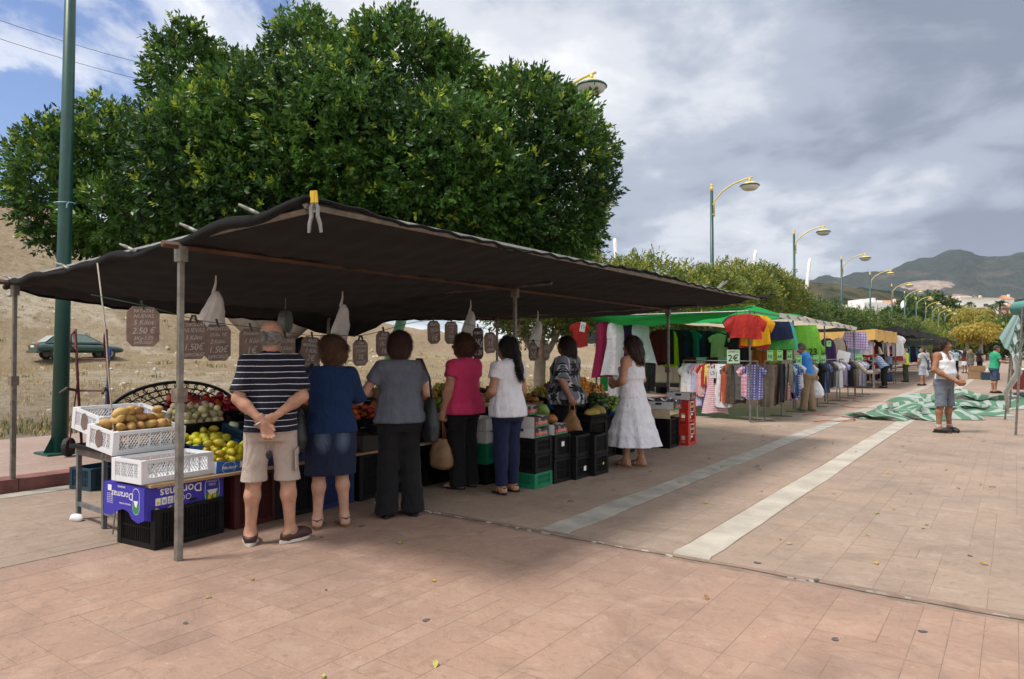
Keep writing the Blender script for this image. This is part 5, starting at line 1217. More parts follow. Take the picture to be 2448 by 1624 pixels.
PRO = {
 'potato': ([blob(.060, .042, .036, i, noise=.13) for i in (1, 2, 3)], pmat('potato', (.36, .20, .065), (.47, .28, .10), .6, .22), (.110, .080, .064)),
 'onion': ([blob(.036, .036, .036, i, fn=onionf, noise=.03) for i in (4, 5)], pmat('onion', (.42, .33, .16), (.56, .50, .32), .4, .3, 9), (.072, .072, .062)),
 'sweet_onion': ([blob(.062, .062, .055, 6, fn=onionf, noise=.03)], pmat('white_onion', (.50, .52, .34), (.62, .62, .50), .4, .15, 6), (.125, .125, .1)),
 'pepper': ([blob(.042, .042, .055, i, fn=pepf, noise=.05) for i in (7, 8)], pmat('pepper_red', (.20, .006, .010), (.34, .012, .012), .22, .4, 7), (.088, .082, .075)),
 'lemon': ([blob(.036, .036, .046, i, fn=lemonf, noise=.03) for i in (9, 10)], pmat('lemon', (.62, .43, .02), (.40, .43, .03), .4, .35, 8), (.082, .076, .062)),
 'tomato': ([blob(.042, .042, .042, i, fn=tomf, noise=.03) for i in (11, 12)], pmat('tomato', (.38, .035, .012), (.46, .11, .02), .3, .35, 6), (.082, .082, .064)),
 'orange': ([blob(.041, .041, .041, 13, noise=.015)], pmat('orange', (.62, .20, .012), (.66, .27, .02), .42, .15, 10), (.082, .082, .066)),
 'yellow_apple': ([blob(.038, .038, .036, 14, fn=tomf, noise=.03)], pmat('yellow_apple', (.46, .36, .05), (.52, .42, .10), .35, .2, 8), (.076, .076, .06)),
 'avocado': ([blob(.036, .036, .050, 15, noise=.04)], pmat('avocado', (.028, .06, .012), (.07, .12, .02), .45, .4, 20), (.085, .075, .06)),
 'green_apple': ([blob(.037, .037, .035, 16, fn=tomf, noise=.03)], pmat('green_apple', (.16, .26, .03), (.26, .32, .06), .35, .3, 8), (.076, .076, .06)),
 'mango': ([blob(.056, .042, .036, 17, noise=.05)], pmat('mango', (.40, .13, .03), (.42, .26, .05), .4, .4, 7), (.10, .08, .065)),
 'melon': ([blob(.075, .075, .105, 18, noise=.03)], pmat('melon', (.50, .36, .06), (.46, .38, .12), .5, .25, 8), (.19, .15, .13)),
 'watermelon': ([blob(.085, .085, .10, 19, noise=.03)], pmat('watermelon', (.018, .035, .012), (.04, .07, .02), .4, .2, 8), (.18, .17, .15)),
 'courgette': ([blob(.020, .020, .095, 20, noise=.04)], pmat('courgette', (.012, .03, .008), (.035, .065, .018), .35, .3, 20), (.19, .042, .036)),
 'aubergine': ([blob(.034, .034, .080, 21, noise=.04)], pmat('aubergine', (.012, .004, .014), (.022, .008, .024), .2, .2), (.15, .07, .055)),
 'plum': ([blob(.024, .024, .025, 22, noise=.03)], pmat('plum', (.035, .006, .018), (.09, .018, .03), .35, .4), (.05, .05, .04)),
 'grape': ([blob(.011, .011, .012, 23, 8, 6, 0)], pmat('grape', (.030, .010, .022), (.06, .018, .03), .35, .5), (.022, .022, .02)),
 'lettuce': ([blob(.075, .075, .065, 24, 16, 10, .16)], pmat('lettuce', (.10, .20, .03), (.24, .34, .08), .55, .3, 16, .8), (.15, .15, .10)),
 'peach': ([blob(.036, .036, .035, 25, fn=tomf, noise=.03)], pmat('peach', (.48, .16, .05), (.55, .32, .10), .6, .3, 6), (.074, .074, .06)),
}
PM = {k: [q.mesh(k, v[1], True) for q in v[0]] for k, v in PRO.items()}
def heap(kind, root_mtx, w, d, z, layers, label, group, flat=False, cat=None, jit=1.0, shrink=.8, seed=0, lim=99):
    """single pieces stacked in a tray; w along x, d along y of the tray"""
    sx, sy, sz = PRO[kind][2]; r = random.Random(seed or hash(kind) % 999); n = 0
    for L in range(layers):
        a, b_ = w - sx - shrink * L * sx, d - sy - shrink * L * sy; nx, ny = max(1, int(a / sx) + 1), max(1, int(b_ / sy) + 1)
        for i in range(nx):
            for j in range(ny):
                x = -a / 2 + (a * i / (nx - 1) if nx > 1 else a / 2) + r.uniform(-.12, .12) * sx * jit; y = -b_ / 2 + (b_ * j / (ny - 1) if ny > 1 else b_ / 2) + r.uniform(-.12, .12) * sy * jit + (.3 * sy if i % 2 else 0) * (1 if j < ny - 1 else 0)
                if L == layers - 1 and r.random() < .25: continue
                p = root_mtx @ Vector((x, y, z + sz * (.5 + L * .86) + r.uniform(-.1, .1) * sz))
                o = link(kind, r.choice(PM[kind]), None, p, (r.uniform(-.5, .5) if flat else r.uniform(0, 6), (1.57 if kind in ('lemon', 'avocado', 'melon', 'courgette', 'aubergine') else 0) + r.uniform(-.4, .4), r.uniform(0, 6) if kind != 'courgette' else r.uniform(-.3, .3)), r.uniform(.78, 1.16))
                tag(o, label, cat or kind.replace('_', ' '), group); n += 1
                if n >= lim: return
def mtx(o): return Matrix.LocRotScale(o.location, o.rotation_euler, o.scale)
# ---- near end of the stall
tbl = empty('trestle_table', (-6.35, 2.95, 0), 0, 'grey steel trestle holding up the potato crates', 'table'); MT = mat('grey_angle_steel', (.17, .18, .19), .5, .2, 12, .5, .1, 30)
for x, y in ((-.50, -.12), (.50, -.17), (.06, -.15), (-.50, 1.1), (.5, 1.1)): mb = MB(); mb.box((x, y, .33), (.035, .035, .66)); mb.build('leg', MT, tbl)
mb = MB(); mb.box((0, -.145, .63), (1.06, .04, .10), (0, 0, -.045)); mb.build('end_rail', mat('weathered_wood', (.15, .13, .115), .85, .25, 6, 0, .4, 25), tbl)
mb = MB(); mb.box((0, -.145, .14), (1.03, .03, .035), (0, 0, -.045)); mb.build('foot_rail', MT, tbl)
mb = MB(); mb.box((0, .55, .665), (1.02, 1.5, .03)); mb.build('top', PK, tbl)
board = empty('display_board', (-5.62, 6.8, .47), 0, 'long plywood board along the stall front resting on crates', 'table'); mb = MB(); mb.box((.04, -2.02, .015), (.60, 4.20, .022)); mb.build('plank', PLY, board); mb = MB(); mb.box((0, 2.1, .012), (.70, 3.9, .022)); mb.build('plank', PLY, board)
c1 = crate('diamond', (-5.57, 2.93, .497), (.40, .60, .18), PW, 'empty white lattice crate on the front corner of the board', 4)
c2 = crate('diamond', (-6.02, 2.93, .70), (.40, .60, .19), PW, 'white lattice crate full of potatoes', 3, 7)
c3 = crate('diamond', (-6.50, 3.02, .80), (.44, .60, .19), PW, 'white lattice crate behind the potato crate', 3, 9)
for c_ in (c2, c3):
    mb = MB(); n = 14; mb.add([(.055 * math.cos(6.283 * i / n), 0, .075 * math.sin(6.283 * i / n)) for i in range(n)], [tuple(range(n))]); mb.build('oval_badge', mat('badge_dark', (.16, .11, .10), .5), c_, (-.02, -.304, .10))
heap('potato', mtx(c2), .37, .56, .06, 5, 'brown potato piled in the white lattice crate', 'potatoes in the white crate', True, seed=3, shrink=.5)
bk = crate('slot', (-5.55, 2.99, .0), (.47, .60, .30), PK, 'scuffed black crate under the violet banana box', 6)
# upturned violet banana carton slipped over the black crate
bb = empty('banana_box', (-5.62, 2.97, .478), R(5), 'violet banana box upside down over the black crate', 'box'); bw, bd, bh = .54, .68, .245
mb = MB(); mb.box((0, 0, -.004), (bw, bd, .006)); mb.build('base', PURP, bb)
def flap(L, lo, seed):                                       # lower edge curves like the carton's cut-outs
    return [(-L / 2, 0)] + [(L / 2, 0)] + [(L / 2, -bh * (.80 if lo else 1))] + [(L / 2 - .10, -bh * (.86 if lo else 1)), (L * .12, -bh * .80), (0, -bh * .74), (-L * .12, -bh * .80), (-L / 2 + .16, -bh * (1.10 if lo else 1)), (-L / 2 + .08, -bh * 1.10), (-L / 2, -bh * (.98))]
mb = MB(); mb.prism(flap(bd, True, 1), -.003, .003, face_mtx((bw / 2, 0, -.008), (1, 0, 0))); fr_ = mb.build('panel', PURP, bb)
mb = MB(); mb.prism([(-x_, z_) for x_, z_ in flap(bw, False, 2)][::-1], -.003, .003, face_mtx((0, -bd / 2, -.008), (0, -1, 0))); sd_ = mb.build('panel', PURP, bb)
mb = MB(); mb.prism(rect(bw, bh), -.003, .003, face_mtx((0, bd / 2, -.12), (0, 1, 0))); mb.build('panel', PURP, bb)
mb = MB(); mb.prism(rect(bd, bh), -.003, .003, face_mtx((-bw / 2, 0, -.12), (-1, 0, 0))); mb.build('panel', PURP, bb)
nx_ = (1, 0, 0); fx = bw / 2 + .0032
print_on(bb, 'Doramas', .098, WHITEP, (fx, -.04, -.062), nx_, math.pi, 0, .001)
patch(bb, 'oval_print', rect(.135, .215, .066), WHITEP, (fx, .235, -.105), nx_, .0002); patch(bb, 'oval_print', rect(.127, .207, .062), PURP, (fx, .235, -.105), nx_, .0009); patch(bb, 'oval_print', rect(.122, .09, .04), PGRN, (fx, .235, -.158), nx_, .0016)
patch(bb, 'mountain_print', [(-.05, .0), (.05, .0), (.02, -.05), (0, -.035), (-.01, -.06)], WHITEP, (fx, .235, -.105), nx_, .0022); patch(bb, 'fruit_print', rect(.03, .05, .012), PYEL, (fx, .21, -.165), nx_, .0022); patch(bb, 'fruit_print', rect(.028, .04, .012), PYEL, (fx, .255, -.155), nx_, .0022)
print_on(bb, 'Canarias', .026, WHITEP, (fx + .002, .235, -.04), nx_, math.pi, .3); print_on(bb, 'Cabo', .030, WHITEP, (fx + .002, .235, -.065), nx_, math.pi, .3)
print_on(bb, 'PLATANO DE CANARIAS', .018, WHITEP, (fx, -.14, -.018), nx_, math.pi)
for k, y in enumerate((-.235, -.185, -.135, -.085)): patch(bb, 'symbol_tile', rect(.042, .055), WHITEP, (fx, y, -.125), nx_, .0002); (patch(bb, 'symbol', rect(.022, .022, .010), PYEL, (fx, y, -.135), nx_, .001) if k == 0 else print_on(bb, 'RZC'[k - 1], .045, PURP, (fx + .001, y, -.125), nx_, math.pi, name='symbol'))
for y in (-.035, .02): patch(bb, 'symbol_ring', rect(.046, .046, .022), WHITEP, (fx, y, -.125), nx_, .0002); patch(bb, 'symbol_ring', rect(.036, .036, .017), PURP, (fx, y, -.125), nx_, .0009)
patch(bb, 'hand_hole', rect(.07, .024, .011), PBLK, (fx, .06, -.155), nx_, .0003)
patch(bb, 'banana_print', [(-.07, .03), (-.05, .008), (0, -.006), (.05, .008), (.07, .03), (.06, .036), (.03, .022), (0, .016), (-.03, .022), (-.06, .036)][::1], PYEL, (fx, -.19, -.205), nx_, .0003); print_on(bb, 'Banana', .02, PBLK, (fx + .0012, -.19, -.195), nx_, math.pi); patch(bb, 'leaf_print', [(-.03, -.03), (0, -.012), (.03, -.03), (.012, -.008), (-.012, -.008)], PGRN, (fx, -.19, -.208), nx_, .0004)
ny_ = (0, -1, 0); fy = -bd / 2 - .0032
print_on(bb, 'Doramas', .078, WHITEP, (-.02, fy, -.082), ny_, math.pi); patch(bb, 'oval_print', rect(.09, .20, .044), WHITEP, (.165, fy, -.115), ny_, .0002); patch(bb, 'oval_print', rect(.083, .192, .041), PURP, (.165, fy, -.115), ny_, .0009); patch(bb, 'oval_print', rect(.078, .085, .03), PGRN, (.165, fy, -.165), ny_, .0016); patch(bb, 'mountain_print', [(-.03, 0), (.03, 0), (.01, -.05), (-.01, -.04)], WHITEP, (.165, fy, -.11), ny_, .0022)
patch(bb, 'label_patch', rect(.05, .045), WHITEP, (-.19, fy, -.04), ny_, .0002); print_on(bb, 'BANANAS', .022, WHITEP, (-.03, fy, -.02), ny_, math.pi); print_on(bb, 'PRODUCE OF SPAIN', .017, WHITEP, (.02, fy, -.145), ny_, math.pi)
for k in range(6): print_on(bb, 'CLASE I KG 18 ES', .011, WHITEP, (-.185, fy, -.085 - .014 * k), ny_, math.pi)
# lemon cartons
ca = carton((-5.55, 3.47, .497), (.40, .46, .11), BLUEC, 'blue printed carton of lemons on the board front', 2, 4, side=WCART, cut=.3)
print_on(ca, 'Marlene', .040, WHITEP, (.2012, -.115, .052), nx_, 0, .2, .0006); patch(ca, 'ring_print', rect(.128, .094, .046), WHITEP, (.2, -.115, .052), nx_, .0002); patch(ca, 'ring_print', rect(.121, .087, .043), BLUEC, (.2, -.115, .052), nx_, .0005, .0004); patch(ca, 'sticker', rect(.085, .055), WHITEP, (.2, .03, .065), nx_, .0002)
heap('lemon', mtx(ca), .38, .44, .02, 4, 'lemon heaped in the blue printed carton', 'lemons in the front carton', seed=5, shrink=.55)
cb = carton((-5.98, 3.52, .62), (.36, .46, .09), BLUEC, 'second blue carton of lemons behind the first', 2, 8, cut=.3); heap('lemon', mtx(cb), .32, .42, .02, 3, 'greenish lemon in the carton behind the front one', 'lemons in the rear carton', seed=6)
co = crate('slot', (-6.35, 3.62, .74), (.40, .56, .14), PK, 'black crate heaped with small onions', 3, 10); heap('onion', mtx(co), .36, .50, .05, 4, 'small brown and white onion in the black crate', 'small onions', seed=7, shrink=.5)
cw = crate('slot', (-5.98, 3.98, .66), (.38, .36, .13), PDB, 'dark crate holding large white onions', 3, 10); heap('sweet_onion', mtx(cw), .36, .36, .06, 2, 'large pale green white onion beside the lemons', 'large white onions', seed=8)
cp = crate('slot', (-6.80, 4.00, .80), (.44, .80, .14), PK, 'long black crate piled with red peppers', 3, 12); heap('pepper', mtx(cp), .42, .78, .04, 3, 'glossy dark red pepper in the pile behind the onions', 'red peppers', seed=9, shrink=.45)
crate('slot', (-5.53, 3.94, .497), (.36, .40, .17), PB, 'small blue crate beside the lemons, by the striped man', 3)
# stacked crates under the board
for k, (y, m_, lab) in enumerate(((3.62, PD, 'dark red crate under the board behind the black crate'), (4.05, PK, 'tall black crate under the board behind the striped man'), (4.52, PB, 'tall blue crate under the board beside the navy woman'), (5.0, PK, 'tall black crate under the board right of the blue crate'), (5.46, PK, 'tall black crate behind the legs of the grey shirted woman'), (5.95, PK, 'tall black crate under the board near the pink woman'), (6.45, PG, 'green crate under the board behind the pink woman'), (6.95, PK, 'black crate under the board behind the white bloused woman'))):
    crate('slot', (-5.58, y, .0), (.44, .42, .455), m_, lab, rng.uniform(-4, 4), group='tall crates under the display board')
bxk = carton((-5.50, 4.98, .500), (.42, .40, .16), mat('carton_brown_dark', (.035, .026, .022), .7, .1, 8), 'dark cardboard box on the board right of the navy woman', 2, cut=.1); patch(bxk, 'sticker', rect(.085, .055), WHITEP, (.21, .05, .09), nx_, .0004)
# trays in three tiers along the stall
GRN = mat('carton_green', (.03, .16, .05), .7, .1)
tiers = [
 (-5.98, 4.42, .64, 'tomato', 3, PK, 'red tomato behind the striped man'), (-6.45, 4.55, .78, 'courgette', 2, PK, 'dark courgette at the rear left'), (-5.55, 4.45, .50, 'courgette', 2, PDB, 'dark courgette in the low tray'),
 (-5.98, 5.02, .70, 'tomato', 4, PK, 'ripe tomato between the navy and grey women'), (-6.45, 5.12, .82, 'tomato', 4, PK, 'orange tomato in the upper tray'), (-5.55, 5.40, .62, 'courgette', 3, PK, 'dark courgette in the tray right of navy woman'),
 (-5.98, 5.52, .70, 'tomato', 3, PK, 'tomato behind the grey shirted woman'), (-6.45, 5.65, .82, 'aubergine', 2, PK, 'dark aubergine at the rear'), (-5.55, 5.95, .50, 'lettuce', 1, PK, 'green lettuce in front of grey woman bag'),
 (-5.98, 6.15, .70, 'mango', 3, KRAFT, 'reddish mango right of the dark bag'), (-6.45, 6.20, .82, 'mango', 3, KRAFT, 'mango in the upper rear tray'), (-5.98, 6.72, .70, 'green_apple', 3, KRAFT, 'green apple near the pink woman'), (-6.45, 6.80, .82, 'peach', 4, KRAFT, 'peach in the tray behind the pink woman'),
 (-5.55, 6.60, .62, 'lettuce', 1, WCART, 'lettuce by the pink woman'), (-5.98, 7.32, .70, 'yellow_apple', 4, KRAFT, 'yellow apple left of the white blouse'), (-6.45, 7.40, .82, 'yellow_apple', 4, KRAFT, 'yellow apple in the rear tray'), (-5.55, 7.25, .62, 'aubergine', 2, PK, 'aubergine in the front tray'),
 (-5.98, 7.95, .70, 'peach', 3, KRAFT, 'peach right of the white blouse'), (-6.45, 8.05, .85, 'plum', 2, KRAFT, 'dark plum piled high in the rear'), (-5.55, 7.95, .62, 'plum', 1, KRAFT, 'plum in the low front tray'), (-5.98, 8.55, .70, 'mango', 3, KRAFT, 'mango behind the floral woman'), (-6.4, 8.7, .85, 'plum', 2, KRAFT, 'plum beside the floral woman'),
 (-5.55, 9.10, .62, 'green_apple', 2, BLUEC, 'green apple behind the floral woman'), (-5.98, 9.2, .72, 'yellow_apple', 4, PK, 'yellow apple right of the floral sleeve'), (-5.75, 9.72, .78, 'orange', 5, KRAFT, 'orange in the bright pile near the white dress'), (-5.75, 10.2, .74, 'peach', 4, KRAFT, 'peach next to the orange pile'),
 (-5.25, 9.45, .62, 'avocado', 4, PK, 'green avocado below the oranges'), (-5.22, 9.95, .60, 'green_apple', 3, PK, 'apple green fruit below the oranges'), (-5.0, 8.85, .62, 'watermelon', 1, PK, 'dark small watermelon by the tan bag'), (-4.85, 8.45, .58, 'melon', 1, PK, 'yellow melon by the tan bag'), (-4.85, 9.30, .55, 'green_apple', 2, BLUEC, 'lime green apple in the blue carton')]
for i, (x, y, z, k, ly, m_, lab) in enumerate(tiers):
    L = 'shallow %s tray of %ss, %s' % ({'plastic_black': 'black', 'plastic_teal': 'teal', 'kraft': 'brown', 'carton_white': 'white', 'carton_blue': 'blue'}.get(m_.name, 'dark'), k.replace('_', ' '), ' '.join(lab.split()[-5:]))
    o = (crate('slot', (x, y, z), (.42, .48, .10), m_, L, rng.uniform(-3, 3), 9, 'produce trays', cat='tray') if m_ in (PK, PDB) else carton((x, y, z), (.42, .48, .10), m_, L, rng.uniform(-3, 3), 9, 'produce trays', cut=.2, cat='tray'))
    heap(k, mtx(o), .40, .46, .03, ly, lab, 'pieces: ' + lab, seed=20 + i, shrink=.55)
    if z > .56:                                             # trestle blocks that carry the tier
        mb = MB(); mb.box((0, 0, 0), (.40, .44, z - .50)); tag(mb.build('tier_block', KRAFT if m_ is not PK else PK, None, (x, y, .485 + (z - .50) / 2 - .03)), 'plain block raising the tray of %ss, %s' % (k.replace('_', ' '), ' '.join(lab.split()[-4:])), 'block', 'tier blocks')
# second trestle carrying the rear tiers
t2 = empty('trestle_table', (-6.5, 7.4, 0), 0, 'long rear trestle table behind the display board', 'table'); mb = MB(); mb.box((0, 0, .47), (.9, 6.6, .03)); mb.build('top', PLY, t2)
for x in (-.4, .4):
    for y in (-3.1, 0, 3.1): mb = MB(); mb.box((x, y, .23), (.04, .04, .455)); mb.build('leg', MT, t2)
# leafy greens: leeks and chard leaves
def leaves(p, n, L, w, cols, label, seed, up=.5):
    root = empty('leafy_bunch', p, 0, label, 'vegetables'); r = random.Random(seed)
    for i in range(n):
        a = r.uniform(-1.2, 1.2); mb = MB(); l = L * r.uniform(.7, 1.1); u0 = r.uniform(up * .4, up)
        mb.grid(lambda u, v: Vector((l * v * math.cos(a) + (u - .5) * w * math.sin(math.pi * min(1, v * .9 + .1)) * -math.sin(a), l * v * math.sin(a) + (u - .5) * w * math.sin(math.pi * min(1, v * .9 + .1)) * math.cos(a), u0 * l * v - .5 * l * v * v * (1 - .3 * u0) + .02 * math.sin(9 * v + 6 * u) + .04 * abs(u - .5))), 3, 6)
        mb.build('leaf', mat(cols[0], cols[1], .5, .2, 14, 0, .4, 30), root, (r.uniform(-.08, .08), r.uniform(-.12, .12), r.uniform(0, .05)), smooth=True)
leaves((-5.45, 5.42, .74), 10, .26, .12, ('chard_green', (.02, .13, .025)), 'bright green chard leaves under the tomatoes', 1); leaves((-5.5, 6.10, .66), 14, .30, .05, ('leek_green', (.12, .22, .06)), 'leeks lying by the dark shoulder bag', 2, .3); leaves((-6.0, 5.30, .93), 10, .20, .10, ('basil_green', (.025, .09, .02)), 'dark leaves above the tomatoes', 3, .9); leaves((-5.6, 4.45, .68), 9, .2, .1, ('basil_green', (.025, .09, .02)), 'dark green leaves by the striped man elbow', 4, .8)
bl = empty('blue_bag', (-5.95, 9.75, .97), 0, 'crumpled bright blue bag behind the oranges', 'bag'); f = Field(.012, 70); f.ell((0, 0, .05), (.10, .12, .07)); f.ell((.03, .06, .07), (.06, .06, .06)); V, F = f.run(0, wrinkle(3, .016, (40, 40, 40))); link('film', npmesh('film', V, F, mat('film_blue', (.03, .16, .50), .35)), bl)
# ---- boxes and crates standing out in front on the right
def dark_carton(p, label, rot=2, dims=(.40, .30, .115)):
    o = carton(p, dims, DCART, label, rot, 0, 'dark printed fruit cartons', side=WCART, cut=.25); w, d, h_ = dims
    patch(o, 'green_band', rect(d - .01, .016), PGRN, (w / 2, 0, .012), nx_, .0004); print_on(o, 'Alarcón', .062, PRED, (w / 2 + .0006, .015, .048), nx_, 0, .2, .002); print_on(o, 'Alarcón', .062, WHITEP, (w / 2 + .0002, .015, .048), nx_, 0, .2, .004); patch(o, 'emblem_print', rect(.035, .035, .016), PRED, (w / 2, -.115, .045), nx_, .0006); print_on(o, 'UVA', .022, WHITEP, (w / 2 + .001, -.05, .09), nx_, 0)
    patch(o, 'hand_hole', rect(.10, .035), PBLK, (0, -d / 2, .085), ny_, .0008)
    return o
for x, y, z, h_, m_, lab in ((-4.50, 6.52, .0, .17, PG, 'green lattice crate at the foot of the front stack'), (-4.50, 6.52, .17, .20, PK, 'black crate above the green lattice crate'), (-4.50, 6.52, .37, .18, PK, 'upper black crate on the green crate stack'), (-4.48, 6.90, .0, .28, PK, 'lower black crate of the second front stack'), (-4.48, 6.90, .28, .27, PK, 'upper black crate of the second front stack'), (-4.42, 7.25, .0, .26, PK, 'lower black crate with white sticker in the third stack'), (-4.42, 7.25, .26, .26, PK, 'upper black crate of the third front stack'), (-4.36, 7.60, .0, .25, PK, 'lower black crate at the right end of the front stacks'), (-4.36, 7.60, .25, .25, PK, 'upper black crate at the right end of the front stacks')):
    o = crate('slot', (x, y, z), (.46, .345, h_ - .004), m_, lab, rng.uniform(-2, 2), 0, 'crates stacked out front')
    if 'sticker' in lab: patch(o, 'sticker', rect(.06, .055), WHITEP, (.23, .05, .11), nx_, .002)
    if 'upper black crate of the second' in lab: patch(o, 'sticker', rect(.06, .055), WHITEP, (.23, .0, .16), nx_, .002)
    if 'lower black crate at the right' in lab: patch(o, 'sticker', rect(.03, .03), PYEL, (.23, .05, .13), nx_, .002)
o1 = dark_carton((-4.48, 6.50, .552), 'lower dark carton with red lettering on the front stack'); o2 = dark_carton((-4.48, 6.50, .67), 'middle dark carton on the front stack'); o3 = dark_carton((-4.60, 6.56, .79), 'top dark carton beside the net bag of lettuce', 4, (.34, .26, .10)); o4 = dark_carton((-4.46, 6.88, .552), 'dark carton right of the front stack of cartons')
heap('plum', mtx(o2), .38, .28, .06, 2, 'plum in the middle dark carton', 'plums in the middle carton', seed=71, lim=30); heap('plum', mtx(o4), .38, .28, .05, 2, 'plum in the right dark carton', 'plums in the right carton', seed=72, lim=30)
nb = link('net_bag', PM['lettuce'][0], None, (-4.42, 6.72, .83), (0, 0, 1), 1.15); tag(nb, 'green net bag of lettuce on the dark cartons', 'vegetables')
mb = MB(); o = empty('round_loaf', (-4.5, 7.03, .70), 0, 'round brown pumpkin on the right dark carton', 'pumpkin'); link('flesh', blob(.085, .085, .06, 41, 16, 10, .05).mesh('flesh', pmat('pumpkin', (.30, .10, .03), (.36, .16, .05), .6), True), o)
for k, (y, z) in enumerate(((6.22, .30), (6.22, .46), (6.55, .30))): pass
wc = [('white carton on green crates left of the navy jeans, lower', -5.05, 6.45, .46), ('white carton on green crates left of the navy jeans, upper', -5.05, 6.45, .60)]
for lab, x, y, z in wc: o = carton((x, y, z), (.34, .42, .135), WCART, lab, 3, 0, 'white cartons', cut=.25); patch(o, 'hand_hole', rect(.10, .035), PBLK, (.17, 0, .10), nx_, .0008); print_on(o, 'FRUTA', .03, mat('print_grey', (.3, .3, .32), .6), (.1705, 0, .04), nx_)
crate('slot', (-5.05, 6.45, .0), (.40, .46, .23), PK, 'black crate at the foot of the white cartons'); crate('slot', (-5.05, 6.45, .23), (.40, .46, .225), PG, 'dark green crate under the white cartons')
for x, y, z, h_, lab in ((-4.85, 8.45, 0, .28, 'lower black crate under the yellow melons'), (-4.85, 8.45, .28, .28, 'upper black crate under the yellow melons'), (-4.95, 8.92, 0, .30, 'lower black crate behind the white dress'), (-4.95, 8.92, .30, .30, 'upper black crate behind the white dress'), (-4.88, 9.40, 0, .27, 'lower black crate under the blue carton'), (-4.88, 9.40, .27, .26, 'upper black crate under the blue carton')): crate('grid', (x, y, z), (.44, .44, h_ - .004), PK, lab, rng.uniform(-3, 3), 0, 'crates at the right of the stall')
# far right corner: open crate, wooden box, dark cartons and two red crates
crate('grid', (-4.62, 10.42, 0), (.50, .42, .46), PK, 'open black lattice crate under the pale wooden box', 4)
wb = empty('wooden_box', (-4.62, 10.36, .47), R(4), 'pale wooden fruit box upside down on the black crate', 'box'); PLW = mat('pale_wood', (.52, .42, .27), .75, .12, 5, 0, .15, 30)
mb = MB(); mb.box((0, 0, .125), (.56, .44, .012)); mb.build('board', PLW, wb)
for s_ in (-1, 1): mb = MB(); mb.box((0, s_ * .214, .058), (.56, .012, .12)); mb.build('end_board', PLW, wb); mb = MB(); mb.box((s_ * .274, 0, .085), (.010, .415, .068)); mb.build('side_board', PLW, wb)
patch(wb, 'hand_hole', rect(.09, .016), PBLK, (-.08, -.2205, .06), ny_, .0004)
d1 = dark_carton((-4.55, 10.40, .605), 'dark carton of foil wrapped fruit on the pale wooden box', 4, (.50, .38, .12)); d2 = dark_carton((-4.45, 10.92, .725), 'dark carton on top of the red crates', 4, (.40, .30, .115))
heap('plum', mtx(d1), .46, .34, .06, 2, 'plum under foil in the dark carton', 'plums in the foil carton', seed=73, lim=30); heap('plum', mtx(d2), .36, .26, .06, 1, 'plum in the carton on the red crates', 'plums on the red crates', seed=74, lim=20)
fo = empty('foil_sheet', (-4.55, 10.40, .735), 0, 'crumpled silver foil over the dark carton', 'foil'); r = random.Random(3); mb = MB(); mb.grid(lambda u, v: Vector(((u - .5) * .46, (v - .5) * .36, .018 * math.sin(14 * u + 5 * v) + .03 * r.random())), 12, 10); mb.build('film', mat('foil', (.55, .55, .60), .22, .1, 10, .85), fo)
for k in range(2):
    o = empty('bottle_crate', (-4.42, 10.93, .362 * k), R(3), '%s red bottle crate with yellow badge at the stall corner' % ('lower', 'upper')[k], 'crate', 'red bottle crates')
    mb = MB(); w, d, h_ = .30, .38, .355
    for sx in (-1, 1):
        for sy in (-1, 1): mb.box((sx * (w / 2 - .03), sy * (d / 2 - .035), h_ / 2), (.06, .07, h_))
    for s_ in (-1, 1): mb.box((s_ * (w / 2 - .010), 0, h_ * .70), (.016, d - .10, h_ * .56)); mb.box((0, s_ * (d / 2 - .010), h_ * .70), (w - .10, .016, h_ * .56)); mb.box((s_ * (w / 2 - .012), 0, .02), (.016, d - .1, .04)); mb.box((0, s_ * (d / 2 - .012), .02), (w - .1, .016, .04))
    mb.box((0, 0, .02), (w - .03, d - .03, .012)); mb.build('shell', PR, o, bevel=.004)
    patch(o, 'badge', rect(.17, .165, .03), WHITEP, (w / 2 - .002, .0, h_ * .70), nx_, .002); patch(o, 'badge', rect(.145, .14, .015), PBLK, (w / 2 - .002, .0, h_ * .70), nx_, .0028); print_on(o, 'chelo', .066, PYEL, (w / 2 + .0024, .0, h_ * .72), nx_, 0, 0, .003)
    patch(o, 'hand_hole', rect(.10, .03, .013), WHITEP, (w / 2 - .002, -.02, h_ * .36), nx_, .002)
# things on the sidewalk behind: teal crate, hand truck, broom, bench
crate('slot', (-8.3, 3.7, .0), (.36, .56, .24), PDB, 'teal crate standing under the trestle behind the rope', 10)
HT = mat('hand_truck_red', (.10, .022, .018), .5, .2, 10, .1)
ht = empty('hand_truck', (-9.98, 4.30, .125), R(38), 'tall dark red hand truck leaning beside the lamp post', 'hand truck')
for sx in (-1, 1): mb = MB(); mb.tube([(sx * .20, .08, .10), (sx * .20, -.02, .9), (sx * .20, -.10, 1.68)], .018, 7); mb.tube([(sx * .20, -.095, 1.66), (sx * .215, -.17, 1.60), (sx * .215, -.17, 1.45), (sx * .20, -.09, 1.38)], .013, 6); mb.build('upright', HT, ht, smooth=True)
for z, y in ((1.28, -.055), (.86, -.01), (.45, .035)): mb = MB(); mb.tube([(-.20, y, z), (.20, y, z)], .014, 6); mb.build('cross_bar', HT, ht)
for sx in (-1, 1): mb = MB(); mb.tube([(sx * .20, -.02, .86), (sx * .24, -.20, .90), (sx * .27, -.30, .84)], [.02, .022, .018], 6); mb.build('handle', mat('handle_brown', (.06, .04, .03), .6), ht); mb = MB(); mb.tube([(sx * .20 - .0, -.03, 1.0), (sx * .22, -.10, .5), (sx * .24, -.14, .12)], .010, 5); mb.build('brace', HT, ht)
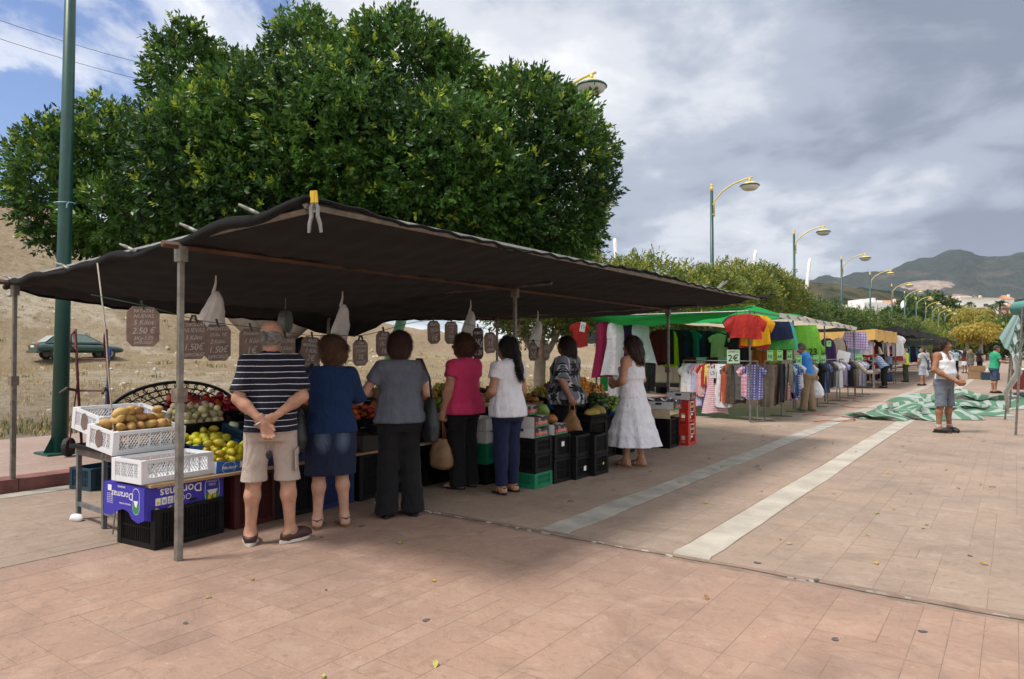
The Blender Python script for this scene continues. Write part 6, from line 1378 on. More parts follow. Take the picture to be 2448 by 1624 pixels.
for sx in (-1, 1):
    mb = MB(); mb.lathe([(.04, -.03), (.12, -.03), (.125, 0), (.12, .03), (.04, .03)], 16); w_ = mb.build('wheel', mat('rubber', (.02, .02, .02), .7), ht, (sx * .27, -.10, .125), (0, math.pi / 2, 0)); mb = MB(); mb.lathe([(.0, -.034), (.045, -.034), (.045, .034), (0, .034)], 10); mb.build('hub', HT, w_)
mb = MB(); mb.box((0, .16, .02), (.42, .2, .008)); mb.build('toe_plate', HT, ht)
br = empty('broom', (-9.80, 4.32, .125), 0, 'blue handled broom leaning against the hand truck', 'broom'); mb = MB(); mb.tube([(0, 0, .1), (-.06, .12, 1.38)], .013, 7); mb.build('handle', mat('broom_blue', (.10, .18, .38), .4), br); mb = MB(); mb.tube([(-.058, .118, 1.33), (-.062, .124, 1.42)], .018, 7); mb.build('end_cap', mat('cap_blue', (.02, .07, .35), .4), br); mb = MB(); mb.box((0, 0, .05), (.28, .07, .10), None, .6); mb.build('head', mat('bristle_red', (.08, .02, .02), .8), br)
IRON = mat('cast_iron', (.012, .011, .011), .45, .1)
bn = empty('bench', (-9.95, 5.55, .125), R(-90), 'ornate black cast iron bench with fan shaped back behind the crates', 'bench')
def arc(r_, a0, a1, n, c=(0, .42)): return [Vector((c[0] + r_ * 1.0 * math.cos(R(a)), -.26 - .0, c[1] + .50 * r_ * math.sin(R(a)))) for a in np.linspace(a0, a1, n)]
mb = MB()
for r_ in (.34, .50, .66, .82, .98): mb.tube(arc(r_, 4, 176, 26), .011, 5)
mb.build('back_ring', IRON, bn, smooth=True); mb = MB(); mb.tube(arc(1.02, 0, 180, 34), .02, 6); mb.build('back_frame', IRON, bn, smooth=True)
for a in np.linspace(8, 172, 17):
    mb = MB(); c_, s_ = math.cos(R(a)), math.sin(R(a)); mb.tube([(.22 * c_, -.26, .42 + .11 * s_), (.6 * c_ + .02 * math.sin(a), -.26, .42 + .30 * s_), (1.0 * c_, -.26, .42 + .5 * s_)], .009, 5)
    for rr in (.42, .74, .90): mb.tube([(rr * c_ + .035 * math.cos(t_), -.26, .42 + .5 * rr * s_ + .03 * math.sin(t_)) for t_ in np.linspace(a, a + 5, 9)], .007, 4)
    mb.build('spoke', IRON, bn)
for k in range(7): mb = MB(); mb.box((0, -.20 + .07 * k, .42), (1.9, .045, .025)); mb.build('seat_slat', IRON, bn)
for sx in (-.85, .85):
    mb = MB(); mb.tube([(sx, -.24, .0), (sx, -.20, .42)], .022, 6); mb.tube([(sx, .26, .0), (sx, .22, .42)], .022, 6); mb.build('leg', IRON, bn); mb = MB(); mb.tube([(sx * 1.08, -.24, .42), (sx * 1.12, -.1, .64), (sx * 1.12, .16, .66), (sx * 1.10, .24, .60), (sx * 1.08, .22, .42)], .02, 6); mb.build('arm_rest', IRON, bn, smooth=True)
# pale green pole leaning behind the stall
lp = MB(); lp.tube([(0, 0, 0), (.9, .35, 3.2)], .11, 12); lpo = empty('leaning_pole', (-10.9, 10.1, .12), R(30), 'pale green pole leaning behind the stall, beside pink woman', 'pole'); lp.build('shaft', mat('pale_green_paint', (.16, .36, .18), .45, .15, 5), lpo, smooth=True); mb = MB(); mb.box((0, 0, .01), (.4, .4, .02)); mb.build('foot_plate', LG, lpo)
# scrap of white paper by the trestle
f = Field(.008, 90); f.ell((0, 0, .03), (.055, .04, .03)); f.ell((.03, .02, .02), (.04, .03, .025)); V, F = f.run(0, wrinkle(9, .018, (60, 60, 60))); pc = empty('crumpled_paper', (-6.80, 2.78, .0), 0, 'crumpled white paper at the foot of the trestle', 'litter'); link('paper', npmesh('paper', V, F, WHITEP, False), pc)
# ================================================================ the people
def mfloral():
    m = bpy.data.materials.new('floral_cloth'); m.use_nodes = True; t = m.node_tree; b = bsdf(m); tcx = N(t, 'ShaderNodeTexCoord'); sp = N(t, 'ShaderNodeSeparateXYZ'); t.links.new(tcx.outputs['Object'], sp.inputs[0])
    cb = N(t, 'ShaderNodeCombineXYZ'); t.links.new(M2(t, 'ADD', sp.outputs[0], M2(t, 'MULTIPLY', sp.outputs[1], 1.0)), cb.inputs[0]); t.links.new(sp.outputs[2], cb.inputs[1])
    v = N(t, 'ShaderNodeTexVoronoi', voronoi_dimensions='2D', i_Scale=6.2, i_Randomness=.75); t.links.new(cb.outputs[0], v.inputs['Vector'])
    d = N(t, 'ShaderNodeVectorMath', operation='SUBTRACT'); t.links.new(cb.outputs[0], d.inputs[0]); t.links.new(v.outputs['Position'], d.inputs[1]); s2 = N(t, 'ShaderNodeSeparateXYZ'); t.links.new(d.outputs[0], s2.inputs[0])
    an = M2(t, 'ARCTAN2', s2.outputs[1], s2.outputs[0]); rad = M2(t, 'ADD', .030, M2(t, 'MULTIPLY', M2(t, 'ABSOLUTE', M2(t, 'SINE', M2(t, 'MULTIPLY', an, 3.0))), .034))
    ln = N(t, 'ShaderNodeVectorMath', operation='LENGTH'); t.links.new(d.outputs[0], ln.inputs[0]); fl = M2(t, 'LESS_THAN', ln.outputs['Value'], rad)
    w = N(t, 'ShaderNodeTexWave', i_Scale=2.6, i_Distortion=9.0, i_Detail=1.0); w.inputs['Detail Scale'].default_value = 1.2; t.links.new(cb.outputs[0], w.inputs['Vector'])
    c = MIX(t, M2(t, 'GREATER_THAN', w.outputs[1], .90), (.17, .175, .22), (.55, .56, .62)); t.links.new(MIX(t, fl, c, (.012, .012, .015)), b.inputs['Base Color']); b.inputs['Roughness'].default_value = .85
    return m
LEATHER = lambda n, c, r_=.45: mat(n, c, r_, .18, 9, 0, .3, 50, .4)
BLKT = fabric('black_trouser', (.010, .010, .012)); WH = fabric('white_cloth', (.66, .66, .72)); KH = fabric('khaki_cotton', (.40, .335, .295)); NAVY = fabric('navy_knit', (.007, .024, .078)); GREYT = fabric('grey_jersey', (.095, .105, .135), var=.1)
def jeansk():
    m = fabric('denim_skirt', (.012, .018, .045), bump=.4); t = m.node_tree; b = bsdf(m); tcx = N(t, 'ShaderNodeTexCoord'); c = b.inputs['Base Color'].links[0].from_socket
    for sx in (-.085, .085):                                  # worn pale patches on the seat of the skirt
        d = N(t, 'ShaderNodeVectorMath', operation='SUBTRACT'); t.links.new(tcx.outputs['Object'], d.inputs[0]); d.inputs[1].default_value = (sx, -.14, .76); s_ = N(t, 'ShaderNodeVectorMath', operation='MULTIPLY'); t.links.new(d.outputs[0], s_.inputs[0]); s_.inputs[1].default_value = (13, 5, 7.5); l = N(t, 'ShaderNodeVectorMath', operation='LENGTH'); t.links.new(s_.outputs[0], l.inputs[0])
        c = MIX(t, M2(t, 'MULTIPLY', RAMP(t, l.outputs['Value'], [(.2, 1), (1.0, 0)]), .75), c, (.10, .14, .22))
    t.links.new(c, b.inputs['Base Color']); return m
def world(root, p): return Matrix.LocRotScale(root.location, root.rotation_euler, (1, 1, 1)) @ Vector(p)
def held(name, cat, label, root, p, parts, rot=0):
    o = empty(name, world(root, p), root.rotation_euler.z + R(rot), label, cat)
    for pn, f, m_, wr in parts:
        if isinstance(f, MB): f.build(pn, m_, o, smooth=True)
        else: V, F = f.run(0, wrinkle(len(label), wr, (30, 30, 24))); link(pn, npmesh(pn, V, F, m_), o)
    return o
def T(*p): 
    mb = MB(); mb.tube(p[0], p[1], p[2] if len(p) > 2 else 6); return mb
# 1 striped man, hands clasped behind him
polo = fabric('striped_polo', (.010, .010, .020), stripes=[(2, .0465, .10, (.62, .62, .70))])
p1, i1 = person('grey haired man in navy striped polo and khaki shorts, hands behind back', (-4.78, 3.37, 0), 52, 1.74, 'm', .97, 1.10, head=(-8, -8), skin=(.40, .215, .145), arms={-1: ((-.232, -.10, 1.115), (-.045, -.225, .945)), 1: ((.232, -.10, 1.125), (.035, -.205, .985))}, hands={-1: dict(d=(.28, -.05, -.8), n=(.3, -1, 0), curl=38), 1: dict(d=(-.85, -.12, -.42), n=(.1, .9, .3), curl=30)},
  legs={-1: ((-.125, .01, .49), (-.145, -.01, .085), -4), 1: ((.125, .01, .49), (.145, -.02, .085), -62 + 110)}, hair='rim', haircol=(.30, .285, .275), calf=1.0, arm=1.08,
  clothes=[dict(kind='bottom', name='shorts', mat=KH, hem=.475, hemr=.110, waist=.08, inf=.014, wr=.009), dict(kind='top', name='polo_shirt', mat=polo, hem=-.065, sleeve=.80, inf=.014, flare=.012, wr=.009, loose=.014), dict(kind='collar', name='collar', inf=.006, mat=fabric('navy_collar', (.008, .008, .014)))], shoes=dict(kind='shoe', mat=LEATHER('brown_loafer', (.045, .018, .016)), sole=mat('cream_sole', (.52, .48, .42), .7)))
kb = MB(); kb.tube([(0, 0, 0), (.005, -.01, -.04)], .004, 5); fo_ = Field(.006, 120); fo_.ell((.005, -.015, -.075), (.026, .010, .034)); held('car_key', 'keys', 'car key with black fob dangling from the striped man hand', p1, (-.005, -.25, .80), [('key_ring', kb, metal_post, 0), ('fob', fo_, PBLK, 0)])
mb = MB(); wv = Vector((-.075, -.222, .965)); mb.tube([wv + Vector((.032 * math.cos(t_), .032 * math.sin(t_), .018 * math.cos(t_))) for t_ in np.linspace(0, 6.29, 16)], .008, 5); mb.build('wrist_watch', mat('watch_steel', (.5, .5, .5), .3, .1, 9, .9), p1)
mb = MB(); mb.grid(lambda u, v: (.185 + .012 * math.sin(math.pi * u) + .004 * v, -.10 + .13 * u, .74 - .17 * v), 6, 6); pk = mb.build('cargo_pocket', KH, p1, smooth=True, solid=.012); mb = MB(); mb.grid(lambda u, v: (.197 + .012 * math.sin(math.pi * u), -.105 + .14 * u, .745 - .05 * v), 6, 2); mb.build('pocket_flap', KH, pk, smooth=True, solid=.010)
# 2 navy woman
p2, i2 = person('curly haired woman in navy top and denim skirt with dark shoulder bag', (-4.80, 3.98, 0), 58, 1.61, 'f', 1.14, 1.12, head=(42, -4), skin=(.44, .25, .18), arms={-1: ((-.30, .10, 1.16), (-.20, .32, 1.22)), 1: ((.27, .08, 1.13), (.16, .30, 1.08))}, hair='curl', haircol=(.10, .048, .022), calf=1.02, legs={-1: ((-.10, .02, .49), (-.115, -.02, .085), 12), 1: ((.10, .02, .49), (.125, -.01, .085), -6)},
  clothes=[dict(kind='skirt', name='denim_skirt', mat=jeansk(), hem=.47, flarew=.0, fl2=-.02, amp=.008, folds=4, top=.08), dict(kind='top', name='top', mat=NAVY, hem=-.07, sleeve=.95, inf=.018, wr=.008)], shoes=dict(kind='sandal', mat=LEATHER('blue_strap', (.02, .05, .12)), sole=LEATHER('tan_sole', (.17, .09, .05))))
f = Field(.012, 60); f.prof([(-.26, 0, 0, .075, .17), (-.16, 0, 0, .09, .19), (-.04, 0, 0, .07, .16), (.08, 0, -.02, .035, .08)])
held('shoulder_bag', 'handbag', 'dark slouchy shoulder bag of the navy woman', p2, (-.285, -.04, .94), [('pouch', f, LEATHER('black_leather', (.016, .017, .020), .4), .010), ('strap', T([(.0, -.07, .05), (.05, -.10, .30), (.12, -.06, .455), (.12, .05, .45), (.06, .11, .30), (.0, .06, .05)], .013), LEATHER('black_leather', (.016, .017, .020)), 0), ('zip', T([(-.078, -.09, .02), (-.095, -.05, -.08), (-.09, -.02, -.17)], .004), metal_post, 0)])
# 3 grey woman
p3_, i3 = person('woman in grey t-shirt and black trousers seen from behind with bob hair', (-4.59, 4.60, 0), 55, 1.68, 'f', 1.12, 1.10, head=(-6, 2), skin=(.46, .27, .20), arms={-1: ((-.32, .02, 1.15), (-.20, .22, 1.12)), 1: ((.27, .03, 1.13), (.22, .25, 1.02))}, hair='bob', haircol=(.045, .014, .008), legs={-1: ((-.10, .02, .49), (-.12, -.01, .085), 14), 1: ((.10, .02, .49), (.13, .0, .085), -5)},
  clothes=[dict(kind='bottom', name='trousers', mat=BLKT, hem=.035, hemr=.100, loose=.022, wr=.007), dict(kind='top', name='t_shirt', mat=GREYT, hem=-.055, sleeve=.55, inf=.015, flare=.015, wr=.009, neckslope=.15, neckcut=.515)], shoes=dict(kind='shoe', mat=LEATHER('black_shoe', (.010, .010, .010)), sole=mat('black_sole', (.012, .012, .012))))
f = Field(.012, 60); f.prof([(-.30, 0, 0, .055, .17), (-.15, 0, 0, .075, .17), (-.02, 0, 0, .055, .13), (.10, 0, 0, .025, .06)]); held('shoulder_bag', 'handbag', 'black shoulder bag hanging at the grey shirted woman right side', p3_, (.285, -.01, .98), [('pouch', f, LEATHER('bag_charcoal', (.014, .018, .022)), .008), ('strap', T([(0, -.06, .08), (-.03, -.10, .28), (-.10, -.075, .455), (-.12, .04, .455), (-.06, .09, .30), (0, .05, .08)], .012), LEATHER('bag_charcoal', (.014, .018, .022)), 0)])
# 4 pink woman
p4_, i4 = person('woman in pink top and black trousers with short curls holding tan handbag', (-4.97, 5.97, 0), 84, 1.67, 'f', 1.16, 1.22, head=(14, 0), skin=(.44, .23, .155), arms={-1: ((-.245, -.02, 1.12), (-.25, .06, .87)), 1: ((.25, .05, 1.13), (.15, .28, 1.10))}, hands={-1: dict(curl=55)}, hair='curl', haircol=(.085, .032, .016), face=True, arm=1.15,
  clothes=[dict(kind='bottom', name='trousers', mat=BLKT, hem=.035, hemr=.085, loose=.016), dict(kind='top', name='top', mat=fabric('pink_cotton', (.60, .045, .14)), hem=-.09, sleeve=.45, inf=.016, flare=.03, wr=.007)], shoes=dict(kind='sandal', mat=LEATHER('white_strap', (.6, .6, .6)), sole=PBLK))
f = Field(.012, 60); f.prof([(-.33, 0, 0, .06, .11), (-.29, 0, 0, .09, .155), (-.18, 0, 0, .085, .15), (-.05, 0, 0, .05, .11), (.0, 0, 0, .03, .085)]); TAN = LEATHER('tan_canvas', (.27, .16, .085), .6); BRN = LEATHER('brown_strap', (.12, .035, .02))
held('handbag', 'handbag', 'tan handbag with brown handles in the pink woman hand', p4_, (-.25, .09, .56), [('pouch', f, TAN, .008), ('handle', T([(.02, -.06, -.04), (.01, -.035, .14), (0, 0, .215), (.01, .035, .14), (.02, .06, -.04)], .009), BRN, 0), ('handle', T([(-.02, -.06, -.04), (-.01, -.035, .14), (0, 0, .21), (-.01, .035, .14), (-.02, .06, -.04)], .009), BRN, 0), ('charm', T([(.05, .03, -.05), (.065, .03, -.10)], .014), BRN, 0)])
mb = MB(); hp = i4['hp']
for sd in (-1, 1): mb.tube([hp(.05 * sd, .088, .008), hp(.083 * sd, .055, .012), hp(.085 * sd, -.01, .012)], .006, 5); mb.box(hp(.034 * sd, .095, .004), (.045, .012, .034))
mb.build('sunglasses', PBLK, p4_)
# 5 white bloused woman
p5_, i5 = person('woman in white blouse and navy jeans with long dark pony tail', (-4.40, 6.02, 0), 76, 1.65, 'f', 1.04, 1.08, head=(12, 2), skin=(.36, .19, .12), arms={-1: ((-.24, -.02, 1.12), (-.14, .20, 1.03)), 1: ((.235, .0, 1.12), (.0, .22, 1.04))}, hands={-1: dict(d=(.7, .5, -.1), n=(0, -.2, 1)), 1: dict(d=(-.9, .3, 0), n=(0, -1, .2))}, hair='pony', haircol=(.012, .009, .009), legs={-1: ((-.085, .02, .49), (-.09, -.01, .085), 10), 1: ((.09, .03, .49), (.10, .03, .085), -10)},
  clothes=[dict(kind='bottom', name='jeans', mat=fabric('navy_denim', (.012, .016, .050)), hem=.09, hemr=.056, loose=.004, inf=.009), dict(kind='top', name='blouse', mat=WH, hem=-.085, sleeve=.42, inf=.016, flare=.022, wr=.009), dict(kind='collar', name='collar', mat=WH, inf=.007)], shoes=dict(kind='sandal', mat=LEATHER('black_strap', (.012, .010, .010)), sole=PBLK))
# 6 floral woman
p6_, i6 = person('woman in grey top with black flowers and white swirls, dark hair, tan bag', (-4.92, 8.08, 0), 92, 1.70, 'f', 1.34, 1.45, belly=.03, head=(6, 0), skin=(.40, .21, .145), arms={-1: ((-.30, -.10, 1.14), (-.26, -.20, .92)), 1: ((.28, .06, 1.13), (.16, .28, 1.05))}, hands={-1: dict(curl=55)}, hair='long', haircol=(.022, .010, .007), face=True, arm=1.2,
  clothes=[dict(kind='bottom', name='trousers', mat=BLKT, hem=.035, hemr=.085), dict(kind='top', name='tunic', mat=mfloral(), hem=-.12, sleeve=1.0, inf=.02, flare=.055, loose=.035, wr=.010)], shoes=dict(kind='shoe', mat=LEATHER('black_shoe', (.010, .010, .010)), sole=mat('black_sole', (.012, .012, .012))))
f = Field(.012, 60); f.prof([(-.42, 0, 0, .05, .13), (-.34, 0, 0, .085, .15), (-.18, 0, 0, .075, .13), (-.05, 0, 0, .04, .08), (.03, 0, 0, .02, .035)]); CAM = LEATHER('camel_leather', (.25, .125, .045), .5)
held('handbag', 'handbag', 'soft camel handbag hanging from the floral woman hand', p6_, (-.265, -.23, .72), [('pouch', f, CAM, .014), ('handle', T([(.015, -.05, -.08), (.01, -.03, .08), (0, 0, .12), (0, .03, .08), (.01, .05, -.08)], .010), CAM, 0), ('strap', T([(-.03, .03, -.05), (-.06, .06, -.30), (-.04, .02, -.56)], .016), CAM, 0)], 0)
mb = MB(); hp = i6['hp']
for sd in (-1, 1): mb.tube([hp(.033 * sd + .022 * math.cos(t_), .098, .002 + .017 * math.sin(t_)) for t_ in np.linspace(0, 6.3, 12)], .0025, 4); mb.tube([hp(.055 * sd, .095, .006), hp(.084 * sd, .04, .01), hp(.085 * sd, -.02, .008)], .003, 4)
mb.build('glasses', PBLK, p6_)
# 7 white dress
p7_, i7 = person('woman in long white tiered strappy dress and silver sandals', (-4.10, 8.40, 0), 78, 1.70, 'f', 1.06, 1.08, head=(16, -6), skin=(.42, .215, .14), arms={-1: ((-.235, -.03, 1.13), (-.13, .20, 1.075)), 1: ((.22, .0, 1.13), (.03, .24, 1.07))}, hands={-1: dict(d=(.45, .8, .1), n=(.3, -.1, 1), curl=45)}, hair='long', haircol=(.030, .012, .008), arm=1.08, legs={-1: ((-.085, .04, .49), (-.09, .03, .085), 10), 1: ((.09, .0, .49), (.10, -.07, .085), 5)},
  clothes=[dict(kind='skirt', name='skirt', mat=WH, hem=.275, flarew=.17, fl2=.05, folds=8, amp=.055, top=.16, tiers=(.44, .60, .76), wr=.009, inf=.012, wf=(14, 14, 5)), dict(kind='tank', name='bodice', mat=WH, strap=0, hem=-.02, bust=.37, inf=.013)], shoes=dict(kind='sandal', mat=mat('silver_strap', (.6, .6, .6), .3, .1, 9, .6), sole=LEATHER('tan_sole2', (.24, .13, .07))))
# 8 vendors
person('dark haired stall keeper behind the price cards', (-7.25, 5.55, 0), -112, 1.66, 'f', 1.0, 1.0, head=(10, -10), skin=(.22, .11, .07), hair='bob', haircol=(.010, .008, .008), face=True, arms={-1: ((-.25, .05, 1.13), (-.18, .26, 1.05)), 1: ((.25, .05, 1.13), (.18, .26, 1.05))}, clothes=[dict(kind='bottom', name='trousers', mat=BLKT, hem=.035), dict(kind='top', name='shirt', mat=fabric('black_cotton', (.014, .013, .015)), sleeve=.7, hem=-.06)], shoes=dict(kind='shoe', mat=LEATHER('black_shoe', (.010, .010, .010)), sole=PBLK))
person('clothes seller in dark shirt seen from behind at the van', (-7.9, 19.9, 0), 40, 1.72, 'm', 1.0, 1.0, skin=(.16, .08, .05), hair='short', haircol=(.010, .008, .008), h=.016, clothes=[dict(kind='bottom', name='trousers', mat=BLKT, hem=.035), dict(kind='top', name='shirt', mat=fabric('slate_shirt', (.030, .036, .050)), sleeve=.9, hem=-.06)], shoes=dict(kind='shoe', mat=LEATHER('black_shoe', (.010, .010, .010)), sole=PBLK))
# 9 blue polo
p9_, i9 = person('man in bright blue polo and khaki trousers leaning over the clothes rack', (-4.22, 18.6, 0), 86, 1.74, 'm', 1.08, 1.08, lean=12, head=(10, -28), skin=(.38, .20, .13), h=.014, hair='short', haircol=(.09, .08, .075), arms={-1: ((-.26, .30, 1.10), (-.12, .44, .98)), 1: ((.29, .02, 1.12), (.30, -.08, .90))}, legs={-1: ((-.10, .05, .49), (-.11, .09, .085), 8), 1: ((.10, .0, .49), (.11, -.06, .085), -8)},
  clothes=[dict(kind='bottom', name='trousers', mat=fabric('khaki_chino', (.27, .19, .125)), hem=.05, hemr=.085, loose=.014), dict(kind='top', name='polo_shirt', mat=fabric('bright_blue', (.030, .17, .50)), sleeve=.75, hem=-.03, inf=.014)], shoes=dict(kind='shoe', mat=LEATHER('grey_shoe', (.16, .15, .12)), sole=mat('grey_sole', (.2, .19, .16))))
FILM = mat('carrier_film', (.66, .68, .70), .35, .06, 8, 0, .4, 20)
def carrier(root, p, s_, label):
    f = Field(.016, 60); f.prof([(-.40 * s_, 0, 0, .08 * s_, .10 * s_), (-.34 * s_, 0, 0, .12 * s_, .16 * s_), (-.22 * s_, 0, 0, .11 * s_, .15 * s_), (-.08 * s_, 0, 0, .05 * s_, .08 * s_), (0, 0, 0, .02, .025)]); held('carrier_bag', 'plastic bag', label, root, p, [('film', f, FILM, .014), ('handle', T([(0, -.03, -.06), (0, 0, .05), (0, .03, -.06)], .010), FILM, 0)])
carrier(p9_, (.30, -.10, .80), 1.15, 'full white plastic bag in the blue polo man hand')
# 10 tank top man
pt_, it = person('man with long dark hair in white tank top and grey denim shorts', (-1.08, 15.32, 0), -118, 1.76, 'm', 1.06, 1.0, belly=.022, head=(8, 2), skin=(.285, .135, .075), face=True, hair='shag', haircol=(.022, .013, .010), h=.0125, arm=1.12, arms={-1: ((-.28, -.03, 1.13), (-.15, .22, .93)), 1: ((.28, .0, 1.13), (.10, .27, .93))}, hands={-1: dict(curl=60), 1: dict(curl=60)}, legs={-1: ((-.12, .01, .49), (-.14, .0, .085), 12), 1: ((.12, .01, .49), (.15, -.01, .085), -28)},
  clothes=[dict(kind='bottom', name='denim_shorts', mat=fabric('grey_denim', (.145, .165, .20), bump=.5, var=.15), hem=.47, hemr=.112, waist=.05, inf=.013), dict(kind='tank', name='tank_top', mat=fabric('tank_white', (.70, .70, .74)), hem=-.04, inf=.010, bust=.35)], shoes=dict(kind='shoe', mat=LEATHER('black_trainer', (.012, .012, .013)), sole=PBLK))
hp = it['hp']; f = Field(.006, 110); f.cone(hp(-.03, .088, -.045), hp(.03, .088, -.045), .010, .010); V, F = f.run(0, wrinkle(1, .002, (200, 200, 60))); link('moustache', npmesh('moustache', V, F, MATS['hair_0.022_0.013_0.010']), pt_)
f = Field(.006, 110); f.cone(hp(-.022, .080, -.092), hp(.022, .080, -.092), .014, .014); V, F = f.run(0, wrinkle(2, .002, (200, 200, 60))); link('beard', npmesh('beard', V, F, mat('beard_grey', (.16, .14, .13), .8)), pt_)
mb = MB(); mb.box((0, 0, 0), (.11, .012, .07), (.2, .4, .3)); mb.box((.03, .01, -.01), (.08, .010, .06), (.4, -.2, .3)); held('bank_notes', 'banknotes', 'folded notes in the hand of the tank top man', pt_, (.0, .33, .93), [('notes', mb, mat('note_grey', (.17, .19, .16), .7), 0)])
SOCK = fabric('grey_sock', (.42, .42, .44))
for sd in (-1, 1):
    k_, a_ = it['L'][sd][1], it['L'][sd][2]; f = Field(.010, 80); f.cone(a_, a_ + np.array([0, 0, .055]), .044, .044); f.cut(a_ + np.array([0, 0, .065]), (0, 0, 1)); V, F = f.run(.004); link('sock', npmesh('sock', V, F, SOCK), pt_)
# 11 woman bending in striped top
person('blond woman in blue and white striped top bending over the rack', (-4.44, 32.7, 0), 78, 1.62, 'f', 1.3, 1.3, lean=34, head=(0, -14), skin=(.44, .24, .17), h=.020, hair='bob', haircol=(.30, .17, .06), arms={-1: ((-.24, .42, 1.05), (-.14, .62, .98)), 1: ((.24, .42, 1.05), (.14, .62, .98))}, clothes=[dict(kind='bottom', name='trousers', mat=BLKT, hem=.10, hemr=.07, loose=.016), dict(kind='top', name='striped_top', mat=fabric('blue_stripe', (.50, .56, .66), stripes=[(2, .075, .38, (.07, .20, .48))]), sleeve=.7, hem=-.05, inf=.018)], shoes=dict(kind='shoe', mat=PBLK, sole=PBLK))
# 12.. walkers
def walker(label, p, rot, top, bot, sex='m', hair='short', hc=(.02, .013, .010), short=True, H=1.70, w=1.0, sleeve=.6, skirt=None, h=.022, arms=None, head=(0, 0), skin=(.36, .19, .125), shoe=None, lean=0):
    cl = ([dict(kind='skirt', name='skirt', mat=bot, hem=skirt, flarew=.03, amp=.03)] if skirt else [dict(kind='bottom', name='shorts' if short else 'trousers', mat=bot, hem=.46 if short else .05, hemr=.105 if short else .085, loose=.016)]) + [dict(kind='top', name='shirt', mat=top, hem=-.06, sleeve=sleeve, inf=.016)]
    return person(label, p, rot, H, sex, w, w, h=h, hair=hair, haircol=hc, head=head, skin=skin, clothes=cl, arms=arms, shoes=shoe or dict(kind='shoe', mat=PBLK, sole=PBLK), lean=lean)
PALE = fabric('pale_grey_tee', (.38, .42, .45)); DEN = fabric('mid_denim', (.055, .10, .20)); LS = fabric('pale_shorts', (.42, .47, .54))
pg, ig = walker('man in pale grey t-shirt and light shorts with strap across chest', (-3.35, 36.0, 0), 62, PALE, LS, head=(30, 0), w=1.12, hc=(.03, .02, .016), arms={-1: ((-.25, .0, 1.12), (-.24, .08, .90)), 1: ((.27, .0, 1.12), (.27, .06, .90))})
mb = MB(); mb.tube([(-.16, .10, 1.42), (.0, .18, 1.22), (.17, .12, 1.0), (.17, -.10, 1.02), (.0, -.17, 1.22), (-.15, -.09, 1.42), (-.16, .10, 1.42)], .014, 5); mb.build('bag_strap', PBLK, pg, smooth=True); carrier(pg, (.28, .08, .80), 1.0, 'small white carrier bag held by the grey t-shirt man')
walker('man in yellow safety vest and dark trousers at the black stall', (-4.4, 39.5, 0), 80, fabric('hivis_yellow', (.62, .70, .03)), fabric('olive_trouser', (.05, .05, .035)), short=False, hair='rim', hc=(.4, .4, .4), w=1.1)
walker('woman in light blue top and jeans left of the yellow vest', (-5.2, 40.0, 0), 60, fabric('light_blue_top', (.22, .36, .58)), DEN, 'f', 'bob', short=False)
walker('man in green t-shirt and denim shorts at the right hand stall', (-.62, 31.0, 0), -66, fabric('emerald_tee', (.03, .32, .17)), fabric('denim_short', (.045, .075, .14)), H=1.74, w=1.1, head=(0, -22), hc=(.02, .012, .008), arms={-1: ((-.27, .10, 1.13), (-.16, .36, 1.10)), 1: ((.27, .10, 1.13), (.16, .36, 1.10))}, h=.018, lean=5)
cr = [('woman in pink shirt and jeans walking far down the aisle', (-4.9, 60.5), 40, (.55, .24, .34), DEN, 'f', 'bob', None), ('woman in white top and jeans beside the pink shirt', (-4.2, 62.0), -20, (.55, .50, .48), DEN, 'f', 'long', None), ('person in light blue shirt and black trousers with green bag', (-3.5, 60.0), 20, (.35, .46, .52), BLKT, 'f', 'short', None), ('woman in dark red top and white skirt in the far crowd', (-2.9, 59.0), 30, (.10, .03, .03), WH, 'f', 'long', .55), ('blond woman in grey dress in the far crowd', (-2.5, 57.5), 15, (.13, .125, .115), fabric('grey_dress', (.13, .125, .115)), 'f', 'long', .6), ('woman in black with bare shoulders nearest the black stall', (-2.0, 58.5), -30, (.014, .014, .016), BLKT, 'f', 'long', None), ('man in white shirt far behind the tank top man', (-5.8, 66.0), 70, (.5, .5, .5), DEN, 'm', 'short', None)]
for i, (lab, xy, rot, c, bot, sex, hr, sk) in enumerate(cr): walker(lab, xy + (0,), rot, fabric('crowd_top_%d' % i, c), bot, sex, hr, (.25, .13, .05) if 'blond' in lab else (.02, .012, .01), False, 1.68, 1.0, .3 if 'bare' in lab else .6, sk, .026)
# ================================================================ the clothes stall
TUBE = mat('rack_tube', (.17, .165, .16), .5, .2, 10, .4)
GT = mat('green_tarpaulin', (.018, .22, .055), .5, .12, 2.5, 0, .35, 9); CV = mat('beige_canvas', (.52, .46, .37), .8, .08, 2, 0, .2, 12); CVW = mat('white_canvas', (.62, .61, .58), .7, .06, 2)
for mm_, tc_ in ((GT, (.03, .40, .10)), (CV, (.60, .52, .40))):     # sheets that let daylight through
    t = mm_.node_tree; b = bsdf(mm_); tl = N(t, 'ShaderNodeBsdfTranslucent'); tl.inputs[0].default_value = tc_ + (1,); mx = N(t, 'ShaderNodeMixShader', i_Fac=.5); t.links.new(b.outputs[0], mx.inputs[1]); t.links.new(tl.outputs[0], mx.inputs[2]); t.links.new(mx.outputs[0], t.nodes['Material Output'].inputs[0])
cs = empty('clothes_stall', (-6.6, 20, 0), 0, 'clothes stall under a green tarpaulin and beige canvas roof', 'stall'); CS = Vector((-6.6, 20, 0))
def csb(name, mb, m_, **k): mb.v = [tuple(Vector(q) - CS) for q in mb.v]; return mb.build(name, m_, cs, **k)
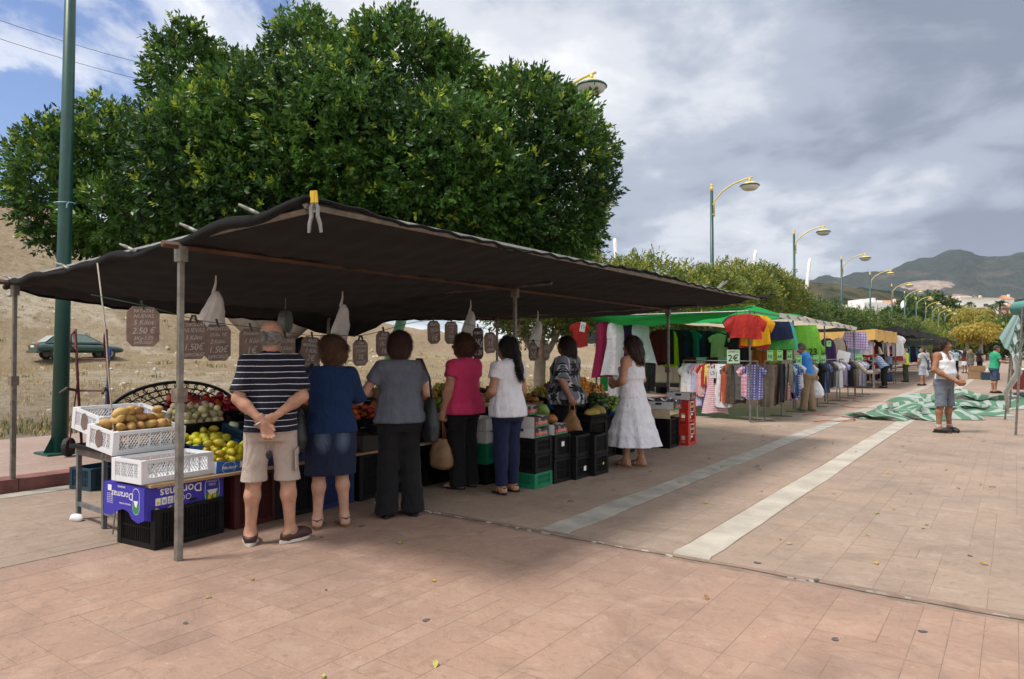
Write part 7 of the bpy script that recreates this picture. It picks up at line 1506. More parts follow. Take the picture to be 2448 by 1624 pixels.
for x, y, z in ((-4.62, 15.15, 2.38), (-4.75, 19.3, 2.36), (-4.7, 22.8, 2.36), (-4.62, 27.2, 2.36), (-8.5, 15.4, 2.40), (-8.6, 21, 2.4), (-8.6, 27.4, 2.4)): mb = MB(); mb.tube([(x, y, 0), (x, y, z)], .022, 6); csb('post', mb, TUBE)
for a, b_ in (((-4.62, 15.1, 2.38), (-4.62, 27.3, 2.36)), ((-8.6, 15.3, 2.4), (-8.6, 27.4, 2.4)), ((-4.62, 15.15, 2.38), (-8.55, 15.4, 2.40)), ((-4.62, 27.2, 2.36), (-8.6, 27.4, 2.4))): mb = MB(); mb.tube([a, b_], .02, 6); csb('rail', mb, TUBE)
mb = MB(); mb.grid(lambda u, v: (-8.6 + 4.0 * u + .04 * math.sin(9 * v), 15.2 - .05 * math.sin(7 * u) + .05 * v, 2.43 - .10 * math.sin(math.pi * u) * (1 - v) + .07 * u - v * (.04 + .27 * math.sin(math.pi * min(1, u * 1.02)) ** .7 + .05 * (1 - u)) + .02 * math.sin(31 * u + 4 * v)), 44, 10); csb('green_tarpaulin', mb, GT, smooth=True)
mb = MB(); mb.grid(lambda u, v: (-8.6 + 4.0 * u, 15.2 + 4.6 * v, 2.43 - .12 * math.sin(math.pi * u) - .05 * math.sin(math.pi * v) + .07 * u + .015 * math.sin(25 * u + 11 * v)), 24, 20); csb('green_tarpaulin', mb, GT, smooth=True)
mb = MB(); mb.grid(lambda u, v: (-8.7 + 4.15 * u, 19.7 + 7.7 * v, 2.46 - .13 * math.sin(math.pi * u) - .07 * abs(math.sin(2 * math.pi * v)) + .015 * math.sin(25 * u + 11 * v)), 24, 30); csb('canvas_roof', mb, CV, smooth=True)
mb = MB(); mb.grid(lambda u, v: (-4.56 - .02 * v, 17.3 + 10.1 * u, 2.44 - .05 * u - .10 * v - .03 * math.sin(3.1416 * ((u * 5) % 1)) * v), 50, 4); csb('canvas_edge', mb, CVW, smooth=True)
mb = MB(); mb.grid(lambda u, v: (-6.15 + .10 * math.sin(14 * u), 19.6 + 7.6 * u, 2.30 - 1.35 * v + .03 * math.sin(6 * u)), 50, 8); csb('back_sheet', mb, CV, smooth=True)
mb = MB(); mb.grid(lambda u, v: (-8.45, 15.5 + .5 * u + .04 * math.sin(9 * u), 1.6 - 1.1 * v), 6, 4); csb('green_tarpaulin', mb, GT, smooth=True)
for i in range(9): clamp(Vector((-4.55, 18.0 + i * 1.0, 2.40 - .045 * i / 9)), (.45, .3, -.75), .8, 'small clamp number %s along the pale canvas edge' % ['one', 'two', 'three', 'four', 'five', 'six', 'seven', 'eight', 'nine'][i])
# ---- garments
def gshape(kind, w, L):
    """half widths down the garment, plus sleeves"""
    k = {'shirt': [(0, .10), (.03, .34), (.10, .44), (.30, .43), (1, .46)], 'vest': [(0, .16), (.05, .30), (.25, .42), (1, .48)], 'dress': [(0, .14), (.06, .30), (.22, .36), (.4, .34), (1, .62)], 'trousers': [(0, .48), (.1, .50), (1, .46)], 'shorts': [(0, .42), (.3, .50), (1, .58)], 'skirt': [(0, .38), (.3, .46), (1, .56)], 'jacket': [(0, .14), (.04, .44), (.12, .50), (1, .50)]}[kind]
    return lambda v: w * float(np.interp(v, [q[0] for q in k], [q[1] for q in k]))
GM = {}
def garment_mesh(kind, w, L, seed, thick=.045):
    key = (kind, w, L, seed)
    if key in GM: return GM[key]
    hw = gshape(kind, w, L); r = random.Random(seed); ph = [r.uniform(0, 6) for _ in range(4)]; mb = MB(); nu, nv = 10, 12
    def pt(u, v, s_):
        x = (2 * u - 1) * hw(v); e = (1 - abs(2 * u - 1) ** 2.5) ; rip = .026 * math.sin(11 * u + ph[0]) * v + .016 * math.sin(23 * u + ph[1] + 2 * v) * (.3 + v)
        z = -L * v + (.02 * math.sin(5 * u + ph[2]) if v == 1 else 0)
        if kind in ('shorts', 'trousers') and v > .45 and kind == 'shorts': z += 0; x *= 1.0 if abs(2 * u - 1) > .10 else 1.0
        return Vector((x, s_ * thick * (.25 + .75 * e) * (.35 + .65 * min(1, 3 * v)) + rip, z))
    for s_ in (1, -1): mb.grid(lambda u, v: pt(u if s_ > 0 else 1 - u, v, s_), nu, nv)
    if kind in ('shirt', 'jacket'):
        sl = .30 if kind == 'shirt' else .62
        for sd in (-1, 1):
            for s_ in (1, -1): mb.grid(lambda u, v: Vector((sd * (hw(.10) * .80 + v * w * sl * .95 - u * w * .13 * v), s_ * .035 * (1 - abs(2 * u - 1) ** 2) + .012 * math.sin(6 * v + ph[3]), -L * .035 - u * w * .30 - v * w * sl * .80)), 4, 4)
    GM[key] = mb; return mb
HANG = mat('hanger_black', (.015, .015, .015), .4); HANGW = mat('hanger_white', (.6, .6, .6), .4)
hg = MB(); hg.tube([(-.20, 0, -.075), (-.10, 0, -.035), (0, 0, -.01), (.10, 0, -.035), (.20, 0, -.075), (-.20, 0, -.075)], .007, 5); hg.tube([(0, 0, -.01), (0, 0, .04), (.022, 0, .062), (.0, 0, .085), (-.018, 0, .072)], .004, 5)
HM = {'b': hg.mesh('hanger', HANG, True), 'w': hg.mesh('hanger', HANGW, True)}
gcols = {}
def gfab(spec):
    if spec in gcols: return gcols[spec]
    base = {'white': (.66, .66, .70), 'cream': (.55, .49, .33), 'paleblue': (.30, .44, .60), 'lilac': (.46, .42, .62), 'pink': (.58, .28, .34), 'peach': (.60, .38, .36), 'yellow': (.62, .52, .16), 'blue': (.055, .065, .24), 'black': (.012, .012, .014), 'rust': (.36, .075, .04), 'brown': (.075, .058, .045), 'grey': (.13, .13, .13), 'darkgrey': (.045, .046, .05), 'taupe': (.20, .165, .13), 'beige': (.36, .32, .25), 'navy': (.012, .018, .055), 'red': (.40, .03, .025), 'orange': (.52, .11, .03), 'gold': (.66, .34, .012), 'lime': (.17, .46, .05), 'green': (.06, .30, .06), 'olive': (.36, .42, .02), 'teal': (.015, .13, .13), 'sky': (.10, .34, .50), 'purple': (.045, .018, .085), 'maroon': (.09, .008, .015), 'mint': (.38, .48, .47), 'magenta': (.30, .02, .08), 'aqua': (.06, .38, .48), 'denim': (.04, .08, .17)}
    nm = spec.split('/'); c = base[nm[0]]; st = None
    if len(nm) > 1:
        st = {'stripe': [(2, .045, .45, (.62, .60, .62))], 'multi': [(2, .16, .30, (.60, .16, .30)), (2, .08, .35, (.62, .45, .48))], 'check': [(0, .07, .28, tuple(x * .25 for x in c)), (2, .07, .28, tuple(x * .35 for x in c))], 'plaid': [(0, .09, .16, (.16, .03, .22)), (2, .09, .16, (.16, .03, .22))], 'bluecheck': [(0, .055, .45, (.06, .08, .28)), (2, .055, .45, (.10, .12, .35))]}[nm[1]]
    m = fabric('garment_' + spec.replace('/', '_'), c, stripes=st); gcols[spec] = m
    return m
def garment(kind, spec, p, ang, label, w=.48, L=.68, group=None, tilt=0, hang='b', cat=None, skew=0):
    root = empty(kind + '_on_hanger', p, 0, label, cat or {'vest': 'top'}.get(kind, kind), group); root.rotation_euler = (R(skew), R(tilt), ang)
    me = garment_mesh(kind, w, L, rng.randint(0, 3)).mesh('cloth', gfab(spec), True); link('cloth', me, root, (0, 0, -.085 + .03))
    if hang: link('hanger', HM[hang], root, (0, 0, -.06))
    return root
NTH = ['first', 'second', 'third', 'fourth', 'fifth', 'sixth', 'seventh', 'eighth', 'ninth', 'tenth', 'eleventh', 'twelfth', 'thirteenth', 'fourteenth', 'fifteenth', 'sixteenth', 'seventeenth', 'eighteenth', 'nineteenth', 'twentieth', 'twenty-first', 'twenty-second', 'twenty-third', 'twenty-fourth', 'twenty-fifth', 'twenty-sixth', 'twenty-seventh', 'twenty-eighth', 'twenty-ninth', 'thirtieth']
def rail_row(a, b_, items, where, group, face=None, jit=.16, z0=0):
    a, b_ = Vector(a), Vector(b_); d = (b_ - a); n = len(items); base = math.atan2(d.y, d.x) + math.pi / 2
    for i, (kind, spec, w, L) in enumerate(items):
        p = a.lerp(b_, (i + .5) / n); cw = spec.replace('/', ' ').replace('paleblue', 'pale blue').replace('bluecheck', 'blue check').replace('darkgrey', 'dark grey')
        garment(kind, spec, p, (base if face is None else face) + rng.uniform(-jit, jit), '%s %s, %s from the left on %s' % (cw, kind, NTH[i], where), w, L, group, rng.uniform(-2, 2))
def rack(label, a, b_, z, feet=2):
    root = empty('clothes_rack', ((a[0] + b_[0]) / 2, (a[1] + b_[1]) / 2, 0), math.atan2(b_[1] - a[1], b_[0] - a[0]), label, 'clothes rack', 'clothes racks'); L = math.hypot(b_[0] - a[0], b_[1] - a[1])
    mb = MB(); mb.tube([(-L / 2, 0, z), (L / 2, 0, z)], .017, 6); mb.build('rail', TUBE, root)
    for k in range(feet):
        x = -L / 2 + .02 + (L - .04) * k / (feet - 1); mb = MB(); mb.tube([(x, 0, .02), (x, 0, z)], .016, 6); lg = mb.build('leg', TUBE, root); mb = MB(); mb.tube([(x, -.24, .02), (x, .24, .02)], .014, 6); mb.build('foot', TUBE, lg)
# near rack across the end of the stall
A0, A1 = (-6.45, 15.95), (-4.46, 15.18); rack('near clothes rack across the end of the stall, with tube feet', A0, A1, 1.30, 2)
rail_row((-6.35, 15.90, 1.285), (-4.52, 15.20, 1.285), [('skirt', 'cream', .42, .80), ('shirt', 'white', .50, .95), ('dress', 'lilac', .50, .98), ('shirt', 'paleblue', .46, .60), ('shirt', 'pink', .46, .70), ('shirt', 'peach', .46, .74), ('shirt', 'red', .44, .50), ('shirt', 'yellow', .44, .46), ('dress', 'blue', .46, .98), ('dress', 'pink/stripe', .50, 1.12), ('shirt', 'black', .44, .42), ('trousers', 'white', .34, .96), ('trousers', 'white', .34, .96), ('vest', 'rust', .42, .86), ('shirt', 'brown', .48, .86), ('shirt', 'brown', .48, .86), ('trousers', 'darkgrey', .36, .80), ('trousers', 'grey', .36, .76), ('trousers', 'black', .34, .70), ('shirt', 'pink/multi', .46, .70), ('shirt', 'lilac/bluecheck', .44, .74)], 'the near rack', 'clothes on the near rack', R(0), .35)
TAG = mat('price_green', (.30, .66, .26), .6, .05); TAGW = mat('price_pale', (.50, .72, .50), .6, .05)
def ptag(p, w, h_, lines, label, m_=TAG, yaw=-40):
    root = empty('price_tag', p, R(yaw), label, 'price tag', 'green price tags'); mb = MB(); mb.box((0, 0, 0), (w, .004, h_)); mb.build('card', m_, root)
    mb = MB(); mb.box((0, 0, -h_ / 2 - .03), (.012, .008, .07)); mb.build('clip', TUBE, root)
    for s_, size, z in lines: text(s_, size, PBLK, root, face_mtx((0, -.0026, z), (0, -1, 0)), 0, 'printed_price', bold=size * .012)
ptag((-5.02, 15.28, 1.40), .27, .30, [('OFERTA', .062, .105), ('2€', .20, -.04)], 'large pale green sign reading oferta 2 on the near rack', TAGW, 22)
mb = MB(); mb.box((0, 0, 0), (.16, .004, .22)); sg = empty('size_card', (-5.55, 15.45, 1.02), R(25), 'white printed card pinned to the brown shirt', 'card'); mb.build('card', WHITEP, sg); text('LS', .11, PBLK, sg, face_mtx((0, -.003, 0), (0, -1, 0), roll=.3), 0, 'printed_mark')
# long front racks along the aisle
rack('front rack left of the blue polo man', (-4.42, 15.5), (-4.42, 18.2), 1.30, 3); rack('front rack right of the blue polo man, nearer half', (-4.40, 19.1), (-4.40, 23.0), 1.28, 4); rack('front rack right of the blue polo man, farther half', (-4.38, 23.3), (-4.38, 27.2), 1.28, 4)
FA = R(-18)
rail_row((-4.42, 15.6, 1.285), (-4.42, 18.1, 1.285), [('trousers', 'taupe', .38, .92), ('trousers', 'taupe', .38, .92), ('trousers', 'brown', .38, .90), ('trousers', 'darkgrey', .38, .86), ('trousers', 'navy', .38, .88), ('trousers', 'beige', .40, .86), ('trousers', 'black', .36, .70), ('shorts', 'beige', .42, .68), ('shirt', 'paleblue', .48, .70), ('shirt', 'sky/bluecheck', .48, .76), ('shirt', 'white/bluecheck', .48, .84), ('shirt', 'white', .48, .62)], 'the rack beside blue polo man', 'clothes on the front racks', FA, .22)
rail_row((-4.42, 15.7, .92), (-4.42, 18.0, .80), [('vest', 'maroon', .42, .36), ('skirt', 'beige/check', .42, .34), ('shorts', 'pink/check', .40, .40), ('skirt', 'black', .40, .36), ('shirt', 'lilac/plaid', .42, .42)], 'the lower bar of the front rack', 'clothes on the lower bar', FA, .25)
rail_row((-4.40, 19.2, 1.265), (-4.40, 22.9, 1.265), [('shirt', 'white', .48, .60), ('trousers', 'taupe', .38, .72), ('shirt', 'black', .48, .86), ('shirt', 'darkgrey', .48, .80), ('dress', 'paleblue/bluecheck', .46, .84), ('shirt', 'paleblue/bluecheck', .48, .84), ('trousers', 'brown', .38, .74), ('shirt', 'grey', .48, .72), ('shirt', 'white', .50, .80), ('shirt', 'white', .50, .78)], 'the rack past blue polo man', 'clothes on the front racks', FA, .22)
rail_row((-4.38, 23.4, 1.265), (-4.38, 27.1, 1.265), [('shirt', 'lilac', .48, .76), ('shirt', 'navy', .48, .80), ('shirt', 'darkgrey', .48, .80), ('shirt', 'taupe', .50, .82), ('jacket', 'beige', .50, .84), ('shirt', 'white', .50, .84), ('shirt', 'lilac', .50, .86), ('shirt', 'white', .50, .88), ('shirt', 'paleblue', .50, .88)], 'the far rack past blue polo man', 'clothes on the front racks', FA, .22)
for k, (x, y, s_) in enumerate(((-4.42, 15.95, '7€'), (-4.42, 16.75, '6€'), (-4.42, 17.6, '6€'), (-4.36, 18.25, '3€'), (-4.40, 20.3, '5€'), (-4.40, 21.2, '5€'), (-4.38, 26.3, '5€'), (-4.38, 26.9, '6€'))): ptag((x, y, 1.42 if k < 3 else 1.30), .14, .24, [('OFERTA', .030, .09), (s_, .10, -.03)], 'small green price tag, %s along the front racks' % NTH[k], TAG, 40)
mb = MB(); mb.box((0, 0, 0), (.42, .004, .34), (0, .25, 0)); sg = empty('paper_sheet', (-4.38, 23.9, 1.36), R(40), 'blank white paper sheet clipped over the front rack', 'paper'); mb.build('sheet', WHITEP, sg)
# clothes hung high along the roof rail
for kind, spec, y, z, w, L, x, lab in (('shirt', 'darkgrey', 14.98, 2.36, .5, .46, -4.85, 'dark t-shirt behind the big red one at the stall corner'), ('shirt', 'red', 14.85, 2.36, .72, .52, -4.62, 'big bright red t-shirt at the top corner of the clothes stall'), ('shirt', 'gold', 15.25, 2.36, .70, .66, -4.55, 'orange yellow t-shirt beside the big red one'), ('shirt', 'red', 15.45, 2.34, .70, .70, -4.62, 'second red t-shirt behind the orange yellow one'),
      ('shorts', 'green', 17.1, 2.20, .80, .58, -4.62, 'wide green shorts under the navy shorts'), ('shorts', 'navy', 16.95, 2.27, .62, .42, -4.50, 'navy shorts hung in front of green shorts'), ('shorts', 'aqua', 17.45, 2.27, .80, .66, -4.62, 'aqua shorts edge behind the green shorts'), ('shorts', 'blue', 17.75, 2.30, .60, .5, -4.62, 'royal blue shorts behind the aqua ones'), ('vest', 'pink', 18.3, 2.28, .40, .60, -4.62, 'pink strap top next to the lime clothes'),
      ('shirt', 'orange', 17.9, 1.86, .44, .62, -5.2, 'orange red t-shirt low under the roof'), ('shirt', 'black', 17.0, 1.86, .50, .6, -5.4, 'black t-shirt under the red ones'), ('vest', 'olive', 18.9, 1.84, .52, .62, -5.2, 'olive yellow top beside the orange t-shirt'), ('vest', 'maroon', 20.2, 1.90, .46, .58, -5.2, 'dark maroon top left of the lime shirts'), ('shorts', 'lime', 19.9, 2.28, .78, .60, -4.62, 'bright lime shorts hung from the roof rail'), ('shirt', 'yellow', 20.5, 2.26, .40, .50, -4.62, 'pale yellow top peeking out behind the lime shorts'),
      ('shirt', 'lime', 21.4, 1.86, .62, .74, -4.75, 'lime t-shirt with black number 23'), ('vest', 'purple', 23.2, 1.98, .60, .86, -4.72, 'dark purple top on a black hanger'), ('vest', 'beige', 25.0, 2.02, .50, .92, -4.72, 'beige sleeveless top on a black hanger'), ('vest', 'maroon', 25.5, 1.98, .40, .85, -4.72, 'maroon top just behind the beige one'), ('skirt', 'paleblue', 27.5, 1.75, .62, .40, -4.72, 'pale blue frilled shorts below the plaid ones'), ('shorts', 'lilac/plaid', 27.3, 2.28, .86, .62, -4.60, 'purple and white plaid shorts at the far roof corner')):
    g_ = garment(kind, spec, (x, y, z), R(38) + rng.uniform(-.1, .1), lab, w, L, 'clothes hung under the roof edge', rng.uniform(-3, 3), 'w' if 'shorts' in kind else 'b')
    if '23' in lab: text('23', .26, PBLK, g_, face_mtx((0, -.075, -.36), (0, -1, 0)), 0, 'printed_number', bold=.006); mb = MB(); mb.box((0, -.075, -.53), (.28, .004, .016)); mb.build('printed_bar', WHITEP, g_)
    if 'purple top' in lab: ptag((x + .08, y - .1, z - .22), .14, .18, [('7', .14, 0)], 'green tag pinned on the dark purple top', TAG, 35)
# left corner and back rail
for kind, spec, x, y, z, w, L, lab in (('shirt', 'red', -8.75, 15.0, 2.30, .44, .62, 'red and grey child shirt at the left corner post'), ('dress', 'magenta', -8.25, 15.3, 2.33, .42, 1.40, 'magenta and orange long dress behind the white one'), ('dress', 'purple', -7.75, 15.6, 2.33, .50, 1.25, 'purple dress between the two white dresses'), ('dress', 'white', -7.95, 15.35, 2.33, .62, 1.35, 'long white sleeveless dress hanging at the left corner'), ('dress', 'mint', -7.35, 15.5, 2.33, .60, 1.05, 'pale mint dress right of the long white dress'), ('trousers', 'white', -8.0, 15.55, 1.10, .48, .8, 'white trousers hanging below the long white dress'), ('trousers', 'white', -7.6, 15.6, 1.10, .48, .82, 'second white trousers below the mint dress'), ('trousers', 'black', -7.2, 15.6, 1.30, .40, .7, 'dark trousers low beside the white ones'), ('trousers', 'maroon', -6.75, 17.4, 1.42, .40, 1.05, 'dark red trousers behind the white dress woman'), ('trousers', 'mint', -6.55, 17.5, 1.42, .36, 1.05, 'pale mint trousers behind the dark red pair'), ('trousers', 'maroon', -6.3, 17.6, 1.42, .36, 1.05, 'plum trousers left of the far stall post'), ('trousers', 'mint', -6.05, 17.7, 1.42, .36, 1.05, 'light mint trousers right of the plum pair')):
    g_ = garment(kind, spec, (x, y, z), R(40) + rng.uniform(-.15, .15), lab, w, L, 'clothes at the left corner', rng.uniform(-3, 3))
    if 'child' in lab: mb = MB(); mb.box((.06, -.06, -.18), (.14, .004, .24), (0, .2, 0)); c_ = mb.build('printed_card', WHITEP, g_); text('12', .12, PBLK, g_, face_mtx((.06, -.064, -.18), (0, -1, 0), roll=.2), 0, 'printed_mark')
bc = ['maroon', 'black', 'olive', 'black', 'navy', 'black', 'teal', 'navy', 'black', 'navy', 'teal', 'teal', 'cream', 'cream', 'navy', 'teal', 'navy', 'black', 'white', 'beige', 'beige', 'cream', 'sky', 'sky', 'sky', 'white', 'black', 'teal', 'navy', 'black']
rail_row((-7.6, 17.0, 2.15), (-6.4, 18.8, 2.12), [(('shirt', 'trousers', 'vest')[i % 3], bc[i], .46, .86 + .06 * (i % 3)) for i in range(13)], 'the dark back rail', 'clothes on the back rail', R(20), .3)
rail_row((-6.4, 18.2, 2.05), (-5.9, 21.8, 2.05), [(('shirt', 'shorts', 'trousers')[i % 3], bc[13 + i], .46, .66 + .05 * (i % 3)) for i in range(17)], 'the rear rail', 'clothes on the rear rail', R(15), .3)
sh = garment('shorts', 'black', (-5.9, 18.6, 2.10), R(38), 'black shorts hung in front of cream trousers', .80, .42, 'clothes on the rear rail'); sh = garment('trousers', 'cream', (-5.95, 18.75, 1.78), R(38), 'wide cream trousers below the black shorts', .80, .62, 'clothes on the rear rail')
# delivery van behind the stall
VB = mat('van_beige', (.42, .385, .32), .4, .06, 3); van = empty('van', (-9.0, 23.6, 0), R(0), 'beige delivery van parked behind the clothes stall', 'van')
f = Field(.05, 22)
mb = MB(); prof_ = [(-2.1, .35), (2.0, .35), (2.1, .75), (1.95, 1.05), (1.45, 1.15), (.85, 1.85), (.6, 1.92), (-2.05, 1.92), (-2.1, 1.85)]
mb.prism([(y, z) for y, z in prof_], -.82, .82, Matrix(((0, 0, 1, 0), (1, 0, 0, 0), (0, 1, 0, 0), (0, 0, 0, 1)))); mb.build('body', VB, van, bevel=.06)
for s_ in (-1, 1):
    for y in (-1.35, 1.35):
        mb = MB(); mb.lathe([(.16, -.10), (.30, -.10), (.32, -.06), (.32, .06), (.30, .10), (.16, .10)], 20); w_ = mb.build('wheel', MATS['rubber'], van, (s_ * .76, y, .32), (0, math.pi / 2, 0), smooth=False); mb = MB(); mb.lathe([(0, -.09), (.17, -.09), (.17, .09), (0, .09)], 14); mb.build('hub', mat('hub_grey', (.25, .25, .25), .4, .1, 9, .6), w_)
    mb = MB(); mb.box((s_ * .823, .35, 1.45), (.008, .9, .45)); mb.build('side_window', GLS, van)
for x in (-.4, .4): mb = MB(); mb.box((x, -2.105, 1.15), (.74, .02, 1.3)); d_ = mb.build('rear_door', VB, van, bevel=.01); mb = MB(); mb.box((x, -2.12, 1.5), (.55, .01, .42)); mb.build('window', GLS, d_); mb = MB(); mb.box((x * 1.9, -2.115, .72), (.10, .02, .22)); mb.build('tail_light', mat('tail_red', (.35, .02, .015), .3), van)
mb = MB(); mb.box((0, -2.13, .42), (1.6, .12, .14)); mb.build('bumper', PBLK, van, bevel=.02)
# parked dark green saloon on the bank
CG = mat('car_green', (.016, .055, .05), .25, .05, 3); bsdf(CG).inputs['Coat Weight'].default_value = .6
cp_ = at_px(185, 846, 34); cz = float(field_z(cp_.x, cp_.y)); car = empty('car', (cp_.x, cp_.y, cz), R(88), 'dark green saloon car parked on the dry bank', 'car'); car.scale = (.88, .88, .88)
f = Field(.045, 26); f.prof([(-2.15, 0, .62, .74, .20), (-1.9, 0, .64, .82, .27), (-1.0, 0, .62, .84, .28), (.9, 0, .60, .84, .27), (1.8, 0, .55, .80, .22), (2.15, 0, .50, .68, .15)], (np.zeros(3), np.array([[0, 0, 1], [1, 0, 0], [0, 1, 0]], float)), None, 3.0); V, F = f.run(); link('body', npmesh('body', V, F, CG), car)
mb = MB(); cab = [(-1.75, .86), (-1.25, 1.28), (-.5, 1.40), (.25, 1.36), (1.15, .86)]
mb.add([(x, s_ * (.72 - .22 * (z - .86) / .54), z) for s_ in (-1, 1) for x, z in cab], [(0, 1, 2, 3, 4), (9, 8, 7, 6, 5)] + [(i, 5 + i, 6 + i, 1 + i) for i in range(4)]); mb.build('roof', CG, car, bevel=.05)
mb = MB()
for s_ in (-1, 1): mb.add([(x, s_ * (.735 - .22 * (z - .86) / .54), z) for x, z in ((-1.45, .93), (-1.15, 1.24), (-.45, 1.34), (-.40, .93))], [(0, 1, 2, 3)]); mb.add([(x, s_ * (.735 - .22 * (z - .86) / .54), z) for x, z in ((-.30, .93), (-.36, 1.34), (.22, 1.30), (.85, .93))], [(0, 1, 2, 3)])
mb.build('side_window', mat('car_glass', (.16, .22, .21), .1, .1), car)
mb = MB(); mb.add([(-1.72, -.62, .92), (-1.72, .62, .92), (-1.30, .50, 1.27), (-1.30, -.50, 1.27)], [(3, 2, 1, 0)]); mb.build('rear_window', mat('car_glass2', (.35, .40, .42), .1, .1), car, (-.03, 0, .02))
for s_ in (-1, 1):
    mb = MB(); mb.box((-2.10, s_ * .55, .72), (.10, .32, .13)); mb.build('tail_light', MATS['tail_red'], car, bevel=.02)
    for x in (-1.3, 1.35): mb = MB(); mb.lathe([(.0, -.09), (.28, -.09), (.31, -.05), (.31, .05), (.28, .09), (0, .09)], 18); w_ = mb.build('wheel', MATS['rubber'], car, (x, s_ * .74, .31), (math.pi / 2, 0, 0)); mb = MB(); mb.lathe([(0, -.10), (.18, -.10), (.18, .10), (0, .10)], 12); mb.build('rim', MATS['hub_grey'], w_)
mb = MB(); mb.box((-2.16, 0, .70), (.02, .46, .11)); mb.build('number_plate', WHITEP, car); mb = MB(); mb.box((-2.14, 0, .42), (.16, 1.5, .16)); mb.build('bumper', CG, car, bevel=.05)
# ================================================================ striped tarpaulin, right hand stalls, far stalls, litter
def stripe_uv(name, c1, c2, n, w=.5, rough=.7):
    m = bpy.data.materials.new(name); m.use_nodes = True; t = m.node_tree; b = bsdf(m); uv = N(t, 'ShaderNodeUVMap'); sp = N(t, 'ShaderNodeSeparateXYZ'); t.links.new(uv.outputs[0], sp.inputs[0])
    nz = N(t, 'ShaderNodeTexNoise', i_Scale=6.0, i_Detail=4.0); t.links.new(uv.outputs[0], nz.inputs['Vector'])
    c = MIX(t, M2(t, 'LESS_THAN', M2(t, 'FRACT', M2(t, 'MULTIPLY', sp.outputs[0], n)), w), c1, c2); t.links.new(MIX(t, M2(t, 'MULTIPLY', nz.outputs[0], .35), c, (.30, .30, .27)), b.inputs['Base Color']); b.inputs['Roughness'].default_value = rough
    tl = N(t, 'ShaderNodeBsdfTranslucent'); t.links.new(c, tl.inputs[0]); mx = N(t, 'ShaderNodeMixShader', i_Fac=.18); t.links.new(b.outputs[0], mx.inputs[1]); t.links.new(tl.outputs[0], mx.inputs[2]); t.links.new(mx.outputs[0], t.nodes['Material Output'].inputs[0])
    return m
def uvgrid(name, fn, uvf, nu, nv, m_, parent, loc=None, rot=None):
    u, v = np.meshgrid(np.linspace(0, 1, nu + 1), np.linspace(0, 1, nv + 1)); P_ = np.array([fn(a, b_) for a, b_ in zip(u.ravel(), v.ravel())]); i = np.arange(P_.shape[0]).reshape(nv + 1, nu + 1)
    F = np.stack([i[:-1, :-1], i[:-1, 1:], i[1:, 1:], i[1:, :-1]], -1).reshape(-1, 4); me = npmesh(name, P_, F, m_); uvl = me.uv_layers.new(name='UVMap'); UVv = np.array([uvf(a, b_) for a, b_ in zip(u.ravel(), v.ravel())]); uvl.data.foreach_set('uv', UVv[F.ravel()].astype(np.float32).ravel())
    return link(name, me, parent, loc, rot)
SG = stripe_uv('awning_stripe', (.34, .40, .37), (.035, .17, .09), 11); SG2 = stripe_uv('awning_stripe_dark', (.50, .54, .53), (.012, .13, .08), 11); SG3 = stripe_uv('awning_stripe_pale', (.42, .56, .54), (.20, .42, .38), 22)
tp0 = empty('striped_tarpaulin', (-2.0, 19.5, 0), 0, 'green and white striped tarpaulin lying crumpled on the paving', 'tarpaulin')
def heapf(L, Wd, H, ph):
    def fn(u, v):
        e = (math.sin(math.pi * u) ** .45) * (math.sin(math.pi * v) ** .6) if 0 < u < 1 and 0 < v < 1 else 0
        x = (u - .5) * L * (1 + .10 * math.sin(7 * v + ph)) + .22 * math.sin(9 * v + 4 * u + ph); y = (v - .5) * Wd * (1 + .22 * math.sin(5 * u + ph)) + .20 * math.sin(10 * u + 3 * v + ph)
        z = H * e * (.9) * (.42 + .30 * abs(math.sin(8 * v + 3 * u + ph)) + .28 * abs(math.sin(11 * u - 5 * v + 2 * ph))) + .03 * e * math.sin(37 * u + 21 * v)
        return Vector((x, y, .012 + max(0, z)))
    return fn
for k, (cx_, cy_, L, Wd, H, ph, rot) in enumerate(((-.25, -1.75, 1.7, .8, .22, .5, 22), (.35, -.9, 1.6, 1.1, .34, 2.1, 40), (.85, .6, 1.1, 1.5, .32, 3.7, 60), (.80, 3.6, 1.0, 3.0, .50, 5.0, 75), (.25, 1.4, 1.1, 2.0, .32, 1.4, 80))):
    uvgrid('fold', heapf(L, Wd, H, ph), lambda u, v, k=k: ((u * L / 2.6 if k < 2 else v * .8) + .05 * math.sin(6 * (u + v)) + .1 * k + (.35 * v if k in (0, 1) else 0), v), 70, 44, SG, tp0, (cx_, cy_, 0), R(rot))
STRAP = mat('strap_red', (.36, .05, .03), .8)
for i, (pts, lab) in enumerate((([(-3.05, 17.4), (-3.4, 17.55), (-3.65, 17.6), (-3.95, 17.7), (-4.1, 17.5)], 'red strap trailing left from the striped tarpaulin'), ([(-2.95, 17.2), (-2.85, 16.7), (-3.1, 16.3), (-3.35, 16.1), (-3.5, 15.9)], 'pale red strap curling toward the viewer'), ([(-2.6, 20.6), (-3.1, 20.7), (-3.5, 20.5), (-3.9, 20.9)], 'red strap lying across the light strip'), ([(-2.6, 22.4), (-3.2, 23.2), (-3.7, 22.9), (-4.0, 23.3)], 'farther red strap behind the tarpaulin'))):
    c_ = Vector((pts[0][0], pts[0][1], .012)); mb = MB(); mb.tube([Vector((x, y, .012 + .02 * (j % 2))) - c_ for j, (x, y) in enumerate(pts)], .022, 5, True, .3); tag(mb.build('red_strap', STRAP, None, c_), lab, 'strap', 'straps of the tarpaulin')
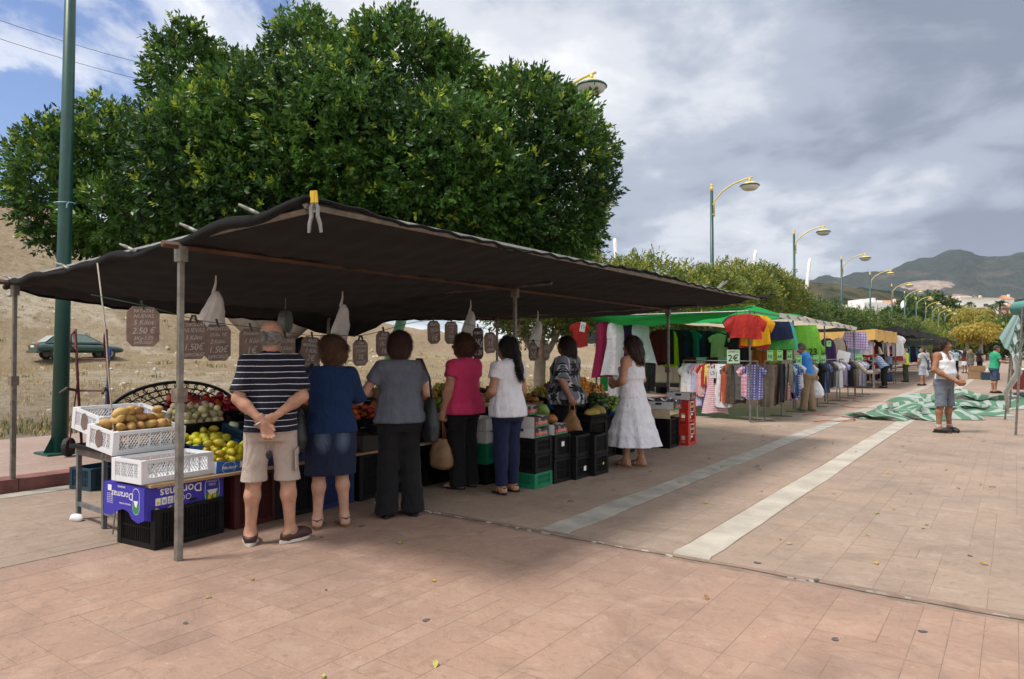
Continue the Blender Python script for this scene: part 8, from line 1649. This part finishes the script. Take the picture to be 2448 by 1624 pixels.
# folded striped awning on poles at the right edge
aw = empty('folded_awning', (.05, 16.3, 0), 0, 'folded green striped awning hanging on steel poles at the right edge', 'awning'); A_ = Vector((.05, 16.3, 0))
def awp(x, y, D): return at_px(x, y, D) - A_
for a, b_ in (((2425, 1042, 12.6), (2446, 735, 12.6)), ((2400, 1004, 15.5), (2422, 790, 15.0)), ((2412, 975, 17.0), (2424, 800, 16.5)), ((2470, 1060, 12.2), (2475, 735, 12.4))): mb = MB(); mb.tube([awp(*a), awp(*b_)], .022, 6); mb.build('pole', metal_post, aw)
P00, P01, P10, P11 = awp(2386, 808, 15.8), awp(2440, 728, 14.2), awp(2416, 848, 14.2), awp(2448, 742, 13.0)
uvgrid('pale_fold', lambda u, v: P00.lerp(P01, v).lerp(P10.lerp(P11, v), u) + Vector((0, .10 * math.sin(16 * u), .03 * math.sin(9 * u))), lambda u, v: (u, v), 40, 12, SG3, aw)
Q0, Q1, Q2, Q3 = awp(2412, 846, 14.0), awp(2444, 732, 13.0), awp(2440, 862, 13.2), awp(2475, 735, 12.4)
uvgrid('hanging_fold', lambda u, v: Q0.lerp(Q1, v).lerp(Q2.lerp(Q3, v), u) + Vector((.03 * math.sin(20 * v), .16 * math.sin(5 * v + 7 * u), .05 * math.sin(14 * u))), lambda u, v: (v * .62 + .06 * math.sin(7 * u), u), 30, 40, SG2, aw)
Q4, Q5 = awp(2520, 865, 12.6), awp(2540, 735, 11.8); uvgrid('hanging_fold', lambda u, v: Q2.lerp(Q3, v).lerp(Q4.lerp(Q5, v), u) + Vector((0, .08 * math.sin(6 * u + 4 * v), .03 * math.sin(9 * u))), lambda u, v: (v, u), 20, 30, SG2, aw)
r0_, r1_ = awp(2432, 738, 13.2), awp(2540, 722, 11.6); mb = MB(); mb.tube([r0_, r1_], [.13, .12], 10); mb.build('rolled_edge', mat('awning_teal', (.10, .30, .27), .7), aw, smooth=True)
mb = MB(); s0, s1 = awp(2425, 846, 14.2), awp(2408, 985, 15.0); mb.tube([s0, s0.lerp(s1, .3) + Vector((.1, 0, 0)), s0.lerp(s1, .65) + Vector((-.08, 0, 0)), s1], [.05, .07, .05, .02], 7); mb.build('tied_wrap', mat('film_clear', (.45, .48, .47), .3), aw, smooth=True)
# stall of the green shirted man
RS = mat('red_cloth', (.12, .016, .016), .85, .1, 5)
tb_ = empty('stall_table', (.75, 30.6, 0), 0, 'stall table with dark red cloth in front of the green shirted man', 'table'); mb = MB(); mb.box((0, 0, .84), (1.6, 3.4, .04)); mb.build('top', RS, tb_); mb = MB(); mb.grid(lambda u, v: (-.81 + .02 * math.sin(40 * u), -1.7 + 3.4 * u, .86 - .62 * v), 40, 4); mb.build('cloth_skirt', RS, tb_); mb = MB(); mb.grid(lambda u, v: (-.81 + 1.62 * u, -1.71 - .02 * math.sin(30 * u), .86 - .62 * v), 30, 4); mb.build('cloth_skirt', RS, tb_)
for x in (-.7, .7):
    for y in (-1.6, 1.6): mb = MB(); mb.tube([(x, y, 0), (x, y, .82)], .02, 5); mb.build('leg', TUBE, tb_)
for i, (x, y, c_) in enumerate(((-.5, -1.3, 'w'), (-.4, -.9, 'k'), (-.55, -.5, 'w'), (-.45, -.1, 'k'), (-.1, -1.2, 'w'), (.1, -.6, 'k'), (-.3, -1.5, 'r'))):
    o = empty('shoe_pair', (.75 + x, 30.6 + y, .862), R(-60), '%s pair of shoes, %s on the red clothed table' % ({'w': 'white', 'k': 'black', 'r': 'red'}[c_], NTH[i]), 'shoes', 'shoes on the red table')
    for s_ in (-1, 1): f = Field(.018, 60); f.cone((s_ * .05, -.08, .045), (s_ * .05, .10, .03), .045, .034); V, F = f.run(); link('shoe', npmesh('shoe', V, F, {'w': WHITEP, 'k': PBLK, 'r': PRED}[c_]), o)
kb_ = empty('yellow_board', (.55, 24.6, 0), R(0), 'yellow wooden board leaning over dark crates at the right edge', 'board'); mb = MB(); mb.add([(-.75, -1.2, .10), (1.2, -1.2, .62), (1.2, 1.4, .62), (-.75, 1.4, .10)], [(0, 1, 2, 3)]); mb.build('plank', mat('yellow_wood', (.40, .25, .08), .7), kb_, solid=.02)
crate('slot', (.55, 24.0, 0), (1.2, .8, .34), PDB, 'dark blue crates under the yellow board')
for i, (x, y, z, s_, m_, lab) in enumerate(((-1.75, 46.5, 0, (.75, .6, .42), KRAFT, 'brown carton lying by the far right stall'), (-1.7, 46.6, .43, (.7, .55, .30), KRAFT, 'brown carton on top of the other by the far right stall'), (-1.1, 45.6, 0, (.8, .6, .40), PDB, 'dark carton right of the brown cartons'))): carton((x, y, z), (s_[0], s_[1], s_[2]), m_, lab, 8, cut=.1)
def far_stall(label, x0, x1, y0, y1, z, m_, sag=.15, post=TUBE, drop=.35, nrows=0, front=1):
    root = empty('market_stall', ((x0 + x1) / 2, (y0 + y1) / 2, 0), 0, label, 'stall', 'market stalls farther down'); cx_, cy_ = (x0 + x1) / 2, (y0 + y1) / 2
    mb = MB(); mb.grid(lambda u, v: (x0 + (x1 - x0) * u - cx_, y0 + (y1 - y0) * v - cy_, z - sag * math.sin(math.pi * u) - .08 * abs(math.sin(3 * math.pi * v)) + .02 * math.sin(30 * v)), 12, 24); mb.build('canopy', m_, root, smooth=True)
    xe = x1 if front > 0 else x0
    mb = MB(); mb.grid(lambda u, v: (xe - cx_ + .04 * math.sin(30 * u), y0 + (y1 - y0) * u - cy_, z - drop * v - .10 * abs(math.sin(4 * math.pi * u)) * v), 40, 3); mb.build('valance', m_, root, smooth=True)
    mb = MB(); mb.grid(lambda u, v: (x0 + (x1 - x0) * u - cx_, y0 - cy_ - .02, z - sag * math.sin(math.pi * u) - drop * v - .06 * math.sin(math.pi * u) * v), 16, 3); mb.build('valance', m_, root, smooth=True)
    for x in (x0 + .1, x1 - .1):
        for y in (y0 + .1, cy_, y1 - .1): mb = MB(); mb.tube([(x - cx_, y - cy_, 0), (x - cx_, y - cy_, z - .03)], .025, 5); mb.build('post', post, root)
    return root
BN = mat('black_net_far', (.010, .010, .012), .8, .2, 3); OC = mat('ochre_canvas', (.58, .36, .11), .75, .08, 2)
far_stall('stall with ochre yellow awning beyond the plaid shorts', -8.4, -4.5, 31.0, 37.6, 2.42, OC, .1, TUBE, .42)
far_stall('long black canopied stall behind the ochre awning', -8.6, -4.6, 38.2, 62, 2.75, BN, .2, TUBE, .30); far_stall('black canopied stall on the right of the aisle', .1, 4.6, 40, 62, 2.75, BN, .2, TUBE, .30, 0, -1); far_stall('last black stall at the end of the aisle', -7.5, -4.8, 66, 84, 2.6, BN)
mb = MB(); mb.grid(lambda u, v: (0, 12 * (u - .5), 1.2 - 2.4 * v + .04 * math.sin(20 * u)), 20, 6); o = empty('dark_backdrop', (2.6, 46, 1.45), 0, 'dark sheet closing the back of the right black stall', 'sheet'); mb.build('sheet', BN, o, smooth=True)
wp_ = empty('wrapped_pillar', (.12, 46.2, 0), 0, 'white plastic wrapped post of the right black stall', 'post'); mb = MB(); mb.tube([(0, 0, 0), (.02, 0, 1.0), (-.02, 0, 1.9), (0, 0, 2.6)], [.13, .15, .14, .13], 8); mb.build('wrap', FILM, wp_, smooth=True); mb = MB()
for k in range(9): mb.tube([(.155 * math.cos(t_), .155 * math.sin(t_), .2 + .28 * k + .02 * math.sin(2 * t_)) for t_ in np.linspace(0, 6.3, 10)], .012, 4)
mb.build('cord', PBLK, wp_)
fc = ['white', 'red', 'maroon', 'black', 'cream', 'navy', 'white', 'maroon', 'beige', 'white', 'red', 'black', 'pink', 'lilac', 'white', 'purple']
rail_row((-4.9, 31.4, 2.05), (-4.9, 37.2, 2.05), [(('shirt', 'dress', 'vest')[i % 3], fc[i], .5, .6 + .1 * (i % 2)) for i in range(12)], 'the ochre awning rail', 'clothes under the ochre awning', R(10), .3); rail_row((-5.3, 31.6, 1.2), (-5.3, 37.2, 1.2), [(('trousers', 'dress', 'shirt')[i % 3], fc[(i * 5 + 2) % 16], .46, .9) for i in range(12)], 'the low rail below the ochre awning', 'clothes under the ochre awning low', R(10), .3)
for i, (c_, y, z, w, L) in enumerate((('white', 37.7, 2.35, .7, 1.0), ('cream', 38.0, 2.35, .7, 1.1), ('red', 37.9, 1.75, .5, .6), ('beige', 38.3, 2.3, .6, 1.3))): garment(('shirt', 'dress', 'vest', 'dress')[i], c_, (-4.55, y, z), R(40), '%s garment, %s of the bunch at the ochre stall corner' % (c_, NTH[i]), w, L, 'bunch at the ochre stall corner')
rail_row((-5.6, 39, 1.9), (-5.6, 60, 1.9), [(('dress', 'shirt', 'trousers')[i % 3], ['black', 'purple', 'navy', 'maroon', 'sky', 'black', 'white', 'teal', 'purple', 'red', 'navy', 'sky'][i % 12], .6, 1.0) for i in range(22)], 'the rail under the long black canopy', 'clothes under the long black canopy', R(15), .3)
rail_row((-4.6, 67, 1.7), (-3.8, 82, 1.7), [(('shirt', 'dress')[i % 2], ['white', 'teal', 'sky', 'red', 'navy', 'mint', 'white', 'red', 'lime', 'black'][i], .7, .9) for i in range(10)], 'the rail at the end of the aisle', 'clothes at the end of the aisle', R(15), .3)
ft = empty('stall_table', (-5.1, 34.4, 0), 0, 'low goods table under the ochre awning', 'table'); mb = MB(); mb.box((0, 0, .62), (1.0, 5.6, .04)); mb.build('top', KRAFT, ft)
for x in (-.45, .45):
    for y in (-2.7, 0, 2.7): mb = MB(); mb.tube([(x, y, 0), (x, y, .6)], .02, 5); mb.build('leg', TUBE, ft)
fb = ['white', 'pink', 'cream', 'lilac', 'white', 'beige', 'rust', 'paleblue']
for i in range(8): mb = MB(); mb.box((0, 0, .05), (.42, .38, .10), (0, 0, .2 * i), .85); o = mb.build('folded_cloth', gfab(fb[i]), None, (-4.95, 32.0 + .68 * i, .642), bevel=.02); tag(o, '%s folded cloth, %s along the table under the ochre awning' % (fb[i].replace('paleblue', 'pale blue'), NTH[i]), 'cloth', 'folded cloths')
# fallen leaves
LV = [mat('leaf_dry_%d' % i, c_, .7, .2, 20) for i, c_ in enumerate(((.42, .26, .03), (.22, .26, .05), (.24, .12, .045), (.38, .35, .10)))]
lmh = []
for m_ in LV: mb = MB(); mb.grid(lambda u, v: (.055 * (v - .5) * 1.0, (u - .5) * .026 * math.sin(math.pi * (.06 + .88 * v)), .004 + .010 * abs(u - .5) + .006 * math.sin(4 * v)), 2, 6); lmh.append(mb.mesh('fallen_leaf', m_, True))
r = random.Random(77); n = 0
while n < 60:
    y = r.uniform(2.0, 15); x = r.uniform(-4.2, 1.2)
    if not in_view(x, y): continue
    tag(link('fallen_leaf', r.choice(lmh), None, (x, y, .003), (r.uniform(-.2, .2), r.uniform(-.2, .2), r.uniform(0, 6)), r.uniform(.6, 1.25)), 'small fallen leaf lying loose on the paving', 'leaf', 'fallen leaves'); n += 1
# haze over the far hills
hz = MB(); hz.box((0, 0, 329), (14000, 14000, 662)); hz = hz.build('haze', None); hz.data.materials.clear()
hm = bpy.data.materials.new('haze_air'); hm.use_nodes = True; t = hm.node_tree; t.nodes.remove(t.nodes['Principled BSDF']); pv = N(t, 'ShaderNodeVolumePrincipled', i_Density=.00006); pv.inputs['Color'].default_value = (.82, .90, 1, 1); pv.inputs['Anisotropy'].default_value = .2
t.links.new(pv.outputs[0], t.nodes['Material Output'].inputs['Volume']); hz.data.materials.append(hm); tag(hz, 'thin pale haze hanging over the far hills', 'haze', kind='stuff')
